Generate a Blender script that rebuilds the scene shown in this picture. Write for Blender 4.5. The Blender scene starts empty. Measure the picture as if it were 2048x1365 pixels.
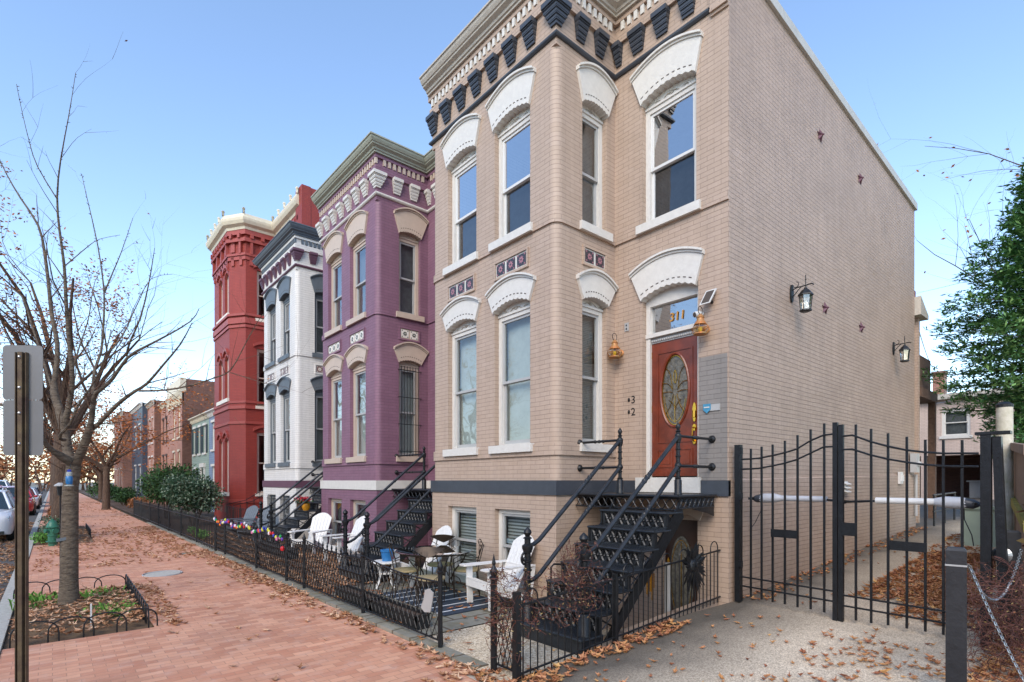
import bpy, bmesh, math, random
from math import sin, cos, pi, radians, sqrt, atan2
from mathutils import Vector, Matrix
random.seed(7)
sc = bpy.context.scene
COL = sc.collection

# ---------------------------------------------------------------- camera
cam_d = bpy.data.cameras.new("camera")
cam_d.sensor_width = 36.0
cam_d.lens = 36.0 * 1074.0 / 2048.0
cam_d.shift_y = (962 - 682.5) / 2048.0
cam_d.clip_end = 3000
cam_d.clip_start = 0.05
cam = bpy.data.objects.new("camera", cam_d)
cam.location = (0, 0, 1.85)
cam.rotation_euler = (radians(90), 0, radians(-40.55))
COL.objects.link(cam)
sc.camera = cam

# ---------------------------------------------------------------- sky and sun
SUN_EL, SUN_AZ = radians(36), radians(-122)      # azimuth from +Y towards +X
w = bpy.data.worlds.new("World")
sc.world = w
w.use_nodes = True
nt = w.node_tree
nt.nodes.clear()
wo = nt.nodes.new('ShaderNodeOutputWorld')
bg = nt.nodes.new('ShaderNodeBackground')
sky = nt.nodes.new('ShaderNodeTexSky')
sky.sky_type = 'NISHITA'
sky.sun_disc = False
sky.sun_elevation = SUN_EL
sky.sun_rotation = SUN_AZ
sky.altitude = 0
sky.air_density = 1.0
sky.dust_density = 0.3
sky.ozone_density = 1.7
nt.links.new(sky.outputs[0], bg.inputs[0])
bg.inputs[1].default_value = 0.15
nt.links.new(bg.outputs[0], wo.inputs[0])
sd = bpy.data.lights.new("sun", 'SUN')
sd.energy = 1.3
sd.angle = radians(35)
sd.color = (1.0, 0.86, 0.70)
so = bpy.data.objects.new("sun", sd)
dv = Vector((sin(SUN_AZ) * cos(SUN_EL), cos(SUN_AZ) * cos(SUN_EL), sin(SUN_EL)))
so.rotation_euler = dv.to_track_quat('Z', 'Y').to_euler()
so.location = (0, 0, 30)
COL.objects.link(so)
sc.view_settings.view_transform = 'Standard'
sc.view_settings.look = 'None'
sc.view_settings.gamma = 1
sc.view_settings.exposure = 1.28

# ---------------------------------------------------------------- materials
def srgb(h):
    h = h.lstrip('#')
    c = [int(h[i:i + 2], 16) / 255 for i in (0, 2, 4)]
    return tuple((v / 12.92 if v <= 0.04045 else ((v + 0.055) / 1.055) ** 2.4) for v in c) + (1,)

def newmat(name):
    m = bpy.data.materials.new(name)
    m.use_nodes = True
    n = m.node_tree
    b = n.nodes['Principled BSDF']
    return m, n, b

def N(n, t, **kw):
    x = n.nodes.new(t)
    for k, v in kw.items():
        setattr(x, k, v)
    return x

def mat(name, col, rough=0.6, metal=0.0, var=0.12, scale=6.0, bump=0.0, bscale=40.0, col2=None, spec=None, detail=6.0, stretch=None, bdist=0.01):
    """plain surface with a noise driven colour variation and bump"""
    if isinstance(col, str): col = srgb(col)
    m, n, b = newmat(name)
    L = n.links.new
    tc = N(n, 'ShaderNodeTexCoord')
    nz = N(n, 'ShaderNodeTexNoise')
    nz.inputs['Scale'].default_value = scale
    nz.inputs['Detail'].default_value = detail
    nz.inputs['Roughness'].default_value = 0.65
    L(tc.outputs['Object'], nz.inputs['Vector'])
    r = N(n, 'ShaderNodeValToRGB')
    c2 = srgb(col2) if isinstance(col2, str) else col2
    if c2 is None:
        a = tuple(max(0, v * (1 - var)) for v in col[:3]) + (1,)
        z = tuple(min(1, v * (1 + var)) for v in col[:3]) + (1,)
    else:
        a, z = col, c2
    r.color_ramp.elements[0].color = a; r.color_ramp.elements[0].position = 0.35
    r.color_ramp.elements[1].color = z; r.color_ramp.elements[1].position = 0.68
    L(nz.outputs['Fac'], r.inputs[0])
    L(r.outputs[0], b.inputs['Base Color'])
    b.inputs['Roughness'].default_value = rough
    b.inputs['Metallic'].default_value = metal
    if spec is not None: b.inputs['Specular IOR Level'].default_value = spec
    if bump:
        n2 = N(n, 'ShaderNodeTexNoise')
        n2.inputs['Scale'].default_value = bscale
        n2.inputs['Detail'].default_value = 4
        if stretch:
            mp_ = N(n, 'ShaderNodeMapping'); mp_.inputs['Scale'].default_value = stretch; L(tc.outputs['Object'], mp_.inputs['Vector']); L(mp_.outputs[0], n2.inputs['Vector']); L(mp_.outputs[0], nz.inputs['Vector'])
        else: L(tc.outputs['Object'], n2.inputs['Vector'])
        bp = N(n, 'ShaderNodeBump')
        bp.inputs['Strength'].default_value = bump
        bp.inputs['Distance'].default_value = bdist
        L(n2.outputs['Fac'], bp.inputs['Height'])
        L(bp.outputs[0], b.inputs['Normal'])
    return m

def brick_mat(name, c1, c2, mortar, bw=0.205, rh=0.0675, ms=0.0045, bump=0.6, rough=0.55, ground=False, var=0.10, msmooth=0.25, wob=0.004, fine=0.25, stain=None, msoft=None, bias=0.0):
    m, n, b = newmat(name)
    L = n.links.new
    g = N(n, 'ShaderNodeNewGeometry')
    sp = N(n, 'ShaderNodeSeparateXYZ')
    L(g.outputs['Position'], sp.inputs[0])
    wn = N(n, 'ShaderNodeTexNoise'); wn.inputs['Scale'].default_value = 3.5; wn.inputs['Detail'].default_value = 3
    L(g.outputs['Position'], wn.inputs['Vector'])
    wm = N(n, 'ShaderNodeMath', operation='MULTIPLY_ADD'); wm.inputs[1].default_value = wob * 2; wm.inputs[2].default_value = -wob
    L(wn.outputs['Fac'], wm.inputs[0])
    if ground:
        cx = N(n, 'ShaderNodeCombineXYZ')
        ay = N(n, 'ShaderNodeMath', operation='ADD'); L(sp.outputs[1], ay.inputs[0]); L(wm.outputs[0], ay.inputs[1])
        L(sp.outputs[0], cx.inputs[0]); L(ay.outputs[0], cx.inputs[1])
    else:
        sn = N(n, 'ShaderNodeSeparateXYZ'); L(g.outputs['True Normal'], sn.inputs[0])
        ax = N(n, 'ShaderNodeMath', operation='ABSOLUTE'); L(sn.outputs[0], ax.inputs[0])
        ay = N(n, 'ShaderNodeMath', operation='ABSOLUTE'); L(sn.outputs[1], ay.inputs[0])
        gt = N(n, 'ShaderNodeMath', operation='GREATER_THAN'); L(ax.outputs[0], gt.inputs[0]); L(ay.outputs[0], gt.inputs[1])
        mx = N(n, 'ShaderNodeMix'); L(gt.outputs[0], mx.inputs[0]); L(sp.outputs[0], mx.inputs[2]); L(sp.outputs[1], mx.inputs[3])
        az = N(n, 'ShaderNodeMath', operation='ADD'); L(sp.outputs[2], az.inputs[0]); L(wm.outputs[0], az.inputs[1])
        cx = N(n, 'ShaderNodeCombineXYZ'); L(mx.outputs[0], cx.inputs[0]); L(az.outputs[0], cx.inputs[1])
    bt = N(n, 'ShaderNodeTexBrick')
    bt.offset = 0.5
    bt.inputs['Scale'].default_value = 1
    bt.inputs['Color1'].default_value = srgb(c1) if isinstance(c1, str) else c1
    bt.inputs['Color2'].default_value = srgb(c2) if isinstance(c2, str) else c2
    bt.inputs['Mortar'].default_value = srgb(mortar) if isinstance(mortar, str) else mortar
    bt.inputs['Mortar Size'].default_value = ms
    bt.inputs['Mortar Smooth'].default_value = msmooth
    bt.inputs['Brick Width'].default_value = bw
    bt.inputs['Row Height'].default_value = rh
    bt.inputs['Bias'].default_value = bias
    L(cx.outputs[0], bt.inputs['Vector'])
    # thin dark bed-joint lines, the joints' shadow and dirt put into the colour
    lineout = None
    if not ground:
        dz = N(n, 'ShaderNodeMath', operation='DIVIDE'); dz.inputs[1].default_value = rh; L(az.outputs[0], dz.inputs[0])
        fr_ = N(n, 'ShaderNodeMath', operation='FRACT'); L(dz.outputs[0], fr_.inputs[0])
        lt = N(n, 'ShaderNodeMath', operation='LESS_THAN'); lt.inputs[1].default_value = 0.0042 / rh; L(fr_.outputs[0], lt.inputs[0])
        nl_ = N(n, 'ShaderNodeTexNoise'); nl_.inputs['Scale'].default_value = 5; nl_.inputs['Detail'].default_value = 4; L(g.outputs['Position'], nl_.inputs['Vector'])
        ml_ = N(n, 'ShaderNodeMapRange'); ml_.inputs[1].default_value = 0.36; ml_.inputs[2].default_value = 0.58; ml_.inputs[3].default_value = 0.12; ml_.inputs[4].default_value = 0.62; L(nl_.outputs['Fac'], ml_.inputs[0])
        lineout = N(n, 'ShaderNodeMath', operation='MULTIPLY'); L(lt.outputs[0], lineout.inputs[0]); L(ml_.outputs[0], lineout.inputs[1])
    # large and small scale unevenness of the paint
    n1 = N(n, 'ShaderNodeTexNoise'); n1.inputs['Scale'].default_value = 0.9; n1.inputs['Detail'].default_value = 8; n1.inputs['Roughness'].default_value = 0.7
    L(g.outputs['Position'], n1.inputs['Vector'])
    mr = N(n, 'ShaderNodeMapRange'); mr.inputs[1].default_value = 0.3; mr.inputs[2].default_value = 0.7
    mr.inputs[3].default_value = 1 - var; mr.inputs[4].default_value = 1 + var * 0.6
    L(n1.outputs['Fac'], mr.inputs[0])
    # faint rain streaks on walls and small chips and scuffs
    mpn = N(n, 'ShaderNodeMapping'); mpn.inputs['Scale'].default_value = (3.5, 3.5, 0.35) if not ground else (1.3, 1.3, 1.3)
    L(g.outputs['Position'], mpn.inputs['Vector'])
    ns = N(n, 'ShaderNodeTexNoise'); ns.inputs['Scale'].default_value = 1.6; ns.inputs['Detail'].default_value = 7; ns.inputs['Roughness'].default_value = 0.7; L(mpn.outputs[0], ns.inputs['Vector'])
    ms_ = N(n, 'ShaderNodeMapRange'); ms_.inputs[1].default_value = 0.32; ms_.inputs[2].default_value = 0.62; ms_.inputs[3].default_value = 0.90; ms_.inputs[4].default_value = 1.02; L(ns.outputs['Fac'], ms_.inputs[0])
    nc = N(n, 'ShaderNodeTexNoise'); nc.inputs['Scale'].default_value = 28; nc.inputs['Detail'].default_value = 3; L(g.outputs['Position'], nc.inputs['Vector'])
    mc_ = N(n, 'ShaderNodeMapRange'); mc_.inputs[1].default_value = 0.66; mc_.inputs[2].default_value = 0.72; mc_.inputs[3].default_value = 1.0; mc_.inputs[4].default_value = 0.88; L(nc.outputs['Fac'], mc_.inputs[0])
    m5 = N(n, 'ShaderNodeMath', operation='MULTIPLY'); L(ms_.outputs[0], m5.inputs[0]); L(mc_.outputs[0], m5.inputs[1])
    m6 = N(n, 'ShaderNodeMath', operation='MULTIPLY'); L(mr.outputs[0], m6.inputs[0]); L(m5.outputs[0], m6.inputs[1])
    mc = N(n, 'ShaderNodeMix', data_type='RGBA', blend_type='MULTIPLY'); mc.inputs[0].default_value = 1
    L(bt.outputs['Color'], mc.inputs[6]); L(m6.outputs[0], mc.inputs[7])
    last = mc.outputs[2]
    if lineout is not None:
        ml2 = N(n, 'ShaderNodeMix', data_type='RGBA'); mcx = srgb(mortar) if isinstance(mortar, str) else mortar
        ml2.inputs[7].default_value = tuple(v * 0.22 for v in mcx[:3]) + (1,)
        L(lineout.outputs[0], ml2.inputs[0]); L(last, ml2.inputs[6]); last = ml2.outputs[2]
    if stain:
        scol, sscale, slo, shi, amt = stain
        n4 = N(n, 'ShaderNodeTexNoise'); n4.inputs['Scale'].default_value = sscale; n4.inputs['Detail'].default_value = 7; n4.inputs['Roughness'].default_value = 0.75
        L(g.outputs['Position'], n4.inputs['Vector'])
        m4 = N(n, 'ShaderNodeMapRange'); m4.inputs[1].default_value = slo; m4.inputs[2].default_value = shi; m4.inputs[3].default_value = 0; m4.inputs[4].default_value = amt
        L(n4.outputs['Fac'], m4.inputs[0])
        mx4 = N(n, 'ShaderNodeMix', data_type='RGBA'); mx4.inputs[7].default_value = srgb(scol)
        L(m4.outputs[0], mx4.inputs[0]); L(last, mx4.inputs[6]); last = mx4.outputs[2]
    L(last, b.inputs['Base Color'])
    b.inputs['Roughness'].default_value = rough
    n3 = N(n, 'ShaderNodeTexNoise'); n3.inputs['Scale'].default_value = 60; n3.inputs['Detail'].default_value = 4
    L(g.outputs['Position'], n3.inputs['Vector'])
    inv = N(n, 'ShaderNodeMath', operation='MULTIPLY_ADD'); inv.inputs[1].default_value = -1; inv.inputs[2].default_value = 1
    L(bt.outputs['Fac'], inv.inputs[0])
    ad = N(n, 'ShaderNodeMath', operation='MULTIPLY_ADD'); ad.inputs[1].default_value = fine
    L(n3.outputs['Fac'], ad.inputs[0]); L(inv.outputs[0], ad.inputs[2])
    bp = N(n, 'ShaderNodeBump'); bp.inputs['Strength'].default_value = bump; bp.inputs['Distance'].default_value = 0.008
    L(ad.outputs[0], bp.inputs['Height']); L(bp.outputs[0], b.inputs['Normal'])
    return m

def glass_mat(name, tint=(0.9, 0.95, 0.95), base=0.06, wav=0.0, mul=1.7):
    m, n, b = newmat(name)
    L = n.links.new
    n.nodes.remove(b)
    out = n.nodes['Material Output']
    lw = N(n, 'ShaderNodeLayerWeight'); lw.inputs[0].default_value = 0.5
    fr = N(n, 'ShaderNodeMath', operation='POWER'); fr.inputs[1].default_value = 2.6; L(lw.outputs['Facing'], fr.inputs[0])
    md = N(n, 'ShaderNodeMath', operation='MULTIPLY_ADD'); md.inputs[1].default_value = mul; md.inputs[2].default_value = base; md.use_clamp = True
    L(fr.outputs[0], md.inputs[0])
    tr = N(n, 'ShaderNodeBsdfTransparent'); tr.inputs[0].default_value = tint + (1,)
    gl = N(n, 'ShaderNodeBsdfGlossy'); gl.inputs['Roughness'].default_value = 0.02; gl.inputs[0].default_value = (0.95, 0.97, 1, 1)
    if wav:
        g = N(n, 'ShaderNodeNewGeometry')
        nz = N(n, 'ShaderNodeTexNoise'); nz.inputs['Scale'].default_value = 2.5; nz.inputs['Detail'].default_value = 1
        L(g.outputs['Position'], nz.inputs['Vector'])
        bp = N(n, 'ShaderNodeBump'); bp.inputs['Strength'].default_value = wav; bp.inputs['Distance'].default_value = 0.01
        L(nz.outputs['Fac'], bp.inputs['Height']); L(bp.outputs[0], gl.inputs['Normal'])
    mx = N(n, 'ShaderNodeMixShader')
    L(md.outputs[0], mx.inputs[0]); L(tr.outputs[0], mx.inputs[1]); L(gl.outputs[0], mx.inputs[2])
    L(mx.outputs[0], out.inputs[0])
    return m

M = {}
M['beige'] = brick_mat('painted brick beige', '#ac9785', '#b19c8b', '#8f7c6e', ms=0.003, var=0.05, bump=0.55)
M['beige_side'] = brick_mat('painted brick side wall', '#ac9684', '#b19b8a', '#927f71', ms=0.0035, var=0.12, bump=0.9, wob=0.008, fine=0.6, stain=('#8d7b6c', 2.6, 0.50, 0.72, 0.5))
M['greypatch'] = brick_mat('painted brick grey patch', '#817c77', '#85807b', '#6d6863', ms=0.003, var=0.05)
M['plum'] = brick_mat('painted brick plum', '#7c586a', '#825e70', '#674857', ms=0.003, var=0.06)
M['whitebrick'] = brick_mat('painted brick white', '#d3d0cb', '#d7d4cf', '#bfbcb7', ms=0.003, var=0.04)
M['redbrick'] = brick_mat('painted brick red', '#8a3026', '#90352a', '#722822', ms=0.0035, var=0.08)
M['rawbrick'] = brick_mat('bare red brick', '#8a5a4a', '#a06b58', '#8f8177', ms=0.006, var=0.15)
M['darkbrick'] = brick_mat('dark brown brick', '#6b4436', '#7d5344', '#6b5c53', ms=0.006, var=0.2)
M['pinkbrick'] = brick_mat('rosy brick', '#a8735f', '#b27d69', '#9a8073', ms=0.005, var=0.1)
M['garagebrick'] = brick_mat('painted brick far', '#c4afa2', '#cab5a8', '#a8968b', ms=0.006, var=0.06)
M['white'] = mat('white paint', '#ccc9c2', 0.45, var=0.05, scale=11, bump=0.45, bscale=22)
M['cream'] = mat('cream paint', '#b9a898', 0.5, var=0.05, scale=9, bump=0.15, bscale=25)
M['slate'] = mat('slate blue grey paint', '#3b4048', 0.42, var=0.10, scale=7, bump=0.15)
M['midslate'] = mat('mid slate paint', '#596168', 0.5, var=0.10, scale=7, bump=0.15)
M['plumtrim'] = mat('plum trim paint', '#60404f', 0.5, var=0.06)
M['corn_beige'] = mat('weathered cornice paint', '#b0a99d', 0.55, var=0.12, scale=14, bump=0.3, bscale=30)
M['corn_sage'] = mat('sage cornice paint', '#979989', 0.55, var=0.12, scale=14, bump=0.2)
M['corn_slate'] = mat('slate cornice paint', '#4f5760', 0.5, var=0.12, scale=10, bump=0.2)
M['sashgrey'] = mat('grey sash metal', '#a4a5a4', 0.4, var=0.05)
M['sashwhite'] = mat('white sash vinyl', '#cfcfcc', 0.35, var=0.03)
M['darkvoid'] = mat('slot shade and dark parts', '#4a423d', 0.9, var=0.1)  # flat dark tone that paints slot shade, also used for plain dark parts
M['curtain'] = mat('dark curtain', '#4a4b4c', 0.9, var=0.25, scale=8)
M['blindpale'] = mat('pale roller blind', '#a0a6a1', 0.8, var=0.08)
M['room'] = mat('room wall', '#6d6860', 0.9, var=0.1)
M['glass'] = glass_mat('window glass', base=0.04, wav=0.35, mul=1.0)
M['glassup'] = glass_mat('upper window glass', base=0.34, wav=0.25)
M['glassscreen'] = glass_mat('screened window glass', (0.45, 0.5, 0.55), base=0.06, wav=0.3, mul=0.9)
M['glassclear'] = glass_mat('clear glass', base=0.02)
M['iron'] = mat('black painted iron', '#1e2023', 0.42, 0.3, var=0.3, scale=14, bump=0.35, bscale=60)
M['ironblue'] = mat('worn slate iron', '#2a2d31', 0.38, 0.25, var=0.35, scale=10, bump=0.35, bscale=50)
M['copper'] = mat('weathered copper', '#b8703c', 0.5, 0.35, col2='#a08a5e', scale=18)
M['brass'] = mat('brass', '#c79a3c', 0.22, 1.0, var=0.1)
M['asphalt'] = mat('asphalt road', '#55524f', 0.9, var=0.25, scale=30, bump=0.6, bscale=200)
M['roof'] = mat('flat roof', '#77736e', 0.9, var=0.2)

def slat_mat(name, c1, c2, period, frac=0.5, rough=0.7, axis=2):
    m, n, b = newmat(name)
    L = n.links.new
    g = N(n, 'ShaderNodeNewGeometry'); sp = N(n, 'ShaderNodeSeparateXYZ'); L(g.outputs['Position'], sp.inputs[0])
    a = N(n, 'ShaderNodeMath', operation='DIVIDE'); a.inputs[1].default_value = period; L(sp.outputs[axis], a.inputs[0])
    f = N(n, 'ShaderNodeMath', operation='FRACT'); L(a.outputs[0], f.inputs[0])
    r = N(n, 'ShaderNodeValToRGB')
    r.color_ramp.elements[0].color = srgb(c1); r.color_ramp.elements[0].position = frac
    r.color_ramp.elements[1].color = srgb(c2); r.color_ramp.elements[1].position = min(1, frac + 0.12)
    L(f.outputs[0], r.inputs[0]); L(r.outputs[0], b.inputs['Base Color'])
    b.inputs['Roughness'].default_value = rough
    bp = N(n, 'ShaderNodeBump'); bp.inputs['Distance'].default_value = 0.01; bp.inputs['Strength'].default_value = 0.8
    L(f.outputs[0], bp.inputs['Height']); L(bp.outputs[0], b.inputs['Normal'])
    return m
M['blind'] = slat_mat('slatted blind', '#a8adab', '#8a8f8e', 0.028, 0.72)
M['shutterblind'] = slat_mat('plantation shutter blind', '#4d5250', '#9da3a3', 0.055, 0.42)
M['blinddark'] = slat_mat('dark slatted blind', '#6f716e', '#4d4f4e', 0.028, 0.7)

# ---------------------------------------------------------------- mesh helpers
OFF = {}
class MB:
    def __init__(s): s.v = []; s.f = []; s.m = []; s.cur = 0
    def vert(s, p): s.v.append(tuple(p)); return len(s.v) - 1
    def face(s, idx): s.f.append(tuple(idx)); s.m.append(s.cur)
    def poly(s, pts): s.face([s.vert(p) for p in pts])
    def box(s, x0, x1, y0, y1, z0, z1):
        P = [(x, y, z) for z in (z0, z1) for (x, y) in ((x0, y0), (x1, y0), (x1, y1), (x0, y1))]
        s.hexa(P)
    def hexa(s, P):
        i = len(s.v); s.v += [tuple(p) for p in P]
        for q in ((3, 2, 1, 0), (4, 5, 6, 7), (0, 1, 5, 4), (1, 2, 6, 5), (2, 3, 7, 6), (3, 0, 4, 7)):
            s.face([i + k for k in q])
    def mbox(s, mp, a0, a1, d0, d1, z0, z1):
        s.hexa([mp(a, d, z) for z in (z0, z1) for (a, d) in ((a0, d0), (a1, d0), (a1, d1), (a0, d1))])
    def prism(s, mp, poly, d0, d1):
        n = len(poly)
        i = len(s.v)
        s.v += [tuple(mp(a, d0, z)) for a, z in poly] + [tuple(mp(a, d1, z)) for a, z in poly]
        s.face([i + k for k in range(n)][::-1]); s.face([i + n + k for k in range(n)])
        for k in range(n):
            j = (k + 1) % n
            s.face([i + k, i + j, i + n + j, i + n + k])
    def strip(s, mp, A, B, d0, d1):
        """solid between two polylines A (bottom) and B (top), both lists of (a,z)"""
        for k in range(len(A) - 1):
            s.hexa([mp(A[k][0], d0, A[k][1]), mp(A[k + 1][0], d0, A[k + 1][1]), mp(A[k + 1][0], d1, A[k + 1][1]), mp(A[k][0], d1, A[k][1]),
                    mp(B[k][0], d0, B[k][1]), mp(B[k + 1][0], d0, B[k + 1][1]), mp(B[k + 1][0], d1, B[k + 1][1]), mp(B[k][0], d1, B[k][1])])
    def tube(s, pts, r, seg=8, cap=True, close=False):
        pts = [Vector(p) for p in pts]
        n = len(pts)
        rs = r if isinstance(r, (list, tuple)) else [r] * n
        rings = []
        up = None
        for k in range(n):
            if close: t = pts[(k + 1) % n] - pts[k - 1]
            else: t = (pts[min(k + 1, n - 1)] - pts[max(k - 1, 0)])
            if t.length < 1e-9: t = Vector((0, 0, 1))
            t.normalize()
            if up is None:
                up = Vector((0, 0, 1)) if abs(t.z) < 0.9 else Vector((1, 0, 0))
            a = (up - t * up.dot(t))
            if a.length < 1e-6: a = t.orthogonal()
            a.normalize(); up = a
            b = t.cross(a)
            ring = []
            for q in range(seg):
                an = 2 * pi * q / seg
                ring.append(s.vert(pts[k] + (a * cos(an) + b * sin(an)) * rs[k]))
            rings.append(ring)
        rng = range(n) if close else range(n - 1)
        for k in rng:
            A = rings[k]; B = rings[(k + 1) % n]
            for q in range(seg):
                s.face((A[q], A[(q + 1) % seg], B[(q + 1) % seg], B[q]))
        if cap and not close:
            s.face(rings[0][::-1]); s.face(rings[-1])
    def lathe(s, prof, c=(0, 0, 0), seg=12, M4=None):
        rings = []
        for r, z in prof:
            ring = []
            for q in range(seg):
                an = 2 * pi * q / seg
                p = Vector((r * cos(an), r * sin(an), z))
                if M4 is not None: p = M4 @ p
                ring.append(s.vert((p[0] + c[0], p[1] + c[1], p[2] + c[2])))
            rings.append(ring)
        for k in range(len(rings) - 1):
            A, B = rings[k], rings[k + 1]
            for q in range(seg): s.face((A[q], A[(q + 1) % seg], B[(q + 1) % seg], B[q]))
        s.face(rings[0][::-1]); s.face(rings[-1])
    def ball(s, c, r, seg=8, rz=None):
        rz = rz or r
        n = max(4, seg // 2)
        s.lathe([(max(1e-4, r * sin(pi * k / n)), -rz * cos(pi * k / n)) for k in range(n + 1)], c, seg)
    def build(s, name, mats, parent=None, smooth=False, label=None, origin=None):
        me = bpy.data.meshes.new(name)
        o = bpy.data.objects.new(name, me)
        off = Vector((0, 0, 0))
        if parent is not None: off = OFF[parent.name]
        loc = Vector(origin) if origin is not None else off
        me.from_pydata([(v[0] - loc[0], v[1] - loc[1], v[2] - loc[2]) for v in s.v], [], s.f)
        if not isinstance(mats, (list, tuple)): mats = [mats]
        for m in mats: me.materials.append(M[m] if isinstance(m, str) else m)
        if len(mats) > 1: me.polygons.foreach_set('material_index', s.m)
        bm = bmesh.new(); bm.from_mesh(me); bmesh.ops.recalc_face_normals(bm, faces=bm.faces) if smooth != 'raw' else None
        bm.to_mesh(me); bm.free()
        if smooth is True:
            me.polygons.foreach_set('use_smooth', [True] * len(me.polygons))
            try: me.set_sharp_from_angle(angle=radians(42))
            except Exception: pass
        me.update()
        COL.objects.link(o)
        if parent is not None: o.parent = parent
        o.location = loc - off
        OFF[o.name] = loc
        if label: o['label'] = label
        return o

def tag(o, label=None, cat=None, group=None, kind=None):
    if label: o['label'] = label
    if cat: o['category'] = cat
    if group: o['group'] = group
    if kind: o['kind'] = kind
    return o

def empty(name, loc, label=None, cat=None, group=None, rz=0):
    o = bpy.data.objects.new(name, None)
    o.empty_display_size = 0.2
    COL.objects.link(o)
    o.location = loc
    o.rotation_euler.z = rz
    OFF[o.name] = Vector(loc)
    return tag(o, label, cat, group)

def kids(o): return [c for c in bpy.data.objects if c.parent == o]
def copy_tree(o, loc=None, rz=None, label=None, scale=None):
    def rec(x, par):
        c = x.copy(); COL.objects.link(c)
        if par is not None: c.parent = par
        for ch in kids(x): rec(ch, c)
        return c
    c = rec(o, None)
    if loc is not None: c.location = loc
    if rz is not None: c.rotation_euler.z = rz
    if scale is not None: c.scale = (scale,) * 3 if not isinstance(scale, tuple) else scale
    if label: c['label'] = label
    return c

def seg_map(A, B, base=0.0):
    """wall coordinates: a runs from A to B (starting at value base), d goes into the wall"""
    A = Vector((A[0], A[1], 0)); B = Vector((B[0], B[1], 0))
    t = (B - A).normalized()
    inn = Vector((t.y, -t.x, 0))      # right hand side of travel = into the house
    def mp(a, d, z):
        p = A + t * (a - base) + inn * d
        return (p.x, p.y, z)
    return mp
def xmap(X): return lambda a, d, z: (X + d, a, z)        # wall facing -X, a = y
def ymap(Y): return lambda a, d, z: (a, Y + d, z)        # wall facing -Y, a = x

def wall(mb, mp, a0, a1, z0, z1, holes=(), depth=0.22):
    As = sorted(set([a0, a1] + [h[0] for h in holes] + [h[1] for h in holes]))
    Zs = sorted(set([z0, z1] + [h[2] for h in holes] + [h[3] for h in holes]))
    As = [a for a in As if a0 - 1e-6 <= a <= a1 + 1e-6]; Zs = [z for z in Zs if z0 - 1e-6 <= z <= z1 + 1e-6]
    for i in range(len(As) - 1):
        for j in range(len(Zs) - 1):
            ca, cz = (As[i] + As[i + 1]) / 2, (Zs[j] + Zs[j + 1]) / 2
            if any(h[0] < ca < h[1] and h[2] < cz < h[3] for h in holes): continue
            mb.poly([mp(As[i], 0, Zs[j]), mp(As[i + 1], 0, Zs[j]), mp(As[i + 1], 0, Zs[j + 1]), mp(As[i], 0, Zs[j + 1])])
    for (h0, h1, k0, k1) in holes:
        mb.poly([mp(h0, 0, k0), mp(h0, depth, k0), mp(h0, depth, k1), mp(h0, 0, k1)])
        mb.poly([mp(h1, 0, k0), mp(h1, 0, k1), mp(h1, depth, k1), mp(h1, depth, k0)])
        mb.poly([mp(h0, 0, k1), mp(h0, depth, k1), mp(h1, depth, k1), mp(h1, 0, k1)])
        mb.poly([mp(h0, 0, k0), mp(h1, 0, k0), mp(h1, depth, k0), mp(h0, depth, k0)])

def offset_path(P, o):
    """offset polyline to the left by o (outside of the house)"""
    out = []
    n = len(P)
    for i in range(n):
        def nrm(a, b):
            d = Vector((b[0] - a[0], b[1] - a[1])).normalized(); return Vector((-d.y, d.x))
        if i == 0: v = nrm(P[0], P[1]); out.append((P[0][0] + v.x * o, P[0][1] + v.y * o))
        elif i == n - 1: v = nrm(P[-2], P[-1]); out.append((P[-1][0] + v.x * o, P[-1][1] + v.y * o))
        else:
            a = nrm(P[i - 1], P[i]); b = nrm(P[i], P[i + 1])
            m = (a + b); k = o * 2 / max(0.2, m.length_squared)
            out.append((P[i][0] + m.x * k, P[i][1] + m.y * k))
    return out
def extrude_profile(mb, path, prof):
    """prof: closed list of (offset, z)"""
    rows = [[mb.vert((p[0], p[1], z)) for p in offset_path(path, o)] for o, z in prof]
    n = len(prof)
    for i in range(n):
        A, B = rows[i], rows[(i + 1) % n]
        for k in range(len(path) - 1): mb.face((A[k], A[k + 1], B[k + 1], B[k]))
    mb.face([r[0] for r in rows]); mb.face([r[-1] for r in rows][::-1])
def band(mb, path, z0, z1, o, inn=-0.05):
    extrude_profile(mb, path, [(inn, z0), (o, z0), (o, z1), (inn, z1)])
# ---------------------------------------------------------------- row house module
def arc_pts(a0, a1, z, rise, n=14):
    return [(a0 + (a1 - a0) * k / n, z + rise * (1 - (2 * k / n - 1) ** 2)) for k in range(n + 1)]

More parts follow.
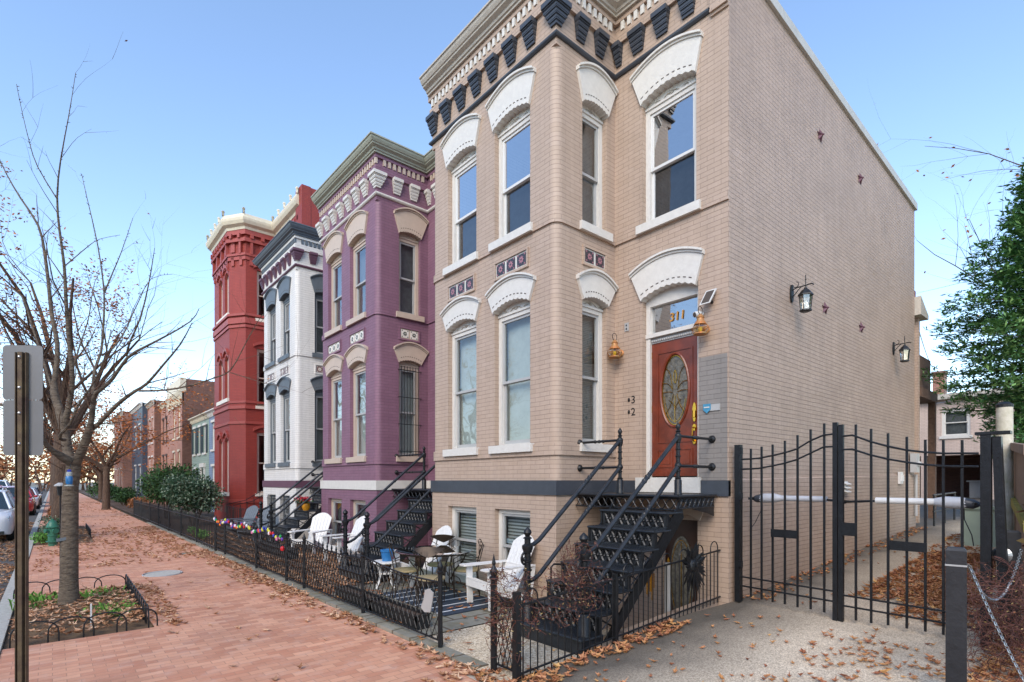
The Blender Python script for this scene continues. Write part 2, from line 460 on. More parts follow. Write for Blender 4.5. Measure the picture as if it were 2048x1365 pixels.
def hood(parent, mp, a0, a1, zs, zt, m, fl=(0.13, 0.13), door=False):
    """flared segmental arch of painted brick with a crown moulding and scalloped soffit"""
    n = 18
    rise_b = 0.10 * (a1 - a0) / 0.88 if not door else 0.11
    A = []
    for k in range(n + 1):
        a, z = arc_pts(a0 - 0.005, a1 + 0.005, zs, rise_b, n)[k]
        A.append((a, z + (0.020 if k % 2 else 0.0)))
    B = arc_pts(a0 - fl[0], a1 + fl[1], zt - 0.05, 0.16, n)
    mb = MB()
    mb.strip(mp, A, B, -0.045, 0.20)
    h = mb.build('window_hood', m, parent)
    mb = MB()
    for (o0, o1, d) in ((0.0, 0.032, -0.065), (0.033, 0.064, -0.095)):
        Bl = [(a, z + o0) for a, z in arc_pts(a0 - fl[0] - 0.012, a1 + fl[1] + 0.012, zt - 0.052, 0.16, n)]
        Bu = [(a, z + o1 - o0) for a, z in Bl]
        mb.strip(mp, Bl, Bu, d, 0.0)
    mb.build('hood_moulding', m, h)
    mb = MB()
    c = arc_pts(a0, a1, zs + 0.085, rise_b, 20)
    for k in range(1, 20, 2):
        a, z = c[k]; a2, z2 = c[k + 1]
        mb.strip(mp, [(a, z), (a2, z2)], [(a, z + 0.016), (a2, z2 + 0.016)], -0.047, -0.03)
    mb.build('hood_slot_shade', 'darkvoid', h)  # thin dark boxes paint the shade of recesses on the uncut hood
    return h

def window(parent, mp, a0, a1, z0, z1, frame, sash, blind=None, meet=None, rec=0.09, arch=None, glass='glass', sill=None, sillz=(0.10, 0.0), sillx=0.09, name='window', fw=0.075, curtain_top=None, bars=False, lowglass=None):
    mb = MB()
    f = fw
    top = z1
    mb.mbox(mp, a0, a0 + f, rec, rec + 0.10, z0, top)
    mb.mbox(mp, a1 - f, a1, rec, rec + 0.10, z0, top)
    mb.mbox(mp, a0 + f, a1 - f, rec, rec + 0.10, top - f, top)
    mb.mbox(mp, a0 + f, a1 - f, rec, rec + 0.10, z0, z0 + 0.03)
    if arch:
        mb.mbox(mp, a0, a1, rec + 0.005, rec + 0.09, top, arch)
        mb.mbox(mp, a0, a1, rec - 0.02, rec + 0.005, top - 0.01, top + 0.025)
    w_ = mb.build(name, frame, parent)
    if arch:      # carved scroll under the arch
        mb = MB()
        ca = (a0 + a1) / 2
        for sgn in (-1, 1):
            P = []
            for k in range(17):
                t = k / 16; P.append(mp(ca + sgn * (0.02 + 0.26 * t), rec - 0.006, top + 0.06 + 0.02 * sin(t * 9) - 0.02 * t))
            mb.tube(P, 0.006, 4)
            mb.tube([mp(ca + sgn * (0.02 + 0.03 * cos(q)), rec - 0.006, top + 0.07 + 0.02 * sin(q)) for q in [i * 0.7 for i in range(8)]], 0.005, 4)
        mb.build('carving', frame if frame != 'white' else 'corn_beige', w_)
    meet = meet if meet is not None else (z0 + top) / 2
    b0, b1 = a0 + f, a1 - f
    for nm, lo, hi, d in (('upper_sash', meet - 0.02, top - f, rec + 0.022), ('lower_sash', z0 + 0.03, meet + 0.02, rec + 0.058)):
        mb = MB(); s = 0.042
        mb.mbox(mp, b0, b0 + s, d, d + 0.034, lo, hi); mb.mbox(mp, b1 - s, b1, d, d + 0.034, lo, hi)
        mb.mbox(mp, b0 + s, b1 - s, d, d + 0.034, hi - s, hi); mb.mbox(mp, b0 + s, b1 - s, d, d + 0.034, lo, lo + (s if nm == 'upper_sash' else 0.06))
        mb.build(nm, sash, w_)
        mb = MB()
        mb.poly([mp(b0 + 0.02, d + 0.018, lo + 0.02), mp(b1 - 0.02, d + 0.018, lo + 0.02), mp(b1 - 0.02, d + 0.018, hi - 0.02), mp(b0 + 0.02, d + 0.018, hi - 0.02)])
        mb.build('pane', (lowglass or glass) if nm == 'lower_sash' else glass, w_)
    if blind:
        mb = MB()
        mb.mbox(mp, b0 - 0.03, b1 + 0.03, rec + 0.16, rec + 0.17, z0 - 0.02, curtain_top or top)
        mb.build('blind' if 'blind' in blind else 'curtain', blind, w_)
    if sill:
        mb = MB()
        mb.mbox(mp, a0 - sillx, a1 + sillx * 0.8, -0.075, rec + 0.06, z0 - 0.125, z0 - 0.0)
        mb.build('sill', sill, w_)
    if bars:
        mb = MB()
        for k in range(7):
            a = a0 + 0.06 + (a1 - a0 - 0.12) * k / 6
            mb.tube([mp(a, -0.02, z0 + 0.02), mp(a, -0.02, z1 - 0.02)], 0.008, 5)
        for k in range(4):
            z = z0 + 0.12 + (z1 - z0 - 0.24) * k / 3
            mb.tube([mp(a0 - 0.03, -0.02, z), mp(a1 + 0.03, -0.02, z)], 0.009, 5)
        mb.build('security_bars', 'iron', w_)
    return w_

def tile_panel(parent, mp, a0, a1, z0, z1, n, fm, tm, pm, border):
    """recessed moulded frame with n square encaustic tiles"""
    mb = MB(); t = 0.035
    for (q0, q1, r0, r1) in ((a0 - t, a1 + t, z1, z1 + t), (a0 - t, a1 + t, z0 - t, z0), (a0 - t, a0, z0, z1), (a1, a1 + t, z0, z1)):
        mb.mbox(mp, q0, q1, -0.03, 0.01, r0, r1)
    fr = mb.build('tile_panel', fm, parent)
    w_ = (a1 - a0) / n
    for i in range(n):
        mb = MB(); p0 = a0 + i * w_; p1 = p0 + w_; g = 0.024
        mb.mbox(mp, p0 + 0.001, p1 - 0.001, -0.01, 0.005, z0, z1)
        mb.cur = 1
        mb.mbox(mp, p0 + g, p1 - g, -0.016, -0.0101, z0 + g, z1 - g)
        mb.cur = 2
        ca, cz, r = (p0 + p1) / 2, (z0 + z1) / 2, (w_ / 2 - g)
        def star(cx, cy, R, r2, k, ph=0.0):
            return [(cx + (R if j % 2 == 0 else r2) * cos(ph + pi * j / k), cy + (R if j % 2 == 0 else r2) * sin(ph + pi * j / k)) for j in range(2 * k)]
        mb.prism(mp, star(ca, cz, r * 0.62, r * 0.36, 8), -0.020, -0.0161)
        for sx in (-1, 1):
            for sz in (-1, 1):
                mb.prism(mp, star(ca + sx * r * 0.74, cz + sz * r * 0.74, r * 0.2, r * 0.1, 4), -0.019, -0.0161)
        mb.cur = 1
        mb.prism(mp, star(ca, cz, r * 0.2, r * 0.12, 4, 0.4), -0.023, -0.0201)
        mb.build('tile', [border, tm, pm], fr)

def bracket(parent, mp, a, z0, z1, m, w_=0.26, lean=0.0):
    """stepped corbel bracket centred on a"""
    mb = MB(); n = 4; h = (z1 - z0 - 0.07) / n
    for k in range(n):
        ww = w_ * (0.70 + 0.22 * (k / (n - 1)))
        mb.mbox(mp, a - ww / 2, a + ww / 2, -(0.03 + 0.020 * k), 0.0, z0 + k * h, z0 + (k + 1) * h - 0.008)
        mb.mbox(mp, a - ww / 2 - 0.006, a + ww / 2 + 0.006, -(0.045 + 0.020 * k), 0.0, z0 + (k + 1) * h - 0.02, z0 + (k + 1) * h - 0.001)
    mb.mbox(mp, a - w_ / 2, a + w_ / 2, -0.125, 0.0, z1 - 0.07, z1)
    return mb.build('bracket', m, parent)

def corner_bracket(parent, y0, z0, z1, m, X=5.55, w_=0.32, north=False):
    mb = MB(); n = 4; h = (z1 - z0 - 0.07) / n
    def L(lo, hi, d, ww):
        if not north: mb.box(X - d, X + ww, y0 - d, y0 + ww, lo, hi)
        else: mb.box(X - d, X + ww, y0 - ww, y0 + d * 0.2, lo, hi)
    for k in range(n):
        ww = w_ * (0.30 + 0.28 * (k / (n - 1)))
        L(z0 + k * h, z0 + (k + 1) * h - 0.008, 0.03 + 0.020 * k, ww)
        L(z0 + (k + 1) * h - 0.02, z0 + (k + 1) * h - 0.001, 0.045 + 0.020 * k, ww + 0.006)
    L(z1 - 0.07, z1, 0.125, w_ * 0.62)
    return mb.build('bracket', m, parent)

XF, XD, XB = 5.55, 6.89, 16.02       # bay front, door wall, back of the houses
def rounded(y0, y1, r=0.13, n=8, ys=None, north_r=True):
    P = [(XD, ys), (XD, y0)]
    P += [(XF + r - r * sin(pi / 2 * k / n), y0 + r - r * cos(pi / 2 * k / n)) for k in range(n + 1)]
    P += [(XF + r - r * cos(pi / 2 * k / n), y1 - r + r * sin(pi / 2 * k / n)) for k in range(n + 1)]
    P += [(XD, y1)]
    return P
def square(y0, y1, ys): return [(XD, ys), (XD, y0), (XF, y0), (XF, y1), (XD, y1)]

def row_house(ys, y0, y1, S, label):
    root = empty('row_house', (XD, (ys + y1) / 2, 0), label, 'house', 'brick row houses with square bay fronts')
    dm, xf, sm = xmap(XD), xmap(XF), ymap(y0)
    dc = y0 - 0.985 if S.get('dc') is None else S['dc']          # centre of the door
    da0, da1 = dc - 0.47, dc + 0.47
    W = [(y0 + 0.56, y0 + 1.43), (y0 + 1.93, y0 + 2.80)]
    B1 = (2.42, 4.60); B2 = (5.76, 7.60)
    sx = (6.11, 6.68)
    # walls
    mb = MB()
    r = 0.13
    holes_f = [(a, b, B1[0], B1[1] + .17) for a, b in W] + [(a, b, B2[0], B2[1] + .17) for a, b in W]
    wall(mb, xf, y0 + r, y1 - r, 1.855, 8.2, holes_f)
    base_h = [(W[0][0], W[0][1], 0.17, 1.39), (W[1][0], W[1][1], 0.17, 1.39)]
    wall(mb, xf, y0, y1, -0.6, 1.855, base_h)
    wall(mb, xf, y0, y1, 8.2, 9.3)
    side_h = [(sx[0], sx[1], B1[0], B1[1] + .17), (sx[0], sx[1], B2[0], B2[1] + .17)]
    wall(mb, sm, XF + r, XD, 1.855, 8.2, side_h)
    wall(mb, sm, XF, XD, -0.6, 1.855)
    wall(mb, sm, XF, XD, 8.2, 9.3)
    nm = seg_map((XF, y1), (XD, y1))
    wall(mb, nm, r, XD - XF, 1.855, 8.2); wall(mb, nm, 0, XD - XF, -0.6, 1.855); wall(mb, nm, 0, XD - XF, 8.2, 9.3)
    # rounded corners
    n = 12
    for c in range(2):
        for k in range(n):
            q0, q1 = pi / 2 * k / n, pi / 2 * (k + 1) / n
            if c == 0: p0, p1 = [(XF + r - r * sin(q), y0 + r - r * cos(q)) for q in (q0, q1)]
            else: p0, p1 = [(XF + r - r * cos(q), y1 - r + r * sin(q)) for q in (q0, q1)]
            mb.poly([(p0[0], p0[1], 1.855), (p1[0], p1[1], 1.855), (p1[0], p1[1], 8.2), (p0[0], p0[1], 8.2)])
        cy = y0 if c == 0 else y1
        cz = 8.2
        ia, ib = (XF, cy), (XF + r, cy + (r if c == 0 else -r))
        mb.poly([(XF, cy, cz), (XF + r, cy, cz), ib + (cz,), (XF, ib[1], cz)])
        mb.poly([(XF, cy, 1.855), (XF, ib[1], 1.855), ib + (1.855,), (XF + r, cy, 1.855)])
    door_h = (da0, da1, 1.90, 4.76)
    holes_d = [door_h, (da0 + 0.03, da1 - 0.0, B2[0], B2[1] + .17)]
    if S.get('bdoor'): holes_d.append((dc - 0.46, dc + 0.14, -0.5, 1.29))
    wall(mb, dm, ys, y0, -0.6, 9.3, holes_d)
    mb.build('wall', S['wall'], root)
    # hull
    mb = MB()
    rz = lambda x: 9.53 - 0.0565 * x - 0.12
    for (q0, q1) in ((ys, y1),):
        mb.poly([(XD, q0, rz(XD)), (XB, q0, rz(XB)), (XB, q1, rz(XB)), (XD, q1, rz(XD))])
    mb.poly([(XF, y0, 9.25), (XF, y1, 9.25), (XD, y1, 9.25), (XD, y0, 9.25)])
    mb.poly([(XD, ys, 9.25), (XD, y1, 9.25), (XD, y1, 9.0), (XD, ys, 9.0)])
    mb.build('roof', 'roof', root)
    mb = MB()
    mb.poly([(XB, ys, -0.6), (XB, y1, -0.6), (XB, y1, rz(XB)), (XB, ys, rz(XB))])
    mb.poly([(XD, y1, -0.6), (XB, y1, -0.6), (XB, y1, rz(XB)), (XD, y1, rz(XD))])
    mb.build('party_wall', S['wall'], root)
    mb = MB()      # floors and the back of the front room, seen dimly through the panes
    for z in (1.85, 5.1): mb.poly([(XF + 0.3, y0 + .3, z), (XD + 3, y0 + .3, z), (XD + 3, y1 - .05, z), (XF + .3, y1 - .05, z)])
    mb.poly([(XD + 3, ys + .05, -0.5), (XD + 3, y1 - .05, -0.5), (XD + 3, y1 - .05, 9), (XD + 3, ys + .05, 9)])
    mb.build('interior', 'room', root)
    # belts
    R = rounded(y0, y1, ys=ys - 0.003)
    Rb = [p for p in R[1:]]
    mb = MB(); band(mb, Rb, 2.225, 2.40, 0.028); mb.build('sill_course', S['wall'], root)
    mb = MB(); band(mb, R, 5.625, 5.755, 0.028); mb.build('belt_course', S['wall'], root)
    Q = square(y0, y1, ys - 0.003)
    mb = MB()
    Qb = Q
    if S.get('band_gap'):
        g0, g1 = S['band_gap']
        band(mb, [(XD, ys), (XD, g0)], 1.64, 1.856, 0.025)
        band(mb, [(XD, g1)] + Q[1:], 1.64, 1.856, 0.025)
    else: band(mb, Q, 1.64, 1.856, 0.025)
    mb.build('base_band', S['band'], root)
    # frieze
    mb = MB()
    band(mb, Q, 8.80, 8.86, 0.05); band(mb, Q, 8.861, 8.97, 0.04); band(mb, Q, 8.971, 9.12, 0.012); band(mb, Q, 9.121, 9.24, 0.06)
    mb.build('frieze', S['wall'], root)
    ysm = ys + (0.27 if S.get('pil') else 0)
    Qm = [(XD, ysm)] + Q[1:]
    mb = MB()
    extrude_profile(mb, Qm, [(-0.02, 8.295), (0.03, 8.295), (0.05, 8.315), (0.055, 8.335), (0.04, 8.36), (-0.02, 8.37)])
    mb.build('string_moulding', S['mould'], root)
    mb = MB()
    cw = 0.062; pitch = 0.125
    def dent(mp, a0, a1):
        k = int((a1 - a0) / pitch); s_ = (a1 - a0 - (k * pitch - (pitch - cw))) / 2
        for i in range(k):
            a = a0 + s_ + i * pitch
            mb.mbox(mp, a, a + cw, -0.055, 0, 8.985, 9.118)
    for args in ((xf, y0 - 0.08, y1 + 0.03), (sm, XF + 0.06, XD - 0.05), (dm, ysm, y0 - 0.1)):
        mb = MB(); dent(*args); mb.build('dentil_course', S['dent'], root)
    mb = MB()
    prof = [(-0.25, 9.20), (0.10, 9.20), (0.10, 9.235), (0.125, 9.245), (0.135, 9.28), (0.20, 9.315), (0.205, 9.34), (0.225, 9.35), (0.255, 9.40), (0.265, 9.44), (0.285, 9.445), (0.285, 9.475), (0.27, 9.48), (0.10, 9.535), (-0.25, 9.56)]
    Qc = [(XD, ys - 0.02)] + Q[1:3] + [(XF, y1 + 0.02)]
    if S.get('last'): Qc = [(XD, ys - 0.02)] + Q[1:3] + [(XF, y1), (XD, y1)]
    extrude_profile(mb, Qc, prof)
    mb.build('cornice', S['corn'], root)
    # brackets
    bz = (8.47, 8.80)
    corner_bracket(root, y0, bz[0], bz[1], S['brk'])
    for a in [y0 + 0.53 + 0.455 * i for i in range(7) if y0 + 0.53 + 0.455 * i < y1 + 0.02]: bracket(root, xf, a, bz[0], bz[1], S['brk'])
    for a in (XF + 0.50, XF + 0.94): bracket(root, sm, a, bz[0], bz[1], S['brk'], 0.24)
    for a in (y0 - 0.09, y0 - 0.46, y0 - 0.89, y0 - 1.32): bracket(root, dm, a, bz[0], bz[1], S['brk'], 0.26 if a < y0 - .2 else 0.14)
    if S.get('pil'):
        mb = MB(); mb.mbox(dm, ys - .004, ys + 0.25, -0.05, 0, 8.30, 8.79); mb.mbox(dm, ys - .004, ys + 0.25, -0.03, 0, 8.22, 8.26); mb.mbox(dm, ys - .004, ys + 0.25, -0.06, 0, 8.262, 8.299)
        mb.build('corner_pier', S['wall'], root)
    # windows
    fr, s1, s2 = S['frame'], S['sash1'], S['sash2']
    def W1(mp, a, b, zz, blind, gl, sash, **k):
        return window(root, mp, a, b, zz[0], zz[1] - 0.05, fr, sash, blind, arch=zz[1] + 0.16, glass=gl, sill=S['sill'], **k)
    for i, (a, b) in enumerate(W):
        W1(xf, a, b, B1, S['b1'], 'glass', s1, meet=3.46)
        W1(xf, a, b, B2, S['b2'], 'glassup' if S['sash2'] == 'sashwhite' else 'glass', s2, meet=6.62, curtain_top=S.get('c2', None), lowglass='glassscreen' if S['sash2'] == 'sashwhite' else None)
        hood(root, xf, a, b, B1[1], 4.93, S['hood']); hood(root, xf, a, b, B2[1] - 0.0, 8.06, S['hood'])
        window(root, xf, a, b, 0.19, 1.39, S['bframe'], s1, S['b0'], meet=0.78, name='basement_window', bars=S.get('bars', False), sill=S['bframe'], sillx=0.0)
    W1(sm, sx[0], sx[1], B1, S['b3'], 'glass', s1, meet=3.46, bars=S.get('sidebars', False))
    W1(sm, sx[0], sx[1], B2, S['b4'], 'glass', s1, meet=6.62)
    hood(root, sm, sx[0], sx[1], B1[1], 4.93, S['hood'], (0.13, 0.17)); hood(root, sm, sx[0], sx[1], B2[1], 8.06, S['hood'], (0.13, 0.17))
    W1(dm, da0 + 0.03, da1, B2, S['b2'], 'glassup', s2, meet=6.62, curtain_top=S.get('c2', None), lowglass='glassscreen')
    hood(root, dm, da0 + 0.03, da1, B2[1], 8.08, S['hood'], (0.10, 0.16)); hood(root, dm, da0 + 0.03, da1, 4.60, 5.05, S['hood'], (0.12, 0.18), door=True)
    # tiles
    for (a, b) in W: tile_panel(root, xf, a + 0.06, b - 0.05, 5.17, 5.40, 3 if not S.get('onetile') else 2, S['wall'], S['tile'], S['tpat'], S['tborder'])
    tile_panel(root, sm, sx[0] + 0.03, sx[1] - 0.06, 5.17, 5.40, 2, S['wall'], S['tile'], S['tpat'], S['tborder'])
    # door with transom
    mb = MB()
    rec = 0.10
    mb.mbox(dm, da0, da0 + 0.07, rec, rec + 0.14, 1.90, 4.60); mb.mbox(dm, da1 - 0.07, da1, rec, rec + 0.14, 1.90, 4.60)
    mb.mbox(dm, da0, da1, rec, rec + 0.14, 4.60, 4.76); mb.mbox(dm, da0 + 0.07, da1 - 0.07, rec, rec + 0.14, 4.52, 4.60)
    mb.mbox(dm, da0 - 0.0, da1 + 0.0, rec - 0.02, rec + 0.14, 4.04, 4.10)
    mb.mbox(dm, da0 - 0.13 if not S.get('band_gap') else S['band_gap'][0], da1 + 0.12 if not S.get('band_gap') else S['band_gap'][1], -0.06, 0.20, 1.68, 1.90)
    df = mb.build('door_frame', fr, root)
    mb = MB()
    for k in range(22):
        a = da0 + 0.075 + (da1 - da0 - 0.15) * (k + .5) / 22
        mb.ball(dm(a, rec + 0.03, 3.99), 0.022, 6)
    mb.mbox(dm, da0 + 0.07, da1 - 0.07, rec + 0.035, rec + 0.13, 3.955, 4.039)
    mb.build('beading', 'sashgrey', df)
    mb = MB(); mb.poly([dm(da0 + 0.07, rec + 0.07, 4.10), dm(da1 - 0.07, rec + 0.07, 4.10), dm(da1 - 0.07, rec + 0.07, 4.52), dm(da0 + 0.07, rec + 0.07, 4.52)])
    mb.build('transom_pane', 'glassup', df)
    return root, (da0, da1, dm, rec)

M['tiledark'] = mat('dark tile', '#37343c', 0.4, var=0.3, scale=60)
M['tilepat'] = mat('rose tile figure', '#a06f78', 0.4, var=0.2, scale=40)
M['tilewhite'] = mat('cream tile', '#d9d5cb', 0.4, var=0.08)
M['tilegreen'] = mat('dark green tile figure', '#2e3a34', 0.4, var=0.1)
M['tileplum'] = mat('brown tile', '#7c6360', 0.4, var=0.3, scale=50)
M['framecream'] = mat('cream frame paint', '#c3b2a2', 0.5, var=0.05)

beige, BD = row_house(3.58, 5.5, 8.84, dict(wall='beige', band='slate', mould='slate', dent='white', corn='corn_beige', brk='slate', hood='white', sill='white', frame='white', bframe='white',
    sash1='sashgrey', sash2='sashwhite', b1='blindpale', b2='curtain', b0='shutterblind', b3='blinddark', b4='curtain', c2=6.60, tile='tiledark', tpat='tilepat', tborder='white', pil=True, band_gap=(3.98, 5.06), dc=4.50, bdoor=True),
    'beige painted brick row house with white window hoods and dark slate brackets')
plum, PD = row_house(8.84, 11.18, 14.45, dict(wall='plum', band='white', mould='white', dent='cream', corn='corn_sage', brk='white', hood='cream', sill='cream', frame='cream', bframe='cream',
    sash1='sashgrey', sash2='sashgrey', b1='blindpale', b2='curtain', b0='curtain', b3='blind', b4='curtain', tile='tilewhite', tpat='tilegreen', tborder='cream', sidebars=True, dc=9.55),
    'plum purple painted brick row house with cream window hoods and sage cornice')
whiteh, WD = row_house(14.45, 16.45, 19.75, dict(wall='whitebrick', band='plumtrim', mould='plumtrim', dent='midslate', corn='corn_slate', brk='plumtrim', hood='midslate', sill='midslate', frame='midslate', bframe='midslate',
    sash1='sashgrey', sash2='sashgrey', b1='blindpale', b2='curtain', b0='curtain', b3='blinddark', b4='curtain', tile='tileplum', tpat='tilewhite', tborder='sashgrey', onetile=True, bars=True, last=True),
    'white painted brick row house with slate window hoods and plum brackets')

# beige extras: side wall, coping, patch, ledge, door
mb = MB()
N_ = 1
topz = lambda x: 9.53 - 0.0565 * x
mb.poly([(XD, 3.58, -0.6), (XB, 3.58, -0.6), (XB, 3.58, topz(XB) - 0.1), (XD, 3.58, topz(XD) - 0.1)])
mb.poly([(XB, 3.58, -0.6), (XB, 3.9, -0.6), (XB, 3.9, topz(XB) - .1), (XB, 3.58, topz(XB) - .1)])
mb.poly([(XD, 3.58, topz(XD) - .2), (XD, 3.58, 9.3), (XD, 3.83, 9.3), (XD, 3.83, topz(XD) - .2)])
mb.build('side_wall', 'beige_side', beige)
mb = MB()
lz = lambda x: 1.86 + 0.0148 * (x - 7.3)
mb.hexa([(7.03, 3.548, -0.6), (XB - 0.004, 3.548, -0.6), (XB - 0.004, 3.579, -0.6), (7.03, 3.579, -0.6), (7.03, 3.552, lz(7.03)), (XB - 0.004, 3.552, lz(XB)), (XB - 0.004, 3.579, lz(XB) + .02), (7.03, 3.579, lz(7.03) + .02)])
mb.build('foundation_ledge', 'beige_side', beige)
M['coping'] = mat('painted metal coping', '#b4b3ac', 0.5, var=0.08, scale=5, bump=0.1)
mb = MB()
mb.hexa([(XD - 0.03, 3.53, topz(XD) - .16), (XB + 0.05, 3.53, topz(XB) - .16), (XB + 0.05, 3.85, topz(XB) - .16), (XD - 0.03, 3.85, topz(XD) - .16),
         (XD - 0.03, 3.53, topz(XD)), (XB + 0.05, 3.53, topz(XB)), (XB + 0.05, 3.85, topz(XB)), (XD - 0.03, 3.85, topz(XD))])
mb.build('coping', 'coping', beige)
mb = MB(); mb.mbox(xmap(XD), 3.60, 4.02, -0.004, 0.0, 1.86, 3.57); mb.build('paint_patch', 'greypatch', beige, label='grey primed brick patch beside the front door')

M['doorwood'] = mat('mahogany door', '#6e2f1b', 0.32, var=0.3, scale=5, bump=0.1)
M['doorwood2'] = mat('dark basement door wood', '#3a2219', 0.4, var=0.2, scale=5)
M['doorglass'] = mat('textured door glass', '#5f5b50', 0.16, 0.0, var=0.5, scale=16, bump=1.0, bscale=38, spec=0.9)

def oval(cy, cz, ry, rz_, n=36): return [(cy + ry * cos(2 * pi * k / n), cz + rz_ * sin(2 * pi * k / n)) for k in range(n)]
def front_door(root, D, wood='doorwood', z0=1.90, z1=3.955, fancy=True):
    da0, da1, dm, rec = D
    a0, a1 = da0 + 0.07, da1 - 0.07
    d = rec + 0.05
    ca = (a0 + a1) / 2; cz = 3.20
    mb = MB()
    # slab with an oval cut: ring between rectangle and oval
    O = oval(ca, cz, 0.225, 0.53, 40)
    def rectpt(k):
        an = 2 * pi * k / 40; c, s_ = cos(an), sin(an)
        t = min((a1 - ca) / abs(c) if abs(c) > 1e-6 else 1e9, ((z1 - cz) if s_ > 0 else (cz - 2.40)) / abs(s_) if abs(s_) > 1e-6 else 1e9)
        return (ca + c * t, cz + s_ * t)
    Rr = [rectpt(k) for k in range(40)]
    for k in range(40):
        j = (k + 1) % 40
        q = [Rr[k], Rr[j]]
        # keep square corners
        pts = [dm(*O[k][:1], d, O[k][1]), dm(Rr[k][0], d, Rr[k][1])]
        for (ax, az) in ((a0, z1), (a1, z1), (a0, 2.40), (a1, 2.40)):
            an = atan2(az - cz, ax - ca) % (2 * pi)
            if 2 * pi * k / 40 < an < 2 * pi * (k + 1) / 40: pts.append(dm(ax, d, az))
        pts += [dm(Rr[j][0], d, Rr[j][1]), dm(O[j][0], d, O[j][1])]
        mb.poly(pts)
        mb.poly([dm(O[k][0], d, O[k][1]), dm(O[j][0], d, O[j][1]), dm(O[j][0], d + 0.04, O[j][1]), dm(O[k][0], d + 0.04, O[k][1])])
    mb.mbox(dm, a0, a1, d, d + 0.04, z0 + 0.02, 2.40)
    # raised mouldings
    def mould(p0, p1, q0, q1, t=0.022):
        mb.mbox(dm, p0, p1, d - 0.012, d + 0.001, q1 - t, q1); mb.mbox(dm, p0, p1, d - 0.012, d + 0.001, q0, q0 + t)
        mb.mbox(dm, p0, p0 + t, d - 0.012, d + 0.001, q0 + t, q1 - t); mb.mbox(dm, p1 - t, p1, d - 0.012, d + 0.001, q0 + t, q1 - t)
    mould(a0 + 0.10, a1 - 0.10, 2.42, 3.80)
    for (p0, p1) in ((a0 + 0.10, ca - 0.03), (ca + 0.03, a1 - 0.10)):
        mould(p0, p1, 2.05, 2.33); mb.mbox(dm, p0 + 0.05, p1 - 0.05, d - 0.008, d + 0.001, 2.10, 2.28)
    mb.tube([dm(a, d - 0.004, z) for a, z in oval(ca, cz, 0.24, 0.545, 40)], 0.02, 6, close=True)
    mb.mbox(dm, a0, a1, d + 0.041, d + 0.05, z0 + .02, 2.4)
    dr = mb.build('door', wood, root)
    mb = MB(); mb.poly([dm(a, d + 0.02, z) for a, z in O]); mb.build('oval_glass', 'doorglass', dr)
    mb = MB()
    X_ = d + 0.008
    mb.tube([dm(a, X_, z) for a, z in oval(ca, cz, 0.215, 0.515, 40)], 0.005, 5, close=True)
    mb.tube([dm(a, X_, z) for a, z in oval(ca, cz, 0.185, 0.465, 40)[22:42]], 0.004, 5)
    def curve(*p): 
        pts = []
        for t in [i / 10 for i in range(11)]:
            a = (1 - t) ** 2 * p[0][0] + 2 * t * (1 - t) * p[1][0] + t * t * p[2][0]
            z = (1 - t) ** 2 * p[0][1] + 2 * t * (1 - t) * p[1][1] + t * t * p[2][1]
            pts.append(dm(ca + a, X_, cz + z))
        mb.tube(pts, 0.005, 5)
    for s_ in (1, -1):
        curve((s_ * .16, .34), (s_ * .06, .30), (s_ * .05, .02)); curve((s_ * .215, .12), (s_ * .10, .14), (s_ * .04, .0))
        curve((s_ * .22, -.02), (s_ * .10, -.0), (s_ * .04, -.03)); curve((s_ * .16, -.34), (s_ * .07, -.25), (s_ * .03, -.05))
        curve((s_ * .0, .30), (s_ * .05, .2), (s_ * .0, .10)); curve((s_ * .10, -.14), (s_ * .02, -.2), (0, -.28))
    curve((0, -.08), (0.01, -.3), (0, -.49))
    mb.build('leading', 'brass', dr)
    mb = MB()
    ha = a0 + 0.07
    mb.tube([dm(ha, d - 0.015, 2.86), dm(ha, d - 0.02, 2.76)], [0.03, 0.032], 8)
    mb.prism(dm, oval(ha, 2.84, 0.03, 0.14, 16), d - 0.02, d)
    mb.tube([dm(ha, d - 0.03, 2.62), dm(ha, d - 0.065, 2.60), dm(ha, d - 0.07, 2.50), dm(ha, d - 0.06, 2.44), dm(ha, d - 0.02, 2.42)], 0.011, 7)
    mb.prism(dm, oval(ha, 2.42, 0.026, 0.045, 12), d - 0.02, d); mb.prism(dm, oval(ha, 2.62, 0.028, 0.05, 12), d - 0.02, d)
    mb.build('door_handle', 'brass', dr)
    mb = MB()
    for z in (2.12, 2.95, 3.78): mb.mbox(dm, a1 - 0.004, a1 + 0.02, d - 0.006, d + 0.01, z - 0.05, z + 0.05)
    mb.build('hinge', 'brass', dr)
    return dr
front_door(beige, BD)
for (rt, D) in ((plum, PD), (whiteh, WD)):
    da0, da1, dm, rec = D
    mb = MB(); mb.mbox(dm, da0 + 0.07, da1 - 0.07, rec + 0.05, rec + 0.1, 1.9, 3.955)
    for (p0, p1) in ((da0 + .17, (da0 + da1) / 2 - .03), ((da0 + da1) / 2 + .03, da1 - .17)):
        mb.mbox(dm, p0, p1, rec + 0.035, rec + 0.05, 2.1, 2.8); mb.mbox(dm, p0, p1, rec + 0.035, rec + 0.05, 2.95, 3.8)
    dd = mb.build('door', 'slate', rt)
    mb = MB(); mb.ball(dm(da0 + 0.14, rec, 2.85), 0.03, 8); mb.build('door_handle', 'brass', dd)
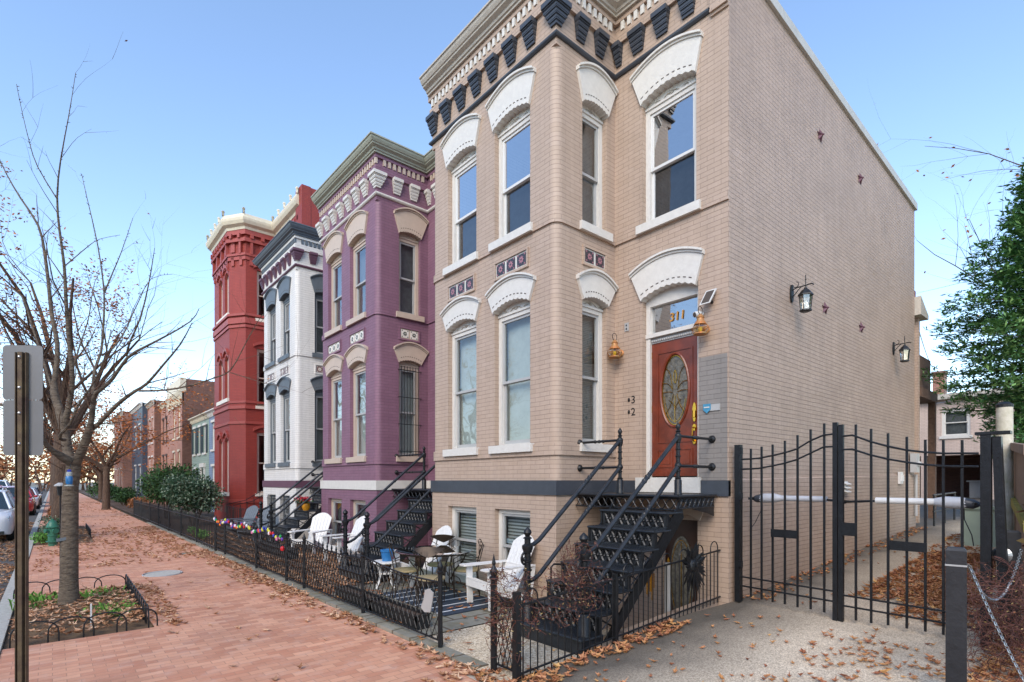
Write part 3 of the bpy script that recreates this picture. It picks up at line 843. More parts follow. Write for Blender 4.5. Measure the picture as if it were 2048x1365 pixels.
# basement door under the steps
dmB = xmap(XD)
mb = MB(); mb.mbox(dmB, 4.04, 4.64, 0.12, 0.17, -0.5, 1.29); bd = mb.build('basement_door', 'doorwood2', beige, label='dark basement door with arched glass and brass handle')
mb = MB(); mb.prism(dmB, oval(4.36, 0.42, 0.2, 0.62, 30), 0.105, 0.119); mb.build('oval_glass', 'doorglass', bd)
mb = MB(); mb.tube([dmB(a, 0.10, z) for a, z in oval(4.36, 0.42, 0.17, 0.56, 30)], 0.005, 5, close=True); mb.tube([dmB(4.36, .1, -.1), dmB(4.36, .1, .95)], .005, 5); mb.build('leading', 'brass', bd)
mb = MB()
mb.prism(dmB, oval(4.57, 0.55, 0.026, 0.16, 14), 0.09, 0.119); mb.tube([dmB(4.57, .09, .50), dmB(4.57, .04, .46), dmB(4.57, .04, .3), dmB(4.57, .09, .25)], .012, 6); mb.build('door_handle', 'brass', bd)
mb = MB(); Aa = arc_pts(4.0, 4.68, 1.29, 0.10, 10); mb.strip(dmB, Aa, [(a + (a - 4.34) * .2, z + 0.16) for a, z in Aa], -0.02, 0.1); mb.build('basement_hood', 'cream', beige)
# ---------------------------------------------------------------- ground
def gmat_concrete(name, c1, c2, c3, scale=55, wet=None, bump=0.5, rough=0.8):
    m, n, b = newmat(name); L = n.links.new
    g = N(n, 'ShaderNodeNewGeometry')
    vo = N(n, 'ShaderNodeTexVoronoi'); vo.inputs['Scale'].default_value = scale; L(g.outputs['Position'], vo.inputs['Vector'])
    sp = N(n, 'ShaderNodeSeparateColor'); L(vo.outputs['Color'], sp.inputs[0])
    r = N(n, 'ShaderNodeValToRGB'); e = r.color_ramp.elements
    e[0].color = srgb(c1); e[0].position = 0.15; e[1].color = srgb(c3); e[1].position = 0.95
    x = e.new(0.55); x.color = srgb(c2)
    L(sp.outputs[0], r.inputs[0])
    n1 = N(n, 'ShaderNodeTexNoise'); n1.inputs['Scale'].default_value = 1.1; n1.inputs['Detail'].default_value = 8; n1.inputs['Roughness'].default_value = 0.7
    L(g.outputs['Position'], n1.inputs['Vector'])
    mr = N(n, 'ShaderNodeMapRange'); mr.inputs[1].default_value = 0.35; mr.inputs[2].default_value = 0.62; mr.inputs[3].default_value = 0.72; mr.inputs[4].default_value = 1.08
    L(n1.outputs['Fac'], mr.inputs[0])
    mc = N(n, 'ShaderNodeMix', data_type='RGBA', blend_type='MULTIPLY'); mc.inputs[0].default_value = 1
    L(r.outputs[0], mc.inputs[6]); L(mr.outputs[0], mc.inputs[7])
    last = mc.outputs[2]
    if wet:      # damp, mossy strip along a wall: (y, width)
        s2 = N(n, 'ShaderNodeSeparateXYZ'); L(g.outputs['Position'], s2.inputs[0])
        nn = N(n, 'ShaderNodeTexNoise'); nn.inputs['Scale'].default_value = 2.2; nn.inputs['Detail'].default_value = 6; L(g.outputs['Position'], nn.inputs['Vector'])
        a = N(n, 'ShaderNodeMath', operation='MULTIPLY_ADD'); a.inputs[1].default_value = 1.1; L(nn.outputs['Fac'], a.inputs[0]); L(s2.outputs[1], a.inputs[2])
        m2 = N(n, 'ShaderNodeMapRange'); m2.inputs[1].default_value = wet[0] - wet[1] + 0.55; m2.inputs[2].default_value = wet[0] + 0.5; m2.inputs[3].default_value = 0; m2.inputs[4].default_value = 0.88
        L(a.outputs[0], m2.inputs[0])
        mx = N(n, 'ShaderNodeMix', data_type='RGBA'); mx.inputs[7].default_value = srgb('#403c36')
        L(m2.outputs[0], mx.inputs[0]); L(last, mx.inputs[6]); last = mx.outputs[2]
    L(last, b.inputs['Base Color']); b.inputs['Roughness'].default_value = rough
    bp = N(n, 'ShaderNodeBump'); bp.inputs['Strength'].default_value = bump; bp.inputs['Distance'].default_value = 0.006
    L(vo.outputs['Distance'], bp.inputs['Height']); L(bp.outputs[0], b.inputs['Normal'])
    return m
M['sidewalk'] = brick_mat('brick paving', '#c08264', '#dca483', '#ac7c62', bw=0.205, rh=0.1, ms=0.0038, bump=0.45, ground=True, var=0.16, rough=0.8, fine=0.8, wob=0.012, stain=('#cba795', 4.0, 0.50, 0.72, 0.6))
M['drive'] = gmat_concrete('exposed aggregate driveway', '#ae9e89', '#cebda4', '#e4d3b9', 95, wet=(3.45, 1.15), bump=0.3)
M['pad'] = gmat_concrete('pale aggregate slab', '#a3917a', '#c9b799', '#e2d6be', 60)
M['dirt'] = mat('bare soil', '#57422f', 0.95, col2='#7d6448', scale=7, bump=1.0, bscale=30)
M['soil'] = mat('planting soil', '#3d2e24', 0.95, col2='#5d4836', scale=14, bump=1.0, bscale=50)
M['kerb'] = mat('granite kerb', '#b1ada2', 0.85, var=0.15, scale=20, bump=0.5, bscale=90)
M['bluestone'] = brick_mat('flagstone', '#7f7d72', '#989486', '#5f5546', bw=0.62, rh=0.42, ms=0.02, bump=0.7, ground=True, var=0.2, rough=0.85, fine=0.5, wob=0.03, stain=('#6f6747', 2.5, 0.48, 0.65, 0.8))
M['farpave'] = mat('far ground', '#6d665a', 0.9, col2='#7d7466', scale=0.5)

def sheet(name, pts_rows, m, kind='structure', z=None):
    """grid of rows of points"""
    mb = MB()
    for i in range(len(pts_rows) - 1):
        A, B = pts_rows[i], pts_rows[i + 1]
        for k in range(len(A) - 1): mb.poly([A[k], A[k + 1], B[k + 1], B[k]])
    o = mb.build(name, m); o['kind'] = kind
    me = o.data
    if me.polygons and me.polygons[0].normal.z < 0: me.flip_normals()
    return o
def slope(x):
    P = [(3.2, 0.0), (16, 0.73), (24, 0.93), (34, 1.02), (80, 1.1)]
    if x <= 3.2: return 0.0
    for (a, za), (b, zb) in zip(P, P[1:]):
        if x <= b: return za + (zb - za) * (x - a) / (b - a)
    return 1.1
# ground: one sheet to the horizon with a pit left for the basement entrance
mb = MB()
GX = [-900, -40, -9.9, -0.62, 3.18, 4.98, 6.90, 40, 900]; GY = [-900, -40, 3.70, 5.49, 100, 900]
for i in range(len(GX) - 1):
    for j in range(len(GY) - 1):
        if 4.9 < (GX[i] + GX[i + 1]) / 2 < 6.91 and 3.7 < (GY[j] + GY[j + 1]) / 2 < 5.5: continue
        zz = -0.16
        mb.poly([(GX[i], GY[j], zz), (GX[i + 1], GY[j], zz), (GX[i + 1], GY[j + 1], zz), (GX[i], GY[j + 1], zz)])
tag(mb.build('ground', 'farpave'), kind='structure')
sheet('road', [[(-9.8, -60, -0.125), (-0.62, -60, -0.125)], [(-9.8, 220, -0.125), (-0.62, 220, -0.125)]], 'asphalt')
# sidewalk with the tree pits left out
mb = MB()
SX = [-0.42, -0.40, 0.98, 1.0, 3.12]; SY = [-30, 8.1, 11.4, 20.5, 28, 33, 37, 150]
pits = [(-0.42, 0.99, 6.55, 9.55)]
for i in range(len(SX) - 1):
    for j in range(len(SY) - 1):
        ca, cb = (SX[i] + SX[i + 1]) / 2, (SY[j] + SY[j + 1]) / 2
        if ca < 0.985 and (8.1 < cb < 11.4 or 20.5 < cb < 28 or 33 < cb < 37): continue
        mb.poly([(SX[i], SY[j], 0), (SX[i + 1], SY[j], 0), (SX[i + 1], SY[j + 1], 0), (SX[i], SY[j + 1], 0)])
tag(mb.build('sidewalk', 'sidewalk'), kind='structure')
for (a, b) in ((8.1, 11.4), (20.5, 28), (33, 37)):
    rows = []
    for i in range(9):
        y = a + (b - a) * i / 8
        rows.append([(x, y, -0.03 + 0.09 * sin(pi * i / 8) * sin(pi * (x + .42) / 1.41) + random.uniform(-.008, .008)) for x in [-0.42 + 1.41 * k / 8 for k in range(9)]])
    sheet('tree_pit_soil', rows, 'dirt')
mb = MB()
y = -30
while y < 130:
    mb.box(-0.60, -0.43, y, y + 1.795, -0.16, 0.015); y += 1.8
tag(mb.build('kerb', 'kerb'), kind='structure')
mb = MB()
y = 4.2
for k in range(20):
    mb.box(3.125, 3.29, y, y + 1.18, -0.05, 0.03 + 0.008 * (k % 3)); y += 1.2
tag(mb.build('stone_edging', 'bluestone'), kind='structure')
mb = MB(); y = -30
mb.box(2.98, 3.12, -30, 4.15, -0.05, 0.004); tag(mb.build('pavement_border', 'kerb'), kind='structure')
# yards
sheet('garden_bed', [[(3.3, 8.86, 0.012), (XD + .1, 8.86, 0.012)], [(3.3, 28, 0.012), (XD + .7, 28, 0.012)], [(3.3, 140, 0.012), (7.6, 140, 0.012)]], 'soil')
sheet('patio', [[(3.3, 5.49, 0.016), (4.98, 5.49, 0.016), (XF, 5.49, 0.016)], [(3.3, 8.86, 0.016), (4.98, 8.86, 0.016), (XF, 8.86, 0.016)]], 'bluestone')
sheet('walkway', [[(3.124, 3.76, 0.020), (4.98, 3.76, 0.020)], [(3.124, 5.44, 0.020), (4.98, 5.44, 0.020)]], 'pad')
# stairwell pit
mb = MB()
mb.poly([(4.98, 3.7, -0.5), (6.9, 3.7, -0.5), (6.9, 5.5, -0.5), (4.98, 5.5, -0.5)])
mb.poly([(4.98, 3.76, -0.5), (4.98, 5.5, -0.5), (4.98, 5.5, 0.02), (4.98, 3.76, 0.02)])
tag(mb.build('basement_well', 'pad'), kind='structure')
mb = MB()
mb.hexa([(4.3, 3.735, -0.5), (6.885, 3.735, -0.5), (6.885, 3.86, -0.5), (4.3, 3.86, -0.5), (4.3, 3.735, 0.10), (6.885, 3.735, 0.26), (6.885, 3.86, 0.26), (4.3, 3.86, 0.10)])
tag(mb.build('well_wall', 'beige'), 'low beige curb wall under the driveway railing beside the basement well', 'wall')
# driveway / alley
rows = []
for x in [3.124, 4, 5, 6, 7, 8, 10, 12, 16, 20, 24, 34, 60]:
    rows.append([(x, y, slope(x) + 0.006) for y in (-14, -6, -2, 0.9, 2.0, 3.0, 3.72 if x < 7 else 3.56)])
sheet('driveway', rows, 'drive')
rows = []
for x in [16.03, 20, 24, 34, 60]: rows.append([(x, y, slope(x) + 0.002) for y in (3.56, 8, 20, 40)])
sheet('rear_yard', rows, 'drive')

# ---------------------------------------------------------------- iron front steps
def newel(mb, x, y, z0, z1, r=0.045, scroll=True):
    h = z1 - z0
    P = [(r * 1.5, 0), (r * 1.5, 0.02), (r * 1.35, 0.03), (r * 1.35, h * 0.20), (r * 1.05, h * 0.22), (r * 1.25, h * 0.235)]
    n = 5
    for k in range(n):
        a = h * (0.25 + 0.5 * k / n); b = h * (0.25 + 0.5 * (k + 1) / n)
        P += [(r * 0.72, a), (r * 0.72, b - h * 0.03), (r * 1.0, b - h * 0.02), (r * 1.0, b - h * 0.008)]
    P += [(r * 1.25, h * 0.77), (r * 1.25, h * 0.80), (r * 0.7, h * 0.82), (r * 0.7, h * 0.87), (r * 1.1, h * 0.88), (r * 0.5, h * 0.90), (r * 0.95, h * 0.94), (r * 0.8, h * 0.965), (0.006, h)]
    mb.lathe(P, (x, y, z0), 12)

def staircase(y0, y1, yL, yWall, label, planters=False, skirt_right=True):
    """y0 = south edge of treads, y1 = north edge; platform runs to yL (bay side wall)"""
    root = empty('iron_staircase', (5.0, (y0 + y1) / 2, 0), label, 'staircase', 'black cast iron front steps')
    x0, dx, z0, dz = 4.16, 0.256, 0.20, 0.21
    for k in range(7):
        x = x0 + k * dx; z = z0 + k * dz
        mb = MB()
        if k == 0: mb.box(x + 0.02, x + 0.36, y0 + 0.02, y1 - 0.02, 0.0, z - 0.03)
        extrude = [(0.0, -0.028), (0.0, -0.008), (0.012, 0.0), (0.33, 0.0), (0.33, -0.028)]
        Y0, Y1 = y0, y1
        mb.prism(lambda a, d, zz: (x + a, d, z + zz), extrude, Y0, Y1)
        mb.tube([(x + 0.004, Y0, z - 0.014), (x + 0.004, Y1, z - 0.014)], 0.016, 8)
        mb.tube([(x, Y0 + 0.004, z - 0.014), (x + 0.33, Y0 + 0.004, z - 0.014)], 0.016, 8)
        mb.tube([(x, Y1 - 0.004, z - 0.014), (x + 0.33, Y1 - 0.004, z - 0.014)], 0.016, 8)
        for i in range(5):      # cast non-slip pattern
            for j in range(14):
                px_, py_ = x + 0.05 + i * 0.055, Y0 + 0.06 + j * (Y1 - Y0 - 0.12) / 13
                mb.lathe([(0.013, 0), (0.009, 0.004)], (px_, py_, z), 5)
        mb.build('tread', 'ironblue', root)
        if k > 0:
            mb = MB()
            a, b = y0 + 0.04, y1 - 0.04; zl, zh = z - dz, z - 0.028; X_ = x + 0.03
            mb.box(X_, X_ + 0.012, a, b, zl, zl + 0.02); mb.box(X_, X_ + 0.012, a, b, zh - 0.016, zh)
            mb.box(X_ - 0.006, X_ + 0.02, a - 0.02, a + 0.02, zl, zh); mb.box(X_ - 0.006, X_ + 0.02, b - 0.02, b + 0.02, zl, zh)
            n = 9; wv = (b - a) / n; zc = (zl + zh) / 2; hh = (zh - zl) / 2 - .015
            for i in range(n):
                c = a + (i + .5) * wv
                for s_ in (1, -1):
                    P = [(X_ + 0.006, c - wv / 2 + wv * t, zc + s_ * hh * cos(pi * t) ) for t in [q / 6 for q in range(7)]]
                    mb.tube(P, 0.014, 4, cap=False)
                mb.ball((X_ + 0.006, c - wv / 2 + wv / 2, zc), 0.024, 6)
                mb.ball((X_ + 0.006, c - wv / 2 + 0.001, zc), 0.014, 6)
            mb.box(X_ + 0.024, X_ + 0.028, a, b, zl, zh)  # solid sheet added behind the openwork to stand for the darkness there
            mb.build('riser', 'ironblue', root)
    # platform
    px0 = 5.95; zt = 1.67
    mb = MB()
    mb.box(px0 - 0.03, XD - 0.06, y0 - 0.02, yL - 0.005, zt - 0.03, zt)
    mb.tube([(px0 - 0.03, y0 - 0.02, zt - 0.015), (px0 - 0.03, yL - 0.005, zt - 0.015)], 0.018, 8)
    mb.tube([(px0 - 0.03, y0 - 0.02, zt - 0.015), (XD - 0.06, y0 - 0.02, zt - 0.015)], 0.018, 8)
    plt = mb.build('platform', 'ironblue', root)
    mb = MB()
    def lat(p, q, zl, zh, n):
        p = Vector(p); q = Vector(q); t = (q - p) / n; U = Vector((0, 0, 1))
        e = 0.006
        for zz in (zl, zh): mb.tube([p + U * zz, q + U * zz], 0.011, 4)
        zc = (zl + zh) / 2; hh = (zh - zl) / 2 - .01
        for i in range(n):
            for s_ in (1, -1): mb.tube([p + t * (i + u) + U * (zc + s_ * hh * cos(pi * u)) for u in [v / 6 for v in range(7)]], 0.008, 4, cap=False)
            mb.ball(p + t * (i + .5) + U * zc, 0.016, 6)
    lat((px0, y0, 0), (px0, yL - 0.02, 0), zt - 0.19, zt - 0.04, 14)
    lat((px0, y0, 0), (XD - 0.08, y0, 0), zt - 0.17, zt - 0.04, 8)
    mb.build('apron', 'ironblue', root)
    for Y in (y0 + 0.01, y1 - 0.01):
        mb = MB()
        mb.prism(lambda a, d, zz: (a, d, zz), [(x0 + 0.25, 0.0), (x0 + 0.42, 0.0), (px0 + 0.12, zt - 0.28), (px0 + 0.05, zt - 0.04), (px0 - 0.02, zt - 0.16)], Y - 0.012, Y + 0.012)
        for k in range(1, 7):
            x = x0 + k * dx; z = z0 + k * dz
            mb.tube([(x + 0.02, Y, z - dz + .01), (x + dx, Y, z - .04)], 0.010, 4); mb.tube([(x + 0.03, Y, z - .04), (x + dx, Y, z - dz + .05)], 0.010, 4)
            mb.box(x + 0.01, x + 0.05, Y - 0.014, Y + 0.014, z - dz, z - 0.02)
        mb.build('stringer', 'iron', root)
    for Y in (y0 + 0.01, yL - 0.08):
        mb = MB()
        mb.prism(lambda a, d, zz: (a, d, zz), [(px0 + .02, zt - .04), (XD - .08, zt - .04), (XD - .08, zt - .30), (XD - .2, zt - .26), (px0 + .35, zt - .19)], Y - .01, Y + .01)
        mb.build('platform_bracket', 'iron', root)
    # newels
    lo = [(x0 + 0.13, y0 + 0.09), (x0 + 0.13, y1 - 0.07)]; up = [(6.05, y0 + 0.07), (6.05, y1 - 0.06)]
    for (x, y) in lo:
        mb = MB(); newel(mb, x, y, z0, 1.30, 0.054)
        # ram-head scroll on the street side
        mb.tube([(x - 0.04 - 0.055 * sin(q), y, 0.93 + 0.07 * cos(q)) for q in [i * 0.45 for i in range(9)]], 0.016, 6)
        mb.ball((x - 0.05, y, 0.92), 0.03, 8)
        mb.build('newel_post', 'iron', root, smooth=True)
    for (x, y) in up:
        mb = MB(); newel(mb, x, y, zt, 2.59, 0.034); mb.ball((x, y, 2.42), 0.045, 10); mb.ball((x, y, 2.04), 0.045, 10)
        mb.build('newel_post', 'iron', root, smooth=True)
    for (l, u, side) in ((lo[0], up[0], 'r'), (lo[1], up[1], 'l')):
        for (zu, zl) in ((2.42, 1.08), (2.04, 0.66)):
            mb = MB()
            P = [(l[0] + 0.02, l[1], zl - 0.01), (l[0] + 0.10, l[1], zl + 0.01), (l[0] + 0.19, l[1], zl + 0.055), (l[0] + 0.27, l[1], zl + 0.12), (u[0], u[1], zu)]
            mb.tube(P, 0.027, 10)
            for t in (0.49, 0.53, 0.57, 0.60):
                c = Vector(P[3]).lerp(Vector(P[4]), t); mb.ball(c, 0.035 if t in (0.53, .57) else 0.03, 8)
            mb.build('handrail', 'ironblue', root, smooth=True)
    for zz in (2.42, 2.04):
        mb = MB(); a = up[0]; b = (XD - 0.005, a[1]); mb.tube([(a[0], a[1], zz), (b[0], b[1], zz)], 0.018, 8)
        for t in (.45, .5, .55): mb.ball((a[0] + (b[0] - a[0]) * t, a[1], zz), 0.027, 8)
        mb.lathe([(0.03, 0), (0.05, 0.02), (0.055, 0.035)], (b[0] - .035, b[1], zz), 12, Matrix.Rotation(pi / 2, 4, 'Y')); mb.build('handrail', 'iron', root, smooth=True)
        mb = MB(); a = up[1]; b = (a[0], yL - 0.005); mb.tube([(a[0], a[1], zz), (b[0], b[1], zz)], 0.018, 8)
        for t in (.4, .5, .6): mb.ball((a[0], a[1] + (b[1] - a[1]) * t, zz), 0.027, 8)
        mb.lathe([(0.03, 0), (0.05, 0.02), (0.055, 0.035)], (b[0], b[1] - .035, zz), 12, Matrix.Rotation(-pi / 2, 4, 'X')); mb.build('handrail', 'iron', root, smooth=True)
    return root
staircase(3.75, 4.80, 5.5, None, 'black iron steps with pipe handrails up to the mahogany door of the beige house')
staircase(8.93, 10.03, 11.18, None, 'black iron steps against the plum house, beside the glass patio table')
staircase(14.50, 15.55, 16.45, None, 'black iron steps against the white house, with red flower pots on one tread')
# small hoop rail beside the beige steps
mb = MB(); mb.tube([(4.95, 5.0, 0.0), (4.95, 5.0, 0.72), (4.98, 4.98, 0.76), (5.15, 4.9, 0.75), (5.28, 4.86, 0.62), (5.35, 4.84, 0.5)], 0.014, 6)
mb.tube([(4.95, 5.0, 0.0), (4.95, 5.0, 0.02)], 0.03, 8)
tag(mb.build('grab_rail', 'iron'), 'short black bent grab rail behind the beige house steps', 'rail')

# ---------------------------------------------------------------- fences along the street
def spear(mb, p, r=0.02, h=0.15):
    mb.lathe([(r * .6, 0), (r, h * .12), (r * .5, h * .2), (r * 1.0, h * .42), (r * .75, h * .55), (0.002, h)], p, 6)
def fpost(root, x, y, z0, z1, r=0.026, ball=True, name='post', square_=False):
    mb = MB()
    if square_: mb.box(x - r, x + r, y - r, y + r, z0, z1)
    else:
        mb.tube([(x, y, z0), (x, y, z1 - 0.16)], r, 8)
        mb.lathe([(r, 0), (r * 1.35, 0.01), (r * 1.35, 0.03), (r * .8, 0.04), (r * 1.2, 0.07), (r * 1.25, 0.09), (r * .7, 0.115), (0.003, 0.17)], (x, y, z1 - 0.17), 10)
        mb.tube([(x + 0.02, y + 0.02, z1 - .5), (x + 0.10, y + 0.10, z0)], 0.008, 5)
    return mb.build(name, 'iron', root, smooth=not square_)
def lattice(root, x, ya, yb, za, zb, zt=0.78, zbm=0.10, spacing=0.11, finials=True, x2=None):
    """crossed curved bars between two rails; za/zb = extra height at each end"""
    mb = MB()
    Ln = yb - ya
    n = max(2, int(round(Ln / spacing)))
    top = lambda t: zt + za + (zb - za) * t - 0.05 * sin(pi * t)
    mb.tube([(x, ya + Ln * t, top(t)) for t in [i / 12 for i in range(13)]], 0.011, 6)
    mb.tube([(x, ya, zbm), (x, yb, zbm)], 0.012, 6)
    mb.tube([(x, ya + Ln * t, top(t) - 0.035) for t in [i / 12 for i in range(13)]], 0.006, 5)
    k = 3.2
    for s_ in (1, -1):
        for i in range(-int(k) - 1, n + int(k) + 2):
            P = []
            for q in range(9):
                u = q / 8
                t = (i + s_ * k * (u - 0.5)) / n
                if 0 <= t <= 1: P.append((x + 0.004 * s_, ya + Ln * t, zbm + (top(t) - zbm) * u))
            if len(P) > 1: mb.tube(P, 0.0062, 4, cap=False)
    if finials:
        for i in range(n // 2 + 1):
            t = (i * 1.6 + .5) / n
            if t < 1: spear(mb, (x, ya + Ln * t, top(t) + .005), 0.018, 0.12)
    return mb.build('lattice_panel', 'iron', root)
YP = [4.97, 6.89, 9.15, 10.04, 11.93, 14.6, 15.6]
fx = 3.22
f1 = empty('iron_fence', (fx, 7, 0), 'black crossed-bar iron fence before the beige and plum patios', 'fence')
for y in YP[:4]: fpost(f1, fx, y, 0, 0.97 + (0.03 if y < 5 else 0))
lattice(f1, fx, YP[0], YP[1], -0.04, 0.05, finials=False); lattice(f1, fx, YP[1], YP[2], 0.0, 0.08); lattice(f1, fx, YP[2], YP[3], 0.05, 0.06, finials=False)
f2 = empty('iron_fence', (fx, 12.5, 0), 'black crossed-bar iron fence hung with coloured bulbs before the white house', 'fence')
for y in YP[4:]: fpost(f2, fx, y, 0, 0.97)
lattice(f2, fx, YP[3] + .04, YP[4], 0.05, 0.05); lattice(f2, fx, YP[4], YP[5], 0.05, 0.05); lattice(f2, fx, YP[5], YP[6], 0.05, 0.05, finials=False)
f3 = empty('iron_fence', (fx, 24, 0), 'long black hairpin iron fence before the red house and shrubs', 'fence')
mb = MB(); y = 15.7
while y < 34:
    zt = 0.82
    mb.tube([(fx, y, 0.02), (fx, y, zt), (fx, y + 0.03, zt + 0.06), (fx, y + 0.06, zt), (fx, y + .06, 0.02)], 0.006, 4, cap=False)
    y += 0.20
for z in (0.12, 0.76): mb.tube([(fx, 15.6, z), (fx, 34, z)], 0.012, 5)
mb.build('hairpin_panel', 'iron', f3)
for y in (18, 20.5, 23, 25.5, 28, 31, 34): fpost(f3, fx, y, 0, 1.0)
# short return fence beside the gate opening
f4 = empty('iron_fence', (fx, 3.8, 0), 'short black lattice fence piece tangled with dry vine at the driveway corner', 'fence')
fpost(f4, 3.21, 4.02, -0.02, 1.07, 0.032); fpost(f4, 3.24, 3.72, -0.02, 0.83, 0.030, square_=True)
mb = MB(); spear(mb, (3.21, 4.02, 1.0), 0.022, 0.15); mb.build('finial', 'iron', f4)
lattice(f4, 3.225, 3.74, 4.0, 0, 0.05, zt=0.74, finials=False, spacing=0.06)
# looped railing along the driveway
f5 = empty('looped_railing', (5, 3.70, 0), 'black hoop-topped railing rising along the driveway to the house corner', 'railing')
mb = MB()
gz = lambda x: slope(x)
xs = [3.30 + i * 0.0925 for i in range(39)]
fy = 3.70
for z in (0.07, 0.70): mb.tube([(3.25, fy, gz(3.25) + z), (6.88, fy, gz(6.88) + z)], 0.012, 6)
mb.build('rail', 'iron', f5)
for i, x in enumerate(xs):
    mb = MB(); hi = 0.72
    if i % 4 == 0 and i + 2 < len(xs):
        x2 = xs[i + 2]; cx_ = (x + x2) / 2; r = (x2 - x) / 2
        P = [(x, fy, gz(x) - 0.0)] + [(x, fy, gz(x) + hi)] + [(cx_ - r * cos(q), fy, gz(cx_) + hi + 0.02 + r * 1.05 * sin(q)) for q in [pi * t / 10 for t in range(11)]] + [(x2, fy, gz(x2) + hi)] + [(x2, fy, gz(x2))]
        mb.tube(P, 0.0075, 6, cap=False)
    elif i % 4 == 2: continue
    else: mb.tube([(x, fy, gz(x)), (x, fy, gz(x) + hi - 0.01)], 0.0065, 6)
    mb.build('picket', 'iron', f5)
mb = MB(); mb.box(4.62, 4.66, fy - .02, fy + .02, gz(4.6) - .02, gz(4.6) + .76); mb.build('post', 'iron', f5)

# ---------------------------------------------------------------- driveway gate
GXp = 6.95
def gate(pk, top1, top2, bot, label, hinge, stile, plates):
    root = empty('driveway_gate', (GXp, hinge, 0.25), label, 'gate', 'double driveway gate')
    tz = lambda y, P: next((a[1] + (b[1] - a[1]) * (a[0] - y) / (a[0] - b[0]) for a, b in zip(P, P[1:]) if a[0] >= y >= b[0]), P[-1][1])
    for (y, zt, zb) in pk:
        mb = MB(); mb.box(GXp - 0.011, GXp + 0.011, y - 0.011, y + 0.011, zb, zt); mb.build('picket', 'iron', root)
    for P in (top1, top2):
        mb = MB(); mb.tube([(GXp - 0.018, y, z) for y, z in P], 0.011, 6); mb.build('rail', 'iron', root)
    for z in bot:
        mb = MB(); mb.tube([(GXp - 0.018, top1[0][0], z), (GXp - 0.018, top1[-1][0], z - .02)], 0.011, 6); mb.build('rail', 'iron', root)
    mb = MB(); mb.box(GXp - 0.025, GXp + 0.025, stile[0], stile[1], 0.22, stile[2]); mb.build('stile', 'iron', root)
    for (a, b, z0, z1) in plates:
        mb = MB(); mb.box(GXp - 0.035, GXp - 0.0255, a, b, z0, z1); mb.build('plate', 'iron', root)
    return root
gate([(3.31, 2.27, .33), (3.17, 2.29, .32), (3.03, 2.31, .31), (2.88, 2.35, .31), (2.73, 2.41, .3), (2.58, 2.47, .3), (2.43, 2.53, .29)],
     [(3.43, 2.13), (3.2, 2.14), (3.02, 2.17), (2.87, 2.2), (2.73, 2.24), (2.58, 2.33), (2.43, 2.39), (2.32, 2.395)],
     [(3.43, 2.0), (3.2, 2.01), (3.02, 2.04), (2.87, 2.07), (2.73, 2.11), (2.58, 2.18), (2.43, 2.25), (2.32, 2.25)], (0.58, 0.46),
     'left leaf of the black driveway gate, hinged at the beige house corner', 3.43, (2.285, 2.335, 2.53), [(2.72, 3.04, 1.14, 1.24)])
gate([(2.10, 2.49, .26), (1.95, 2.43, .26), (1.79, 2.37, .27), (1.62, 2.32, .27), (1.46, 2.28, .27), (1.31, 2.27, .27), (1.16, 2.26, .28)],
     [(2.27, 2.36), (2.13, 2.37), (1.96, 2.29), (1.8, 2.23), (1.63, 2.18), (1.47, 2.15), (1.31, 2.13), (1.03, 2.12)],
     [(2.27, 2.21), (2.13, 2.21), (1.96, 2.14), (1.8, 2.09), (1.63, 2.05), (1.47, 2.02), (1.31, 2.0), (1.03, 1.99)], (0.53, 0.41),
     'right leaf of the black driveway gate, with the latch plate', 1.03, (2.225, 2.275, 2.50), [(2.08, 2.235, 1.22, 1.37), (1.44, 1.77, 1.1, 1.2)])
gp = empty('gate_post', (7.0, 3.49, 0.2), 'black hinge post of the gate fixed to the beige house corner', 'post')
mb = MB(); mb.box(6.94, 7.02, 3.455, 3.53, 0.24, 2.33); mb.build('post', 'iron', gp)
mb = MB()
for z in (.7, 1.6, 2.2): mb.box(6.92, 6.96, 3.42, 3.46, z, z + .09)
mb.build('hinge', 'iron', gp)
gp2 = empty('gate_post', (6.98, 0.95, 0.2), 'black steel gate post with a leaning brace beside the white post', 'post')
mb = MB(); mb.box(6.93, 7.02, 0.94, 1.02, 0.2, 2.30); mb.build('post', 'iron', gp2)
mb = MB(); mb.hexa([(6.95, .80, .25), (7.05, .80, .25), (7.05, .88, .25), (6.95, .88, .25), (6.95, .87, 2.28), (7.05, .87, 2.28), (7.05, .935, 2.28), (6.95, .935, 2.28)]); mb.build('brace', 'iron', gp2)
mb = MB(); mb.box(6.92, 7.06, 0.80, 1.06, 2.301, 2.33); mb.build('cap_plate', 'iron', gp2)
M['opener'] = mat('grey painted aluminium', '#b9bcc2', 0.35, var=0.05)
M['opener_white'] = mat('white enamel tube', '#dddddb', 0.35, var=0.05)
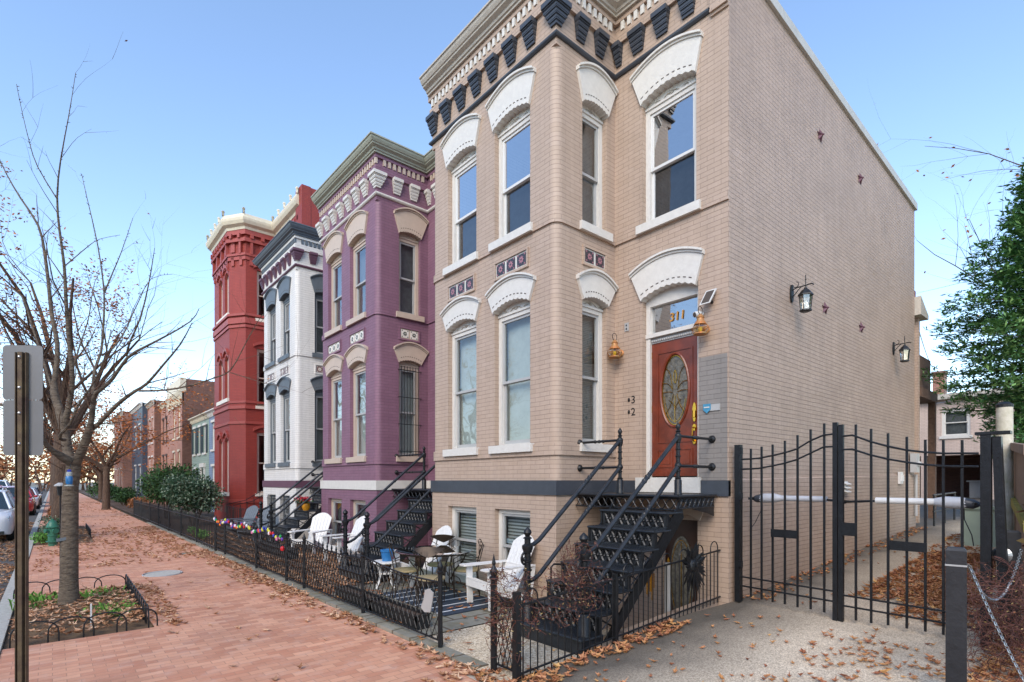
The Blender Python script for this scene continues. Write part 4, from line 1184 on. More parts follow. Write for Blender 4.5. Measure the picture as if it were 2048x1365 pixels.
for (a0, a1, lab) in ((3.35, 2.30, 'grey gate opener arm on the left leaf'), (1.08, 2.28, 'white gate opener arm on the right leaf')):
    s_ = 1 if a1 > a0 else -1
    X_ = 7.15; r = empty('gate_opener', (X_, a0, 1.6), lab, 'gate opener', 'gate openers')
    mb = MB(); mb.tube([(X_, a0 + s_ * .30, 1.625), (X_, a0 + s_ * .88, 1.625)], 0.036, 12); mb.build('tube', 'opener_white' if s_ > 0 else 'opener', r, smooth=True)
    mb = MB()
    mb.tube([(X_, a0 + s_ * .07, 1.615), (X_, a0 + s_ * .12, 1.62), (X_, a0 + s_ * .26, 1.625), (X_, a0 + s_ * .34, 1.625)], [0.05, 0.062, 0.060, 0.040], 12); mb.build('motor_housing', 'opener', r, smooth=True)
    mb = MB(); mb.tube([(X_, a0 - s_ * .03, 1.61), (X_, a0 + s_ * .02, 1.61), (X_, a0 + s_ * .09, 1.62)], [0.02, 0.05, 0.055], 10); mb.build('end_cap', 'slate', r, smooth=True)
    mb = MB(); mb.tube([(X_, a0 + s_ * .88, 1.62), (X_, a1 - s_ * .0, 1.60)], 0.014, 8); mb.box(6.97, X_, a1 - .02, a1 + .02, 1.58, 1.62)
    mb.box(6.98, X_, a0 - .01, a0 + .01, 1.6, 1.63); mb.build('rod', 'iron', r)
    mb = MB(); mb.tube([(X_, a0 + s_ * .10, 1.57), (X_ - .03, a0 + s_ * .09, 1.45), (X_ - .05, a0 + s_ * .03, 1.3), (7.0, a0, 1.2)], .005, 4); mb.build('cable', 'iron', r)
# ---------------------------------------------------------------- things on the walls
M['grille'] = mat('black plastic', '#1d1f21', 0.4, var=0.2)
def text_mb(txt, size, mp, a, z, d0=-0.006, flip=True, shear=0.0):
    cu = bpy.data.curves.new('t', 'FONT'); cu.body = txt; cu.size = size; cu.extrude = 0.003; cu.shear = shear; cu.offset = 0.0015; cu.resolution_u = 3
    cu.align_x = 'CENTER'
    ob = bpy.data.objects.new('t', cu); COL.objects.link(ob)
    dg = bpy.context.evaluated_depsgraph_get()
    me = bpy.data.meshes.new_from_object(ob.evaluated_get(dg))
    mb = MB()
    for v in me.vertices: mb.vert(mp(a + (-v.co.x if flip else v.co.x), d0 - v.co.z, z + v.co.y))
    for p in me.polygons: mb.face(p.vertices)
    bpy.data.objects.remove(ob); bpy.data.curves.remove(cu); bpy.data.meshes.remove(me)
    return mb
dmB = xmap(XD)
M['gold'] = mat('gold leaf numerals', '#c08a3e', 0.4, 0.3, var=0.1)
df = [o for o in kids(beige) if o.name.startswith('door_frame')][0]
text_mb('311', 0.18, dmB, 4.47, 4.24, 0.155, shear=0.1).build('house_number', 'gold', df)
for (t, z, lab) in (('3', 3.06, 'black numeral 3, the upper of the two numerals left of the mahogany door'), ('2', 2.87, 'black numeral 2, the lower of the two numerals left of the mahogany door')):
    r = empty('door_number', (XD, 5.17, z), lab, 'door number')
    text_mb(t, 0.17, dmB, 5.14, z, 0).build('numeral', 'iron', r)
    mb = MB(); mb.prism(dmB, oval(5.22, z + .06, .018, .032, 10), -0.012, 0); mb.ball(dmB(5.22, -.018, z + .06), .012, 6); mb.build('bell_knob', 'iron', r)
r = empty('wall_plaque', (XD, 5.26, 4.27), 'small grey metal plaque high between the copper lantern and door frame', 'plaque')
mb = MB(); mb.mbox(dmB, 5.225, 5.30, -0.012, 0, 4.21, 4.34); mb.build('plate', 'sashgrey', r)
mb = MB(); mb.prism(dmB, oval(5.262, 4.30, .015, .015, 8), -0.016, -0.0121); mb.prism(dmB, oval(5.262, 4.245, .015, .015, 8), -0.016, -0.0121); mb.build('emblem', 'slate', r)
M['shield'] = mat('blue shield decal', '#3f86a8', 0.4, var=0.1)
r = empty('wall_plaque', (XD, 3.84, 2.86), 'grey metal plate with a blue shield emblem right of the door', 'plaque')
mb = MB(); mb.mbox(dmB, 3.70, 3.93, -0.02, -0.004, 2.81, 2.90); mb.build('plate', 'sashgrey', r)
mb = MB(); mb.prism(dmB, [(3.94, 2.91), (3.83, 2.91), (3.83, 2.83), (3.885, 2.78), (3.94, 2.83)], -0.03, -0.0201); mb.cur = 1; mb.mbox(dmB, 3.845, 3.925, -0.034, -0.0301, 2.855, 2.87); mb.build('shield', ['shield', 'white'], r)
r = empty('solar_panel', (XD, 3.83, 4.4), 'small white-rimmed black solar panel above the right copper lantern', 'solar panel')
mb = MB()
def tilt(a, d, z): return (XD - 0.10 - 0.45 * (4.36 - z) + d, a + (z - 4.36) * -0.25, z)
mb.mbox(tilt, 3.755, 3.905, 0, 0.02, 4.26, 4.46); mb.build('frame', 'sashwhite', r)
mb = MB(); mb.mbox(tilt, 3.772, 3.888, -0.004, -0.0005, 4.275, 4.445); mb.build('cell', 'darkvoid', r)
mb = MB(); mb.tube([(XD - .09, 3.83, 4.33), (XD, 3.82, 4.30)], .022, 8); mb.build('mount', 'iron', r)
r = empty('security_camera', (XD, 4.0, 4.16), 'small white round security camera beside the transom window', 'camera')
mb = MB(); mb.tube([(XD - .01, 3.955, 4.17), (XD - .06, 3.98, 4.17), (XD - .13, 4.01, 4.15)], [.025, .042, .04], 12); mb.build('body', 'sashwhite', r, smooth=True)
mb = MB(); mb.tube([(XD - .1301, 4.0101, 4.15), (XD - .136, 4.013, 4.149)], [.036, .03], 12); mb.build('lens', 'darkvoid', r)
M['lampglass'] = glass_mat('lantern glass', (1.0, 0.85, 0.62), base=0.08)
M['lampclear'] = glass_mat('seeded lantern glass', (0.92, 0.92, 0.88), base=0.15)
M['bulb'] = mat('yellow lamp bulb', '#c9c043', 0.3)
def onion_lantern(x, y, z, label):
    r = empty('copper_lantern', (x, y, z), label, 'lantern', 'copper onion lanterns')
    cx_ = x - 0.17
    mb = MB(); mb.lathe([(0.05, 0), (0.055, 0.015), (0.03, 0.03)], (x, y, z + .02), 12, Matrix.Rotation(-pi / 2, 4, 'Y')); mb.tube([(x, y, z + .02), (x - .07, y, z + .0), (x - .10, y, z - .03)], .010, 6); mb.build('wall_bracket', 'copper', r)
    mb = MB()
    mb.lathe([(0.085, -0.075), (0.09, -0.07), (0.09, -0.055), (0.05, -0.05)], (cx_, y, z), 14); mb.build('base_ring', 'copper', r, smooth=True); mb = MB()
    mb.lathe([(0.085, 0.06), (0.075, 0.085), (0.05, 0.12), (0.045, 0.15), (0.055, 0.155), (0.03, 0.19), (0.012, 0.21)], (cx_, y, z), 14)
    mb.build('cap', 'copper', r, smooth=True)
    mb = MB(); mb.lathe([(0.065, -0.05), (0.10, -0.015), (0.107, 0.01), (0.09, 0.04), (0.06, 0.06)], (cx_, y, z), 14); mb.build('globe', 'lampglass', r, smooth=True)
    mb = MB(); mb.tube([(cx_ + .115 * cos(q), y + .115 * sin(q), z + .005) for q in [i * pi / 8 for i in range(16)]], .005, 5, close=True)
    for k in range(4): 
        q = k * pi / 2 + .4; mb.tube([(cx_ + .088 * cos(q), y + .088 * sin(q), z - .06), (cx_ + .115 * cos(q), y + .115 * sin(q), z + .005), (cx_ + .08 * cos(q), y + .08 * sin(q), z + .065)], .0045, 5)
    mb.build('guard', 'copper', r)
    mb = MB(); mb.ball((cx_, y, z), .03, 8, .045); mb.build('bulb', 'bulb', r)
    mb = MB(); mb.tube([(cx_ + .055 * sin(q), y, z + .255 - .055 * cos(q)) for q in [i * 2 * pi / 12 for i in range(12)]], .005, 5, close=True); mb.build('ring', 'iron', r)
    return r
onion_lantern(XD, 5.37, 3.86, 'copper onion lantern left of the mahogany door, in the bay corner')
onion_lantern(XD, 3.90, 3.92, 'copper onion lantern right of the mahogany door under the solar panel')
onion_lantern(XD, 8.97, 3.86, 'copper onion lantern on the plum house by the beige bay')
def coach_lantern(x, z, label):
    y = 3.58; r = empty('coach_lantern', (x, y, z), label, 'lantern', 'black coach lanterns on the side wall')
    mb = MB(); mb.prism(lambda a, d, q: (a, y + d, q), oval(x, z, .06, .17, 16), -0.03, 0); mb.build('back_plate', 'iron', r)
    mb = MB(); Y = y - .26
    mb.tube([(x, y, z + .05), (x, y - .1, z + .09), (x, Y, z + .09), (x, Y - .10, z + .10), (x, Y - .14, z + .07)], .012, 6)
    mb.tube([(x, y - .02, z - .08), (x, y - .08, z - .02), (x, y - .12, z + .03), (x, y - .18, z + .08)], .009, 6)
    mb.tube([(x, y - .09 - .05 * sin(q), z + .15 + .05 * cos(q)) for q in [i * .6 for i in range(9)]], .007, 5)
    mb.tube([(x, Y, z + .28), (x, Y, z + .0)], .008, 6); mb.ball((x, Y, z + .2), .016, 6); mb.build('arm', 'iron', r)
    mb = MB()
    h = 6
    mb.lathe([(0.135, -.10), (0.13, -.08), (0.07, 0.0), (0.03, .03), (.02, .06)], (x, Y, z), h); mb.build('roof_cap', 'iron', r)
    mb = MB()
    for k in range(h):
        q = 2 * pi * k / h; mb.tube([(x + .112 * cos(q), Y + .112 * sin(q), z - .10), (x + .088 * cos(q), Y + .088 * sin(q), z - .36)], .006, 4)
    mb.lathe([(.07, -.40), (.105, -.385), (.105, -.36), (.09, -.355)], (x, Y, z), h); mb.build('cage', 'iron', r)
    mb = MB(); mb.lathe([(.085, -.355), (.108, -.10)], (x, Y, z), h); mb.build('pane', 'lampclear', r)
    mb = MB(); mb.tube([(x, Y, z - .35), (x, Y, z - .2)], .02, 8); mb.build('candle', 'sashwhite', r)
    r.scale = (.84, .84, .84)
coach_lantern(8.86, 4.80, 'black coach lantern on the side wall nearer the street')
coach_lantern(14.25, 4.80, 'black coach lantern on the side wall nearer the back')
M['star'] = mat('purplish iron star', '#5a3a45', 0.5, 0.2, var=0.2)
for i, (x, z, lab) in enumerate(((10.02, 7.78, 'upper wall anchor star nearer the street'), (12.05, 7.78, 'upper wall anchor star nearer the back'), (10.24, 4.86, 'lower wall anchor star beside the nearer lantern'), (12.11, 4.87, 'lower wall anchor star between the two lanterns'))):
    mb = MB(); c = mb.vert((x, 3.52, z))
    P = [mb.vert((x + (.12 if k % 2 == 0 else .05) * sin(pi * k / 5), 3.575, z + (.12 if k % 2 == 0 else .05) * cos(pi * k / 5))) for k in range(10)]
    for k in range(10): mb.face((c, P[k], P[(k + 1) % 10]))
    mb.ball((x, 3.52, z), .02, 6)
    tag(mb.build('anchor_star', 'star', origin=(x, 3.58, z)), lab, 'wall anchor', 'iron star wall anchors')
# utility bits at the back of the side wall
r = empty('downspout', (16.1, 3.6, .8), 'beige painted downspout and gutter at the back corner of the side wall', 'downspout')
mb = MB(); mb.box(16.3, 16.42, 3.56, 3.68, .8, 5.9); mb.build('pipe', 'beige_side', r)
mb = MB(); mb.box(16.03, 16.55, 3.70, 5.6, .6, 5.9); mb.build('rear_wing', 'beige_side', r)
mb = MB(); mb.prism(ymap(3.45), [(16.03, 5.9), (16.75, 5.9), (16.75, 6.0), (16.03, 6.35)], 0, 2.5); mb.build('eave', 'corn_beige', r)
for o in bpy.data.objects:
    if o.name.startswith('rear_wing') or o.name.startswith('eave'): 
        o.parent = beige; o.location = -OFF[beige.name] + OFF[o.name]
r = empty('chimney_stack', (16.5, 4.2, 8.0), 'white chimney with red cap behind the side wall', 'chimney')
mb = MB(); mb.box(16.3, 16.6, 3.72, 4.1, 6.0, 6.5); mb.build('stack', 'whitebrick', r)
mb = MB(); mb.box(16.27, 16.63, 3.69, 4.13, 6.501, 6.65); mb.build('cap', 'redbrick', r)
r = empty('utility_meter', (15.6, 3.55, 2.2), 'grey electric meter and conduit at the back of the side wall', 'meter')
mb = MB(); mb.box(15.5, 15.75, 3.42, 3.548, 2.05, 2.5); mb.ball((15.62, 3.41, 2.25), .07, 8); mb.build('meter_box', 'sashgrey', r)
mb = MB(); mb.tube([(15.8, 3.5, 1.0), (15.8, 3.5, 2.0)], .03, 8); mb.build('conduit', 'sashgrey', r)
r = empty('wall_vent', (11.1, 3.55, 1.75), 'small white louvred vent low on the side wall', 'vent')
mb = MB(); mb.box(10.95, 11.15, 3.50, 3.55, 1.62, 1.84); mb.build('frame', 'sashwhite', r)
mb = MB()
for k in range(3): mb.hexa([(10.94, 3.44, 1.64 + k * .07), (11.16, 3.44, 1.64 + k * .07), (11.16, 3.50, 1.66 + k * .07), (10.94, 3.50, 1.66 + k * .07), (10.94, 3.44, 1.65 + k * .07), (11.16, 3.44, 1.65 + k * .07), (11.16, 3.50, 1.68 + k * .07), (10.94, 3.50, 1.68 + k * .07)])
mb.build('louvre', 'sashwhite', r)
r = empty('outlet_box', (14.6, 3.55, 1.9), 'white covered outlet box on the side wall near the back', 'outlet')
mb = MB(); mb.box(14.5, 14.72, 3.50, 3.548, 1.78, 2.05); mb.box(14.55, 14.67, 3.47, 3.50, 1.84, 1.98); mb.build('box', 'sashwhite', r)

# ---------------------------------------------------------------- furniture
M['chairwhite'] = mat('weathered white paint', '#d9d8d4', 0.55, var=0.08, scale=20, bump=0.3, bscale=30)
M['chairgrey'] = mat('grey painted wood', '#5d646b', 0.55, var=0.12, scale=14)
def adirondack(m, label, loc, rz):
    """faces local -X ; built round its own origin"""
    r = empty('adirondack_chair', (0, 0, 0), label, 'chair', 'adirondack chairs')
    W_ = 0.30
    for s_ in (-1, 1):
        y = s_ * W_
        mb = MB(); mb.hexa([(-.36, y - .012, 0), (-.27, y - .012, 0), (-.27, y + .012, 0), (-.36, y + .012, 0), (-.38, y - .012, .56), (-.28, y - .012, .56), (-.28, y + .012, .56), (-.38, y + .012, .56)]); mb.build('front_leg', m, r)
        mb = MB(); yy = y - s_ * .03
        mb.prism(lambda a, d, z: (a, d, z), [(-.36, .25), (-.36, .37), (-.25, .37), (.42, .08), (.55, 0), (.40, 0)], yy - .012, yy + .012); mb.build('side_rail', m, r)
        mb = MB(); mb.hexa([(.30, y - .012, .08), (.38, y - .012, .08), (.38, y + .012, .08), (.30, y + .012, .08), (.38, y - .012, .58), (.45, y - .012, .58), (.45, y + .012, .58), (.38, y + .012, .58)]); mb.build('rear_upright', m, r)
        mb = MB(); mb.prism(lambda a, d, z: (a, z, .56 + d), [(-.46, y - .07), (-.42, y - .085), (-.1, y - .075), (.42, y - .03), (.42, y + .04), (-.1, y + .075), (-.42, y + .085), (-.46, y + .07)], 0, .022); mb.build('armrest', m, r)
    mb = MB()
    for k in range(6):
        t = k / 5; x = -.34 + .50 * t; z = .375 - .20 * t
        mb.hexa([(x - .042, -.30, z), (x + .042, -.30, z - .028), (x + .042, .30, z - .028), (x - .042, .30, z), (x - .042, -.30, z + .02), (x + .042, -.30, z - .008), (x + .042, .30, z - .008), (x - .042, .30, z + .02)])
    mb.mbox(lambda a, d, z: (a, d, z), -.385, -.362, -.30, .30, .27, .37); mb.build('seat', m, r)
    mb = MB()
    for k in range(6):
        t = (k - 2.5) / 2.5
        yb, yt = t * .20, t * .235; wb, wt = .036, .044
        Hf = lambda y: 1.0 - .13 * (y / .28) ** 2
        P = [(yb - wb, .16), (yb + wb, .16), (yt + wt, Hf(yt + wt)), (yt, Hf(yt)), (yt - wt, Hf(yt - wt))]
        mb.prism(lambda a, d, z: (.12 + (z - .16) * .47 + d, a, z), P, 0, .018)
    mb.box(.30, .325, -.33, .33, .50, .57); mb.build('backrest', m, r)
    r.location = loc; r.rotation_euler.z = rz
    return r
ad = adirondack('chairwhite', 'white adirondack chair with flaking paint beside the beige house steps', (5.02, 6.17, .03), radians(-6))
copy_tree(ad, (4.98, 8.3, .03), radians(-4), 'white adirondack chair behind the glass table, against the beige house')
copy_tree(ad, (5.1, 11.85, .02), radians(8), 'white adirondack chair seen side-on beside the plum house steps')
copy_tree(ad, (4.95, 13.55, .02), radians(35), 'white adirondack chair turned toward the street, leftmost white one by the plum house')
ag = adirondack('chairgrey', 'grey adirondack chair nearest the red house, at left of its pair', (4.7, 19.2, .02), radians(25))
copy_tree(ag, (4.8, 17.9, .02), radians(28), 'grey adirondack chair right of its twin, by the white house steps')
M['rug'] = slat_mat('striped rug', '#2c3745', '#c8ccd0', 0.30, 0.86, 0.95, axis=1)
for e in M['rug'].node_tree.nodes:
    if e.type == 'VALTORGB':
        e.color_ramp.elements[1].position = 0.875; x = e.color_ramp.elements.new(0.985); x.color = srgb('#c8ccd0')
mb = MB(); mb.box(4.02, 5.15, 6.1, 8.0, 0.022, 0.032); tag(mb.build('outdoor_rug', 'rug'), 'navy blue outdoor rug with thin white stripes under the glass table', 'rug')
# glass table
M['tableglass'] = glass_mat('table glass', (0.70, 0.86, 0.80), base=0.34)
M['wrought'] = mat('dark bronze wrought iron', '#3b3128', 0.45, 0.5, var=0.2)
M['cushion'] = mat('tan seat pad', '#9b8b68', 0.9, var=0.15, scale=20)
TX, TY = 4.62, 7.3
t = empty('patio_table', (TX, TY, .03), 'round glass patio table on scrolled iron legs', 'table')
mb = MB(); mb.lathe([(0.60, .735), (0.615, .74), (0.615, .748), (0.60, .752)], (TX, TY, 0), 48); mb.build('glass_top', 'tableglass', t)
mb = MB(); mb.tube([(TX + .56 * cos(q), TY + .56 * sin(q), .72) for q in [i * pi / 16 for i in range(32)]], .011, 6, close=True); mb.build('rim_hoop', 'wrought', t)
for k in range(4):
    an = k * pi / 2 + .5; c_, s_ = cos(an), sin(an); mb = MB()
    mb.tube([(TX + q * c_, TY + q * s_, z) for q, z in ((.56, .72), (.50, .60), (.36, .45), (.30, .32), (.36, .15), (.44, .035))], .011, 6)
    mb.tube([(TX + (.34 + (.13 - .011 * i) * cos(i * .55)) * c_, TY + (.34 + (.13 - .011 * i) * cos(i * .55)) * s_, .26 + (.13 - .011 * i) * sin(i * .55)) for i in range(12)], .008, 5)
    mb.build('leg', 'wrought', t)
def iron_chair(label, loc, rz):
    r = empty('iron_chair', (0, 0, 0), label, 'chair', 'wrought iron chairs round the glass table')
    for sy in (-1, 1):
        mb = MB(); mb.tube([(-.2, sy * .19, 0), (-.2, sy * .19, .43)], .009, 6); mb.build('leg', 'wrought', r)
        mb = MB(); mb.tube([(.2, sy * .17, 0), (.17, sy * .17, .43), (.20, sy * .15, .62), (.27, sy * .10, .90)], .009, 6); mb.build('leg', 'wrought', r)
        mb = MB(); mb.tube([(-.2, sy * .2, .43), (-.2, sy * .22, .60), (-.1, sy * .24, .66), (.1, sy * .22, .66), (.2, sy * .16, .62)], .008, 6); mb.build('armrest', 'wrought', r)
    mb = MB(); mb.lathe([(.21, .43), (.225, .44), (.22, .465), (.05, .48)], (0, 0, 0), 20); mb.build('seat_pad', 'cushion', r)
    mb = MB()      # dished crest with scrolled ends
    n = 14; A = []; 
    rows = []
    for j in range(5):
        u = j / 4
        row = []
        for i in range(n + 1):
            tt = i / n * 2 - 1
            y = tt * .225; top = .985 - .035 * tt * tt; bot = .985 - .035 - .13 * (1 - abs(tt) ** 1.3) if abs(tt) < 1 else .95
            z = top + (min(bot, top) - top) * u
            x = .27 - .07 * tt * tt - .04 * (1 - u) * (1 - tt * tt) + .03 * u
            row.append((x, y, z))
        rows.append(row)
    for j in range(4):
        for i in range(n): mb.poly([rows[j][i], rows[j][i + 1], rows[j + 1][i + 1], rows[j + 1][i]])
    mb.build('crest', 'wrought', r)
    mb = MB()
    for sy in (-1, 1):
        mb.tube([(.20 + .002 * i, sy * (.205 + (.045 - .0035 * i) * cos(1.2 + i * .6)), .90 + (.045 - .0035 * i) * sin(1.2 + i * .6)) for i in range(12)], .006, 5)
        mb.tube([(.22, sy * .20, .86), (.21, sy * .10, .80), (.2, 0, .72)], .006, 5)
    mb.build('scrollwork', 'wrought', r)
    r.location = loc; r.rotation_euler.z = rz; r.scale = (1, 1, .90); return r
ic = iron_chair('bronze iron chair on the street side of the glass table', (4.18, 6.72, .03), radians(233))
copy_tree(ic, (5.0, 7.72, .03), radians(46), 'bronze iron chair behind the glass table before the white adirondack')
copy_tree(ic, (4.28, 7.58, .03), radians(144), 'bronze iron chair left of the glass table near the blue pot')
copy_tree(ic, (5.03, 7.0, .03), radians(-33), 'bronze iron chair right of the glass table by the basement window')
# side table with blue pot
sx_, sy_ = 4.36, 8.45
r = empty('side_table', (sx_, sy_, .02), 'round white side table with curved legs, the blue pot on top', 'table')
mb = MB(); mb.lathe([(.22, .44), (.235, .445), (.235, .465), (.22, .47)], (sx_, sy_, 0), 24); mb.build('table_top', 'chairwhite', r)
mb = MB(); mb.lathe([(.13, .25), (.14, .26), (.13, .27)], (sx_, sy_, 0), 16); mb.build('shelf', 'chairwhite', r)
for k in range(4):
    q = k * pi / 2 + .3; mb = MB(); mb.tube([(sx_ + rr * cos(q), sy_ + rr * sin(q), z) for rr, z in ((.2, .44), (.15, .34), (.12, .24), (.14, .12), (.21, .02))], [.022, .02, .018, .02, .016], 6); mb.build('leg', 'chairwhite', r)
M['bluepot'] = mat('blue glazed pot', '#2c6ea6', 0.3, var=0.15)
mb = MB(); mb.lathe([(.085, 0), (.105, .16), (.118, .165), (.118, .195), (.10, .195), (.09, .1)], (sx_ + .02, sy_ - .02, .471), 20); tag(mb.build('flower_pot', 'bluepot', origin=(sx_ + .02, sy_ - .02, .471)), 'bright blue pot standing on the white side table', 'pot')
# planters
def trough(x, y0, y1, z0, h, w_, label, soil=True):
    r = empty('planter_box', (x, (y0 + y1) / 2, z0), label, 'planter', 'long black planter boxes')
    mb = MB(); mb.box(x - w_ / 2, x + w_ / 2, y0, y1, z0, z0 + .02)
    for (a, b, c, d) in ((x - w_ / 2, x - w_ / 2 + .015, y0, y1), (x + w_ / 2 - .015, x + w_ / 2, y0, y1), (x - w_ / 2, x + w_ / 2, y0, y0 + .015), (x - w_ / 2, x + w_ / 2, y1 - .015, y1)): mb.box(a, b, c, d, z0 + .02, z0 + h)
    mb.box(x - w_ / 2 - .012, x + w_ / 2 + .012, y0 - .012, y0 + .012, z0 + h, z0 + h + .012); mb.box(x - w_ / 2 - .012, x - w_ / 2 + .012, y0, y1, z0 + h, z0 + h + .012); mb.box(x + w_ / 2 - .012, x + w_ / 2 + .012, y0, y1, z0 + h, z0 + h + .012)
    mb.build('box', 'grille', r)
    mb = MB(); mb.box(x - w_ / 2 + .016, x + w_ / 2 - .016, y0 + .016, y1 - .016, z0 + h - .05, z0 + h - .03); mb.build('potting_soil', 'soil', r)
trough(3.47, 5.75, 6.95, .02, .17, .2, 'black planter box inside the fence nearest the gate opening')
trough(3.47, 7.0, 8.2, .02, .17, .2, 'black planter box inside the fence beyond the first box')
trough(3.42, 10.3, 12.3, .38, .17, .2, 'black planter box hung on the fence under the coloured bulbs')
# shoe shaped tag hanging on the fence
r = empty('hanging_sign', (3.17, 5.18, .55), 'small pale grey plaque hanging by wire from the lattice fence', 'sign')
mb = MB(); mb.prism(lambda a, d, z: (3.17 + d, a, z), [(5.02, .62), (5.10, .66), (5.19, .63), (5.22, .52), (5.28, .42), (5.20, .38), (5.08, .40), (5.05, .50)], -.01, .0); mb.build('plaque', 'sashgrey', r)
mb = MB(); mb.tube([(3.165, 5.08, .64), (3.18, 5.0, .74), (3.2, 4.99, .80), (3.18, 5.03, .76), (3.165, 5.12, .65)], .004, 4); mb.build('wire', 'iron', r)
# bulbs
M_b = [mat('bulb ' + c, h, 0.25) for c, h in (('red', '#c4232b'), ('green', '#1f9a4a'), ('blue', '#2e3f9e'), ('orange', '#e0742a'), ('white', '#e6dfe2'), ('purple', '#6a3fa0'), ('yellow', '#d3cf3f'), ('pink', '#d67fa6'))]
r = empty('bulb_garland', (3.2, 12.8, .85), 'garland of coloured ornament bulbs along the black fence', 'garland')
mb = MB(); P = []
y = 10.1; i = 0; rb = random.Random(3)
while y < 15.6:
    z = .88 + .05 * sin(y * 4.1); P.append((3.185, y, z)); y += .1
mb.tube(P, .006, 4); mb.build('cord', 'iron', r)
for k in range(62):
    y = 10.12 + 5.4 * k / 61; z = .85 + .05 * sin(y * 4.1) + rb.uniform(-.05, .03)
    mb = MB(); c = (3.165 + rb.uniform(-.02, .02), y, z); mb.ball(c, .026, 8, .036); mb.build('bulb', M_b[rb.randrange(8)], r, smooth=True)
mb = MB(); mb.ball((3.165, 10.1, .62), .04, 8, .05); mb.build('bulb', M_b[0], r, smooth=True)
# flower pots on the white house steps
M['yellowpot'] = mat('amber glazed pot', '#c98a1f', 0.3, var=0.15)
M['redflower'] = mat('red flower petals', '#a51226', 0.7, var=0.3, scale=30)
M['leafgreen'] = mat('green leaves', '#2f4a22', 0.7, var=0.35, scale=30)
def pot(x, y, z, m, label):
    r = empty('flower_pot', (x, y, z), label, 'flower pot', 'potted red flowers on the iron steps')
    mb = MB(); mb.lathe([(.07, 0), (.11, .10), (.10, .18), (.115, .2), (.09, .2), (.08, .15)], (x, y, z), 14); mb.build('pot', m, r, smooth=True)
    rr = random.Random(int(y * 100))
    for nm, mm, n, zc in (('leaves', 'leafgreen', 60, .24), ('flowers', 'redflower', 70, .31)):
        mb = MB()
        for _ in range(n):
            c = Vector((x + rr.gauss(0, .075), y + rr.gauss(0, .075), z + zc + rr.gauss(0, .035))); a = Vector((rr.uniform(-1, 1), rr.uniform(-1, 1), rr.uniform(-1, 1))).normalized() * .035; b = a.orthogonal().normalized() * .025
            mb.poly([c - a, c + b, c + a, c - b])
        mb.build(nm, mm, r)
pot(5.22, 15.1, 1.04, 'soil', 'red flowers in a dark pot on the white house steps, left of the amber pot')
pot(5.25, 14.78, 1.04, 'yellowpot', 'red flowers in an amber yellow pot on the white house steps')
# sun face plaque
r = empty('sun_plaque', (6.16, 3.66, .7), 'dark metal sun ornament with leaf rays hung on the looped railing', 'ornament')
sxp, szp = 6.16, .78
mb = MB(); mb.lathe([(.10, 0), (.09, .02), (.05, .04), (.004, .045)], (sxp, 3.675, szp), 20, Matrix.Rotation(pi / 2, 4, 'X'))
for s_ in (-1, 1): mb.ball((sxp + s_ * .045, 3.64, szp + .03), .016, 6)
mb.tube([(sxp, 3.635, szp + .04), (sxp, 3.62, szp - .01), (sxp, 3.635, szp - .015)], .01, 5); mb.tube([(sxp - .04, 3.643, szp - .05), (sxp, 3.64, szp - .06), (sxp + .04, 3.643, szp - .05)], .008, 5)
mb.build('face', 'iron', r, smooth=True)
mb = MB(); rr = random.Random(5)
for k in range(44):
    q = 2 * pi * k / 44 + rr.uniform(-.1, .1); L_ = rr.uniform(.13, .22) * (1.7 if sin(q) < -.3 else 1.15); u = Vector((cos(q) * .8, 0, sin(q))); v = Vector((-sin(q), 0, cos(q)))
    c0 = Vector((sxp, 3.67 - rr.uniform(0, .02), szp)) + u * .075; bend = Vector((0, rr.uniform(-.05, .02), 0))
    mb.poly([c0 - v * .012, c0 + u * L_ * .5 - v * .03 + bend * .5, c0 + u * L_ + bend, c0 + u * L_ * .5 + v * .03 + bend * .5 + Vector((0, .01, 0)), c0 + v * .012])
mb.build('rays', 'iron', r)
# wind chime
r = empty('wind_chime', (5.57, 3.9, .75), 'brass wind chime tubes hanging behind the looped railing', 'wind chime')
mb = MB()
for k in range(5): q = k * 1.257; mb.tube([(5.57 + .04 * cos(q), 3.9 + .04 * sin(q), .72), (5.57 + .04 * cos(q), 3.9 + .04 * sin(q), .38 + .04 * k)], .011, 6)
mb.build('tubes', 'brass', r)
mb = MB(); mb.lathe([(.055, .75), (.055, .765)], (5.57, 3.9, 0), 10); mb.tube([(5.57, 3.9, .76), (5.57, 3.9, 1.3)], .003, 4); mb.build('hanger', 'iron', r)
mb = MB(); mb.tube([(6.1, 4.0, -.5), (6.1, 4.0, .78)], .045, 8); mb.box(6.04, 6.16, 3.94, 4.06, .0, .10)
tag(mb.build('drain_pipe', 'sashgrey'), 'grey patched pipe standing in the basement well', 'pipe')
# ---------------------------------------------------------------- red three storey house
red = empty('corner_row_house', (6.5, 25, 0), 'tall three-storey red painted brick house with canted bay and cream cornice', 'house')
RP = [(7.6, 21.6), (7.6, 24.95), (6.3, 24.95), (5.83, 25.65), (5.83, 28.5), (6.3, 29.2), (7.6, 29.2)]
mb = MB()
fw_ = [(25.95, 26.62), (27.05, 27.75)]
fz = [(1.35, 3.75), (5.45, 7.35), (9.15, 11.0)]
segm = [seg_map(RP[i], RP[i + 1]) for i in range(6)]
seglen = [sqrt((RP[i][0] - RP[i + 1][0]) ** 2 + (RP[i][1] - RP[i + 1][1]) ** 2) for i in range(6)]
bay_h = [(a - 25.65, b - 25.65, z0, z1) for (z0, z1) in fz for a, b in ((25.85, 26.5), (26.95, 27.6))]
side_hh = [(0.22, 0.85, z0, z1) for z0, z1 in ((1.3, 3.95), (5.1, 7.6), (8.9, 11.0))]
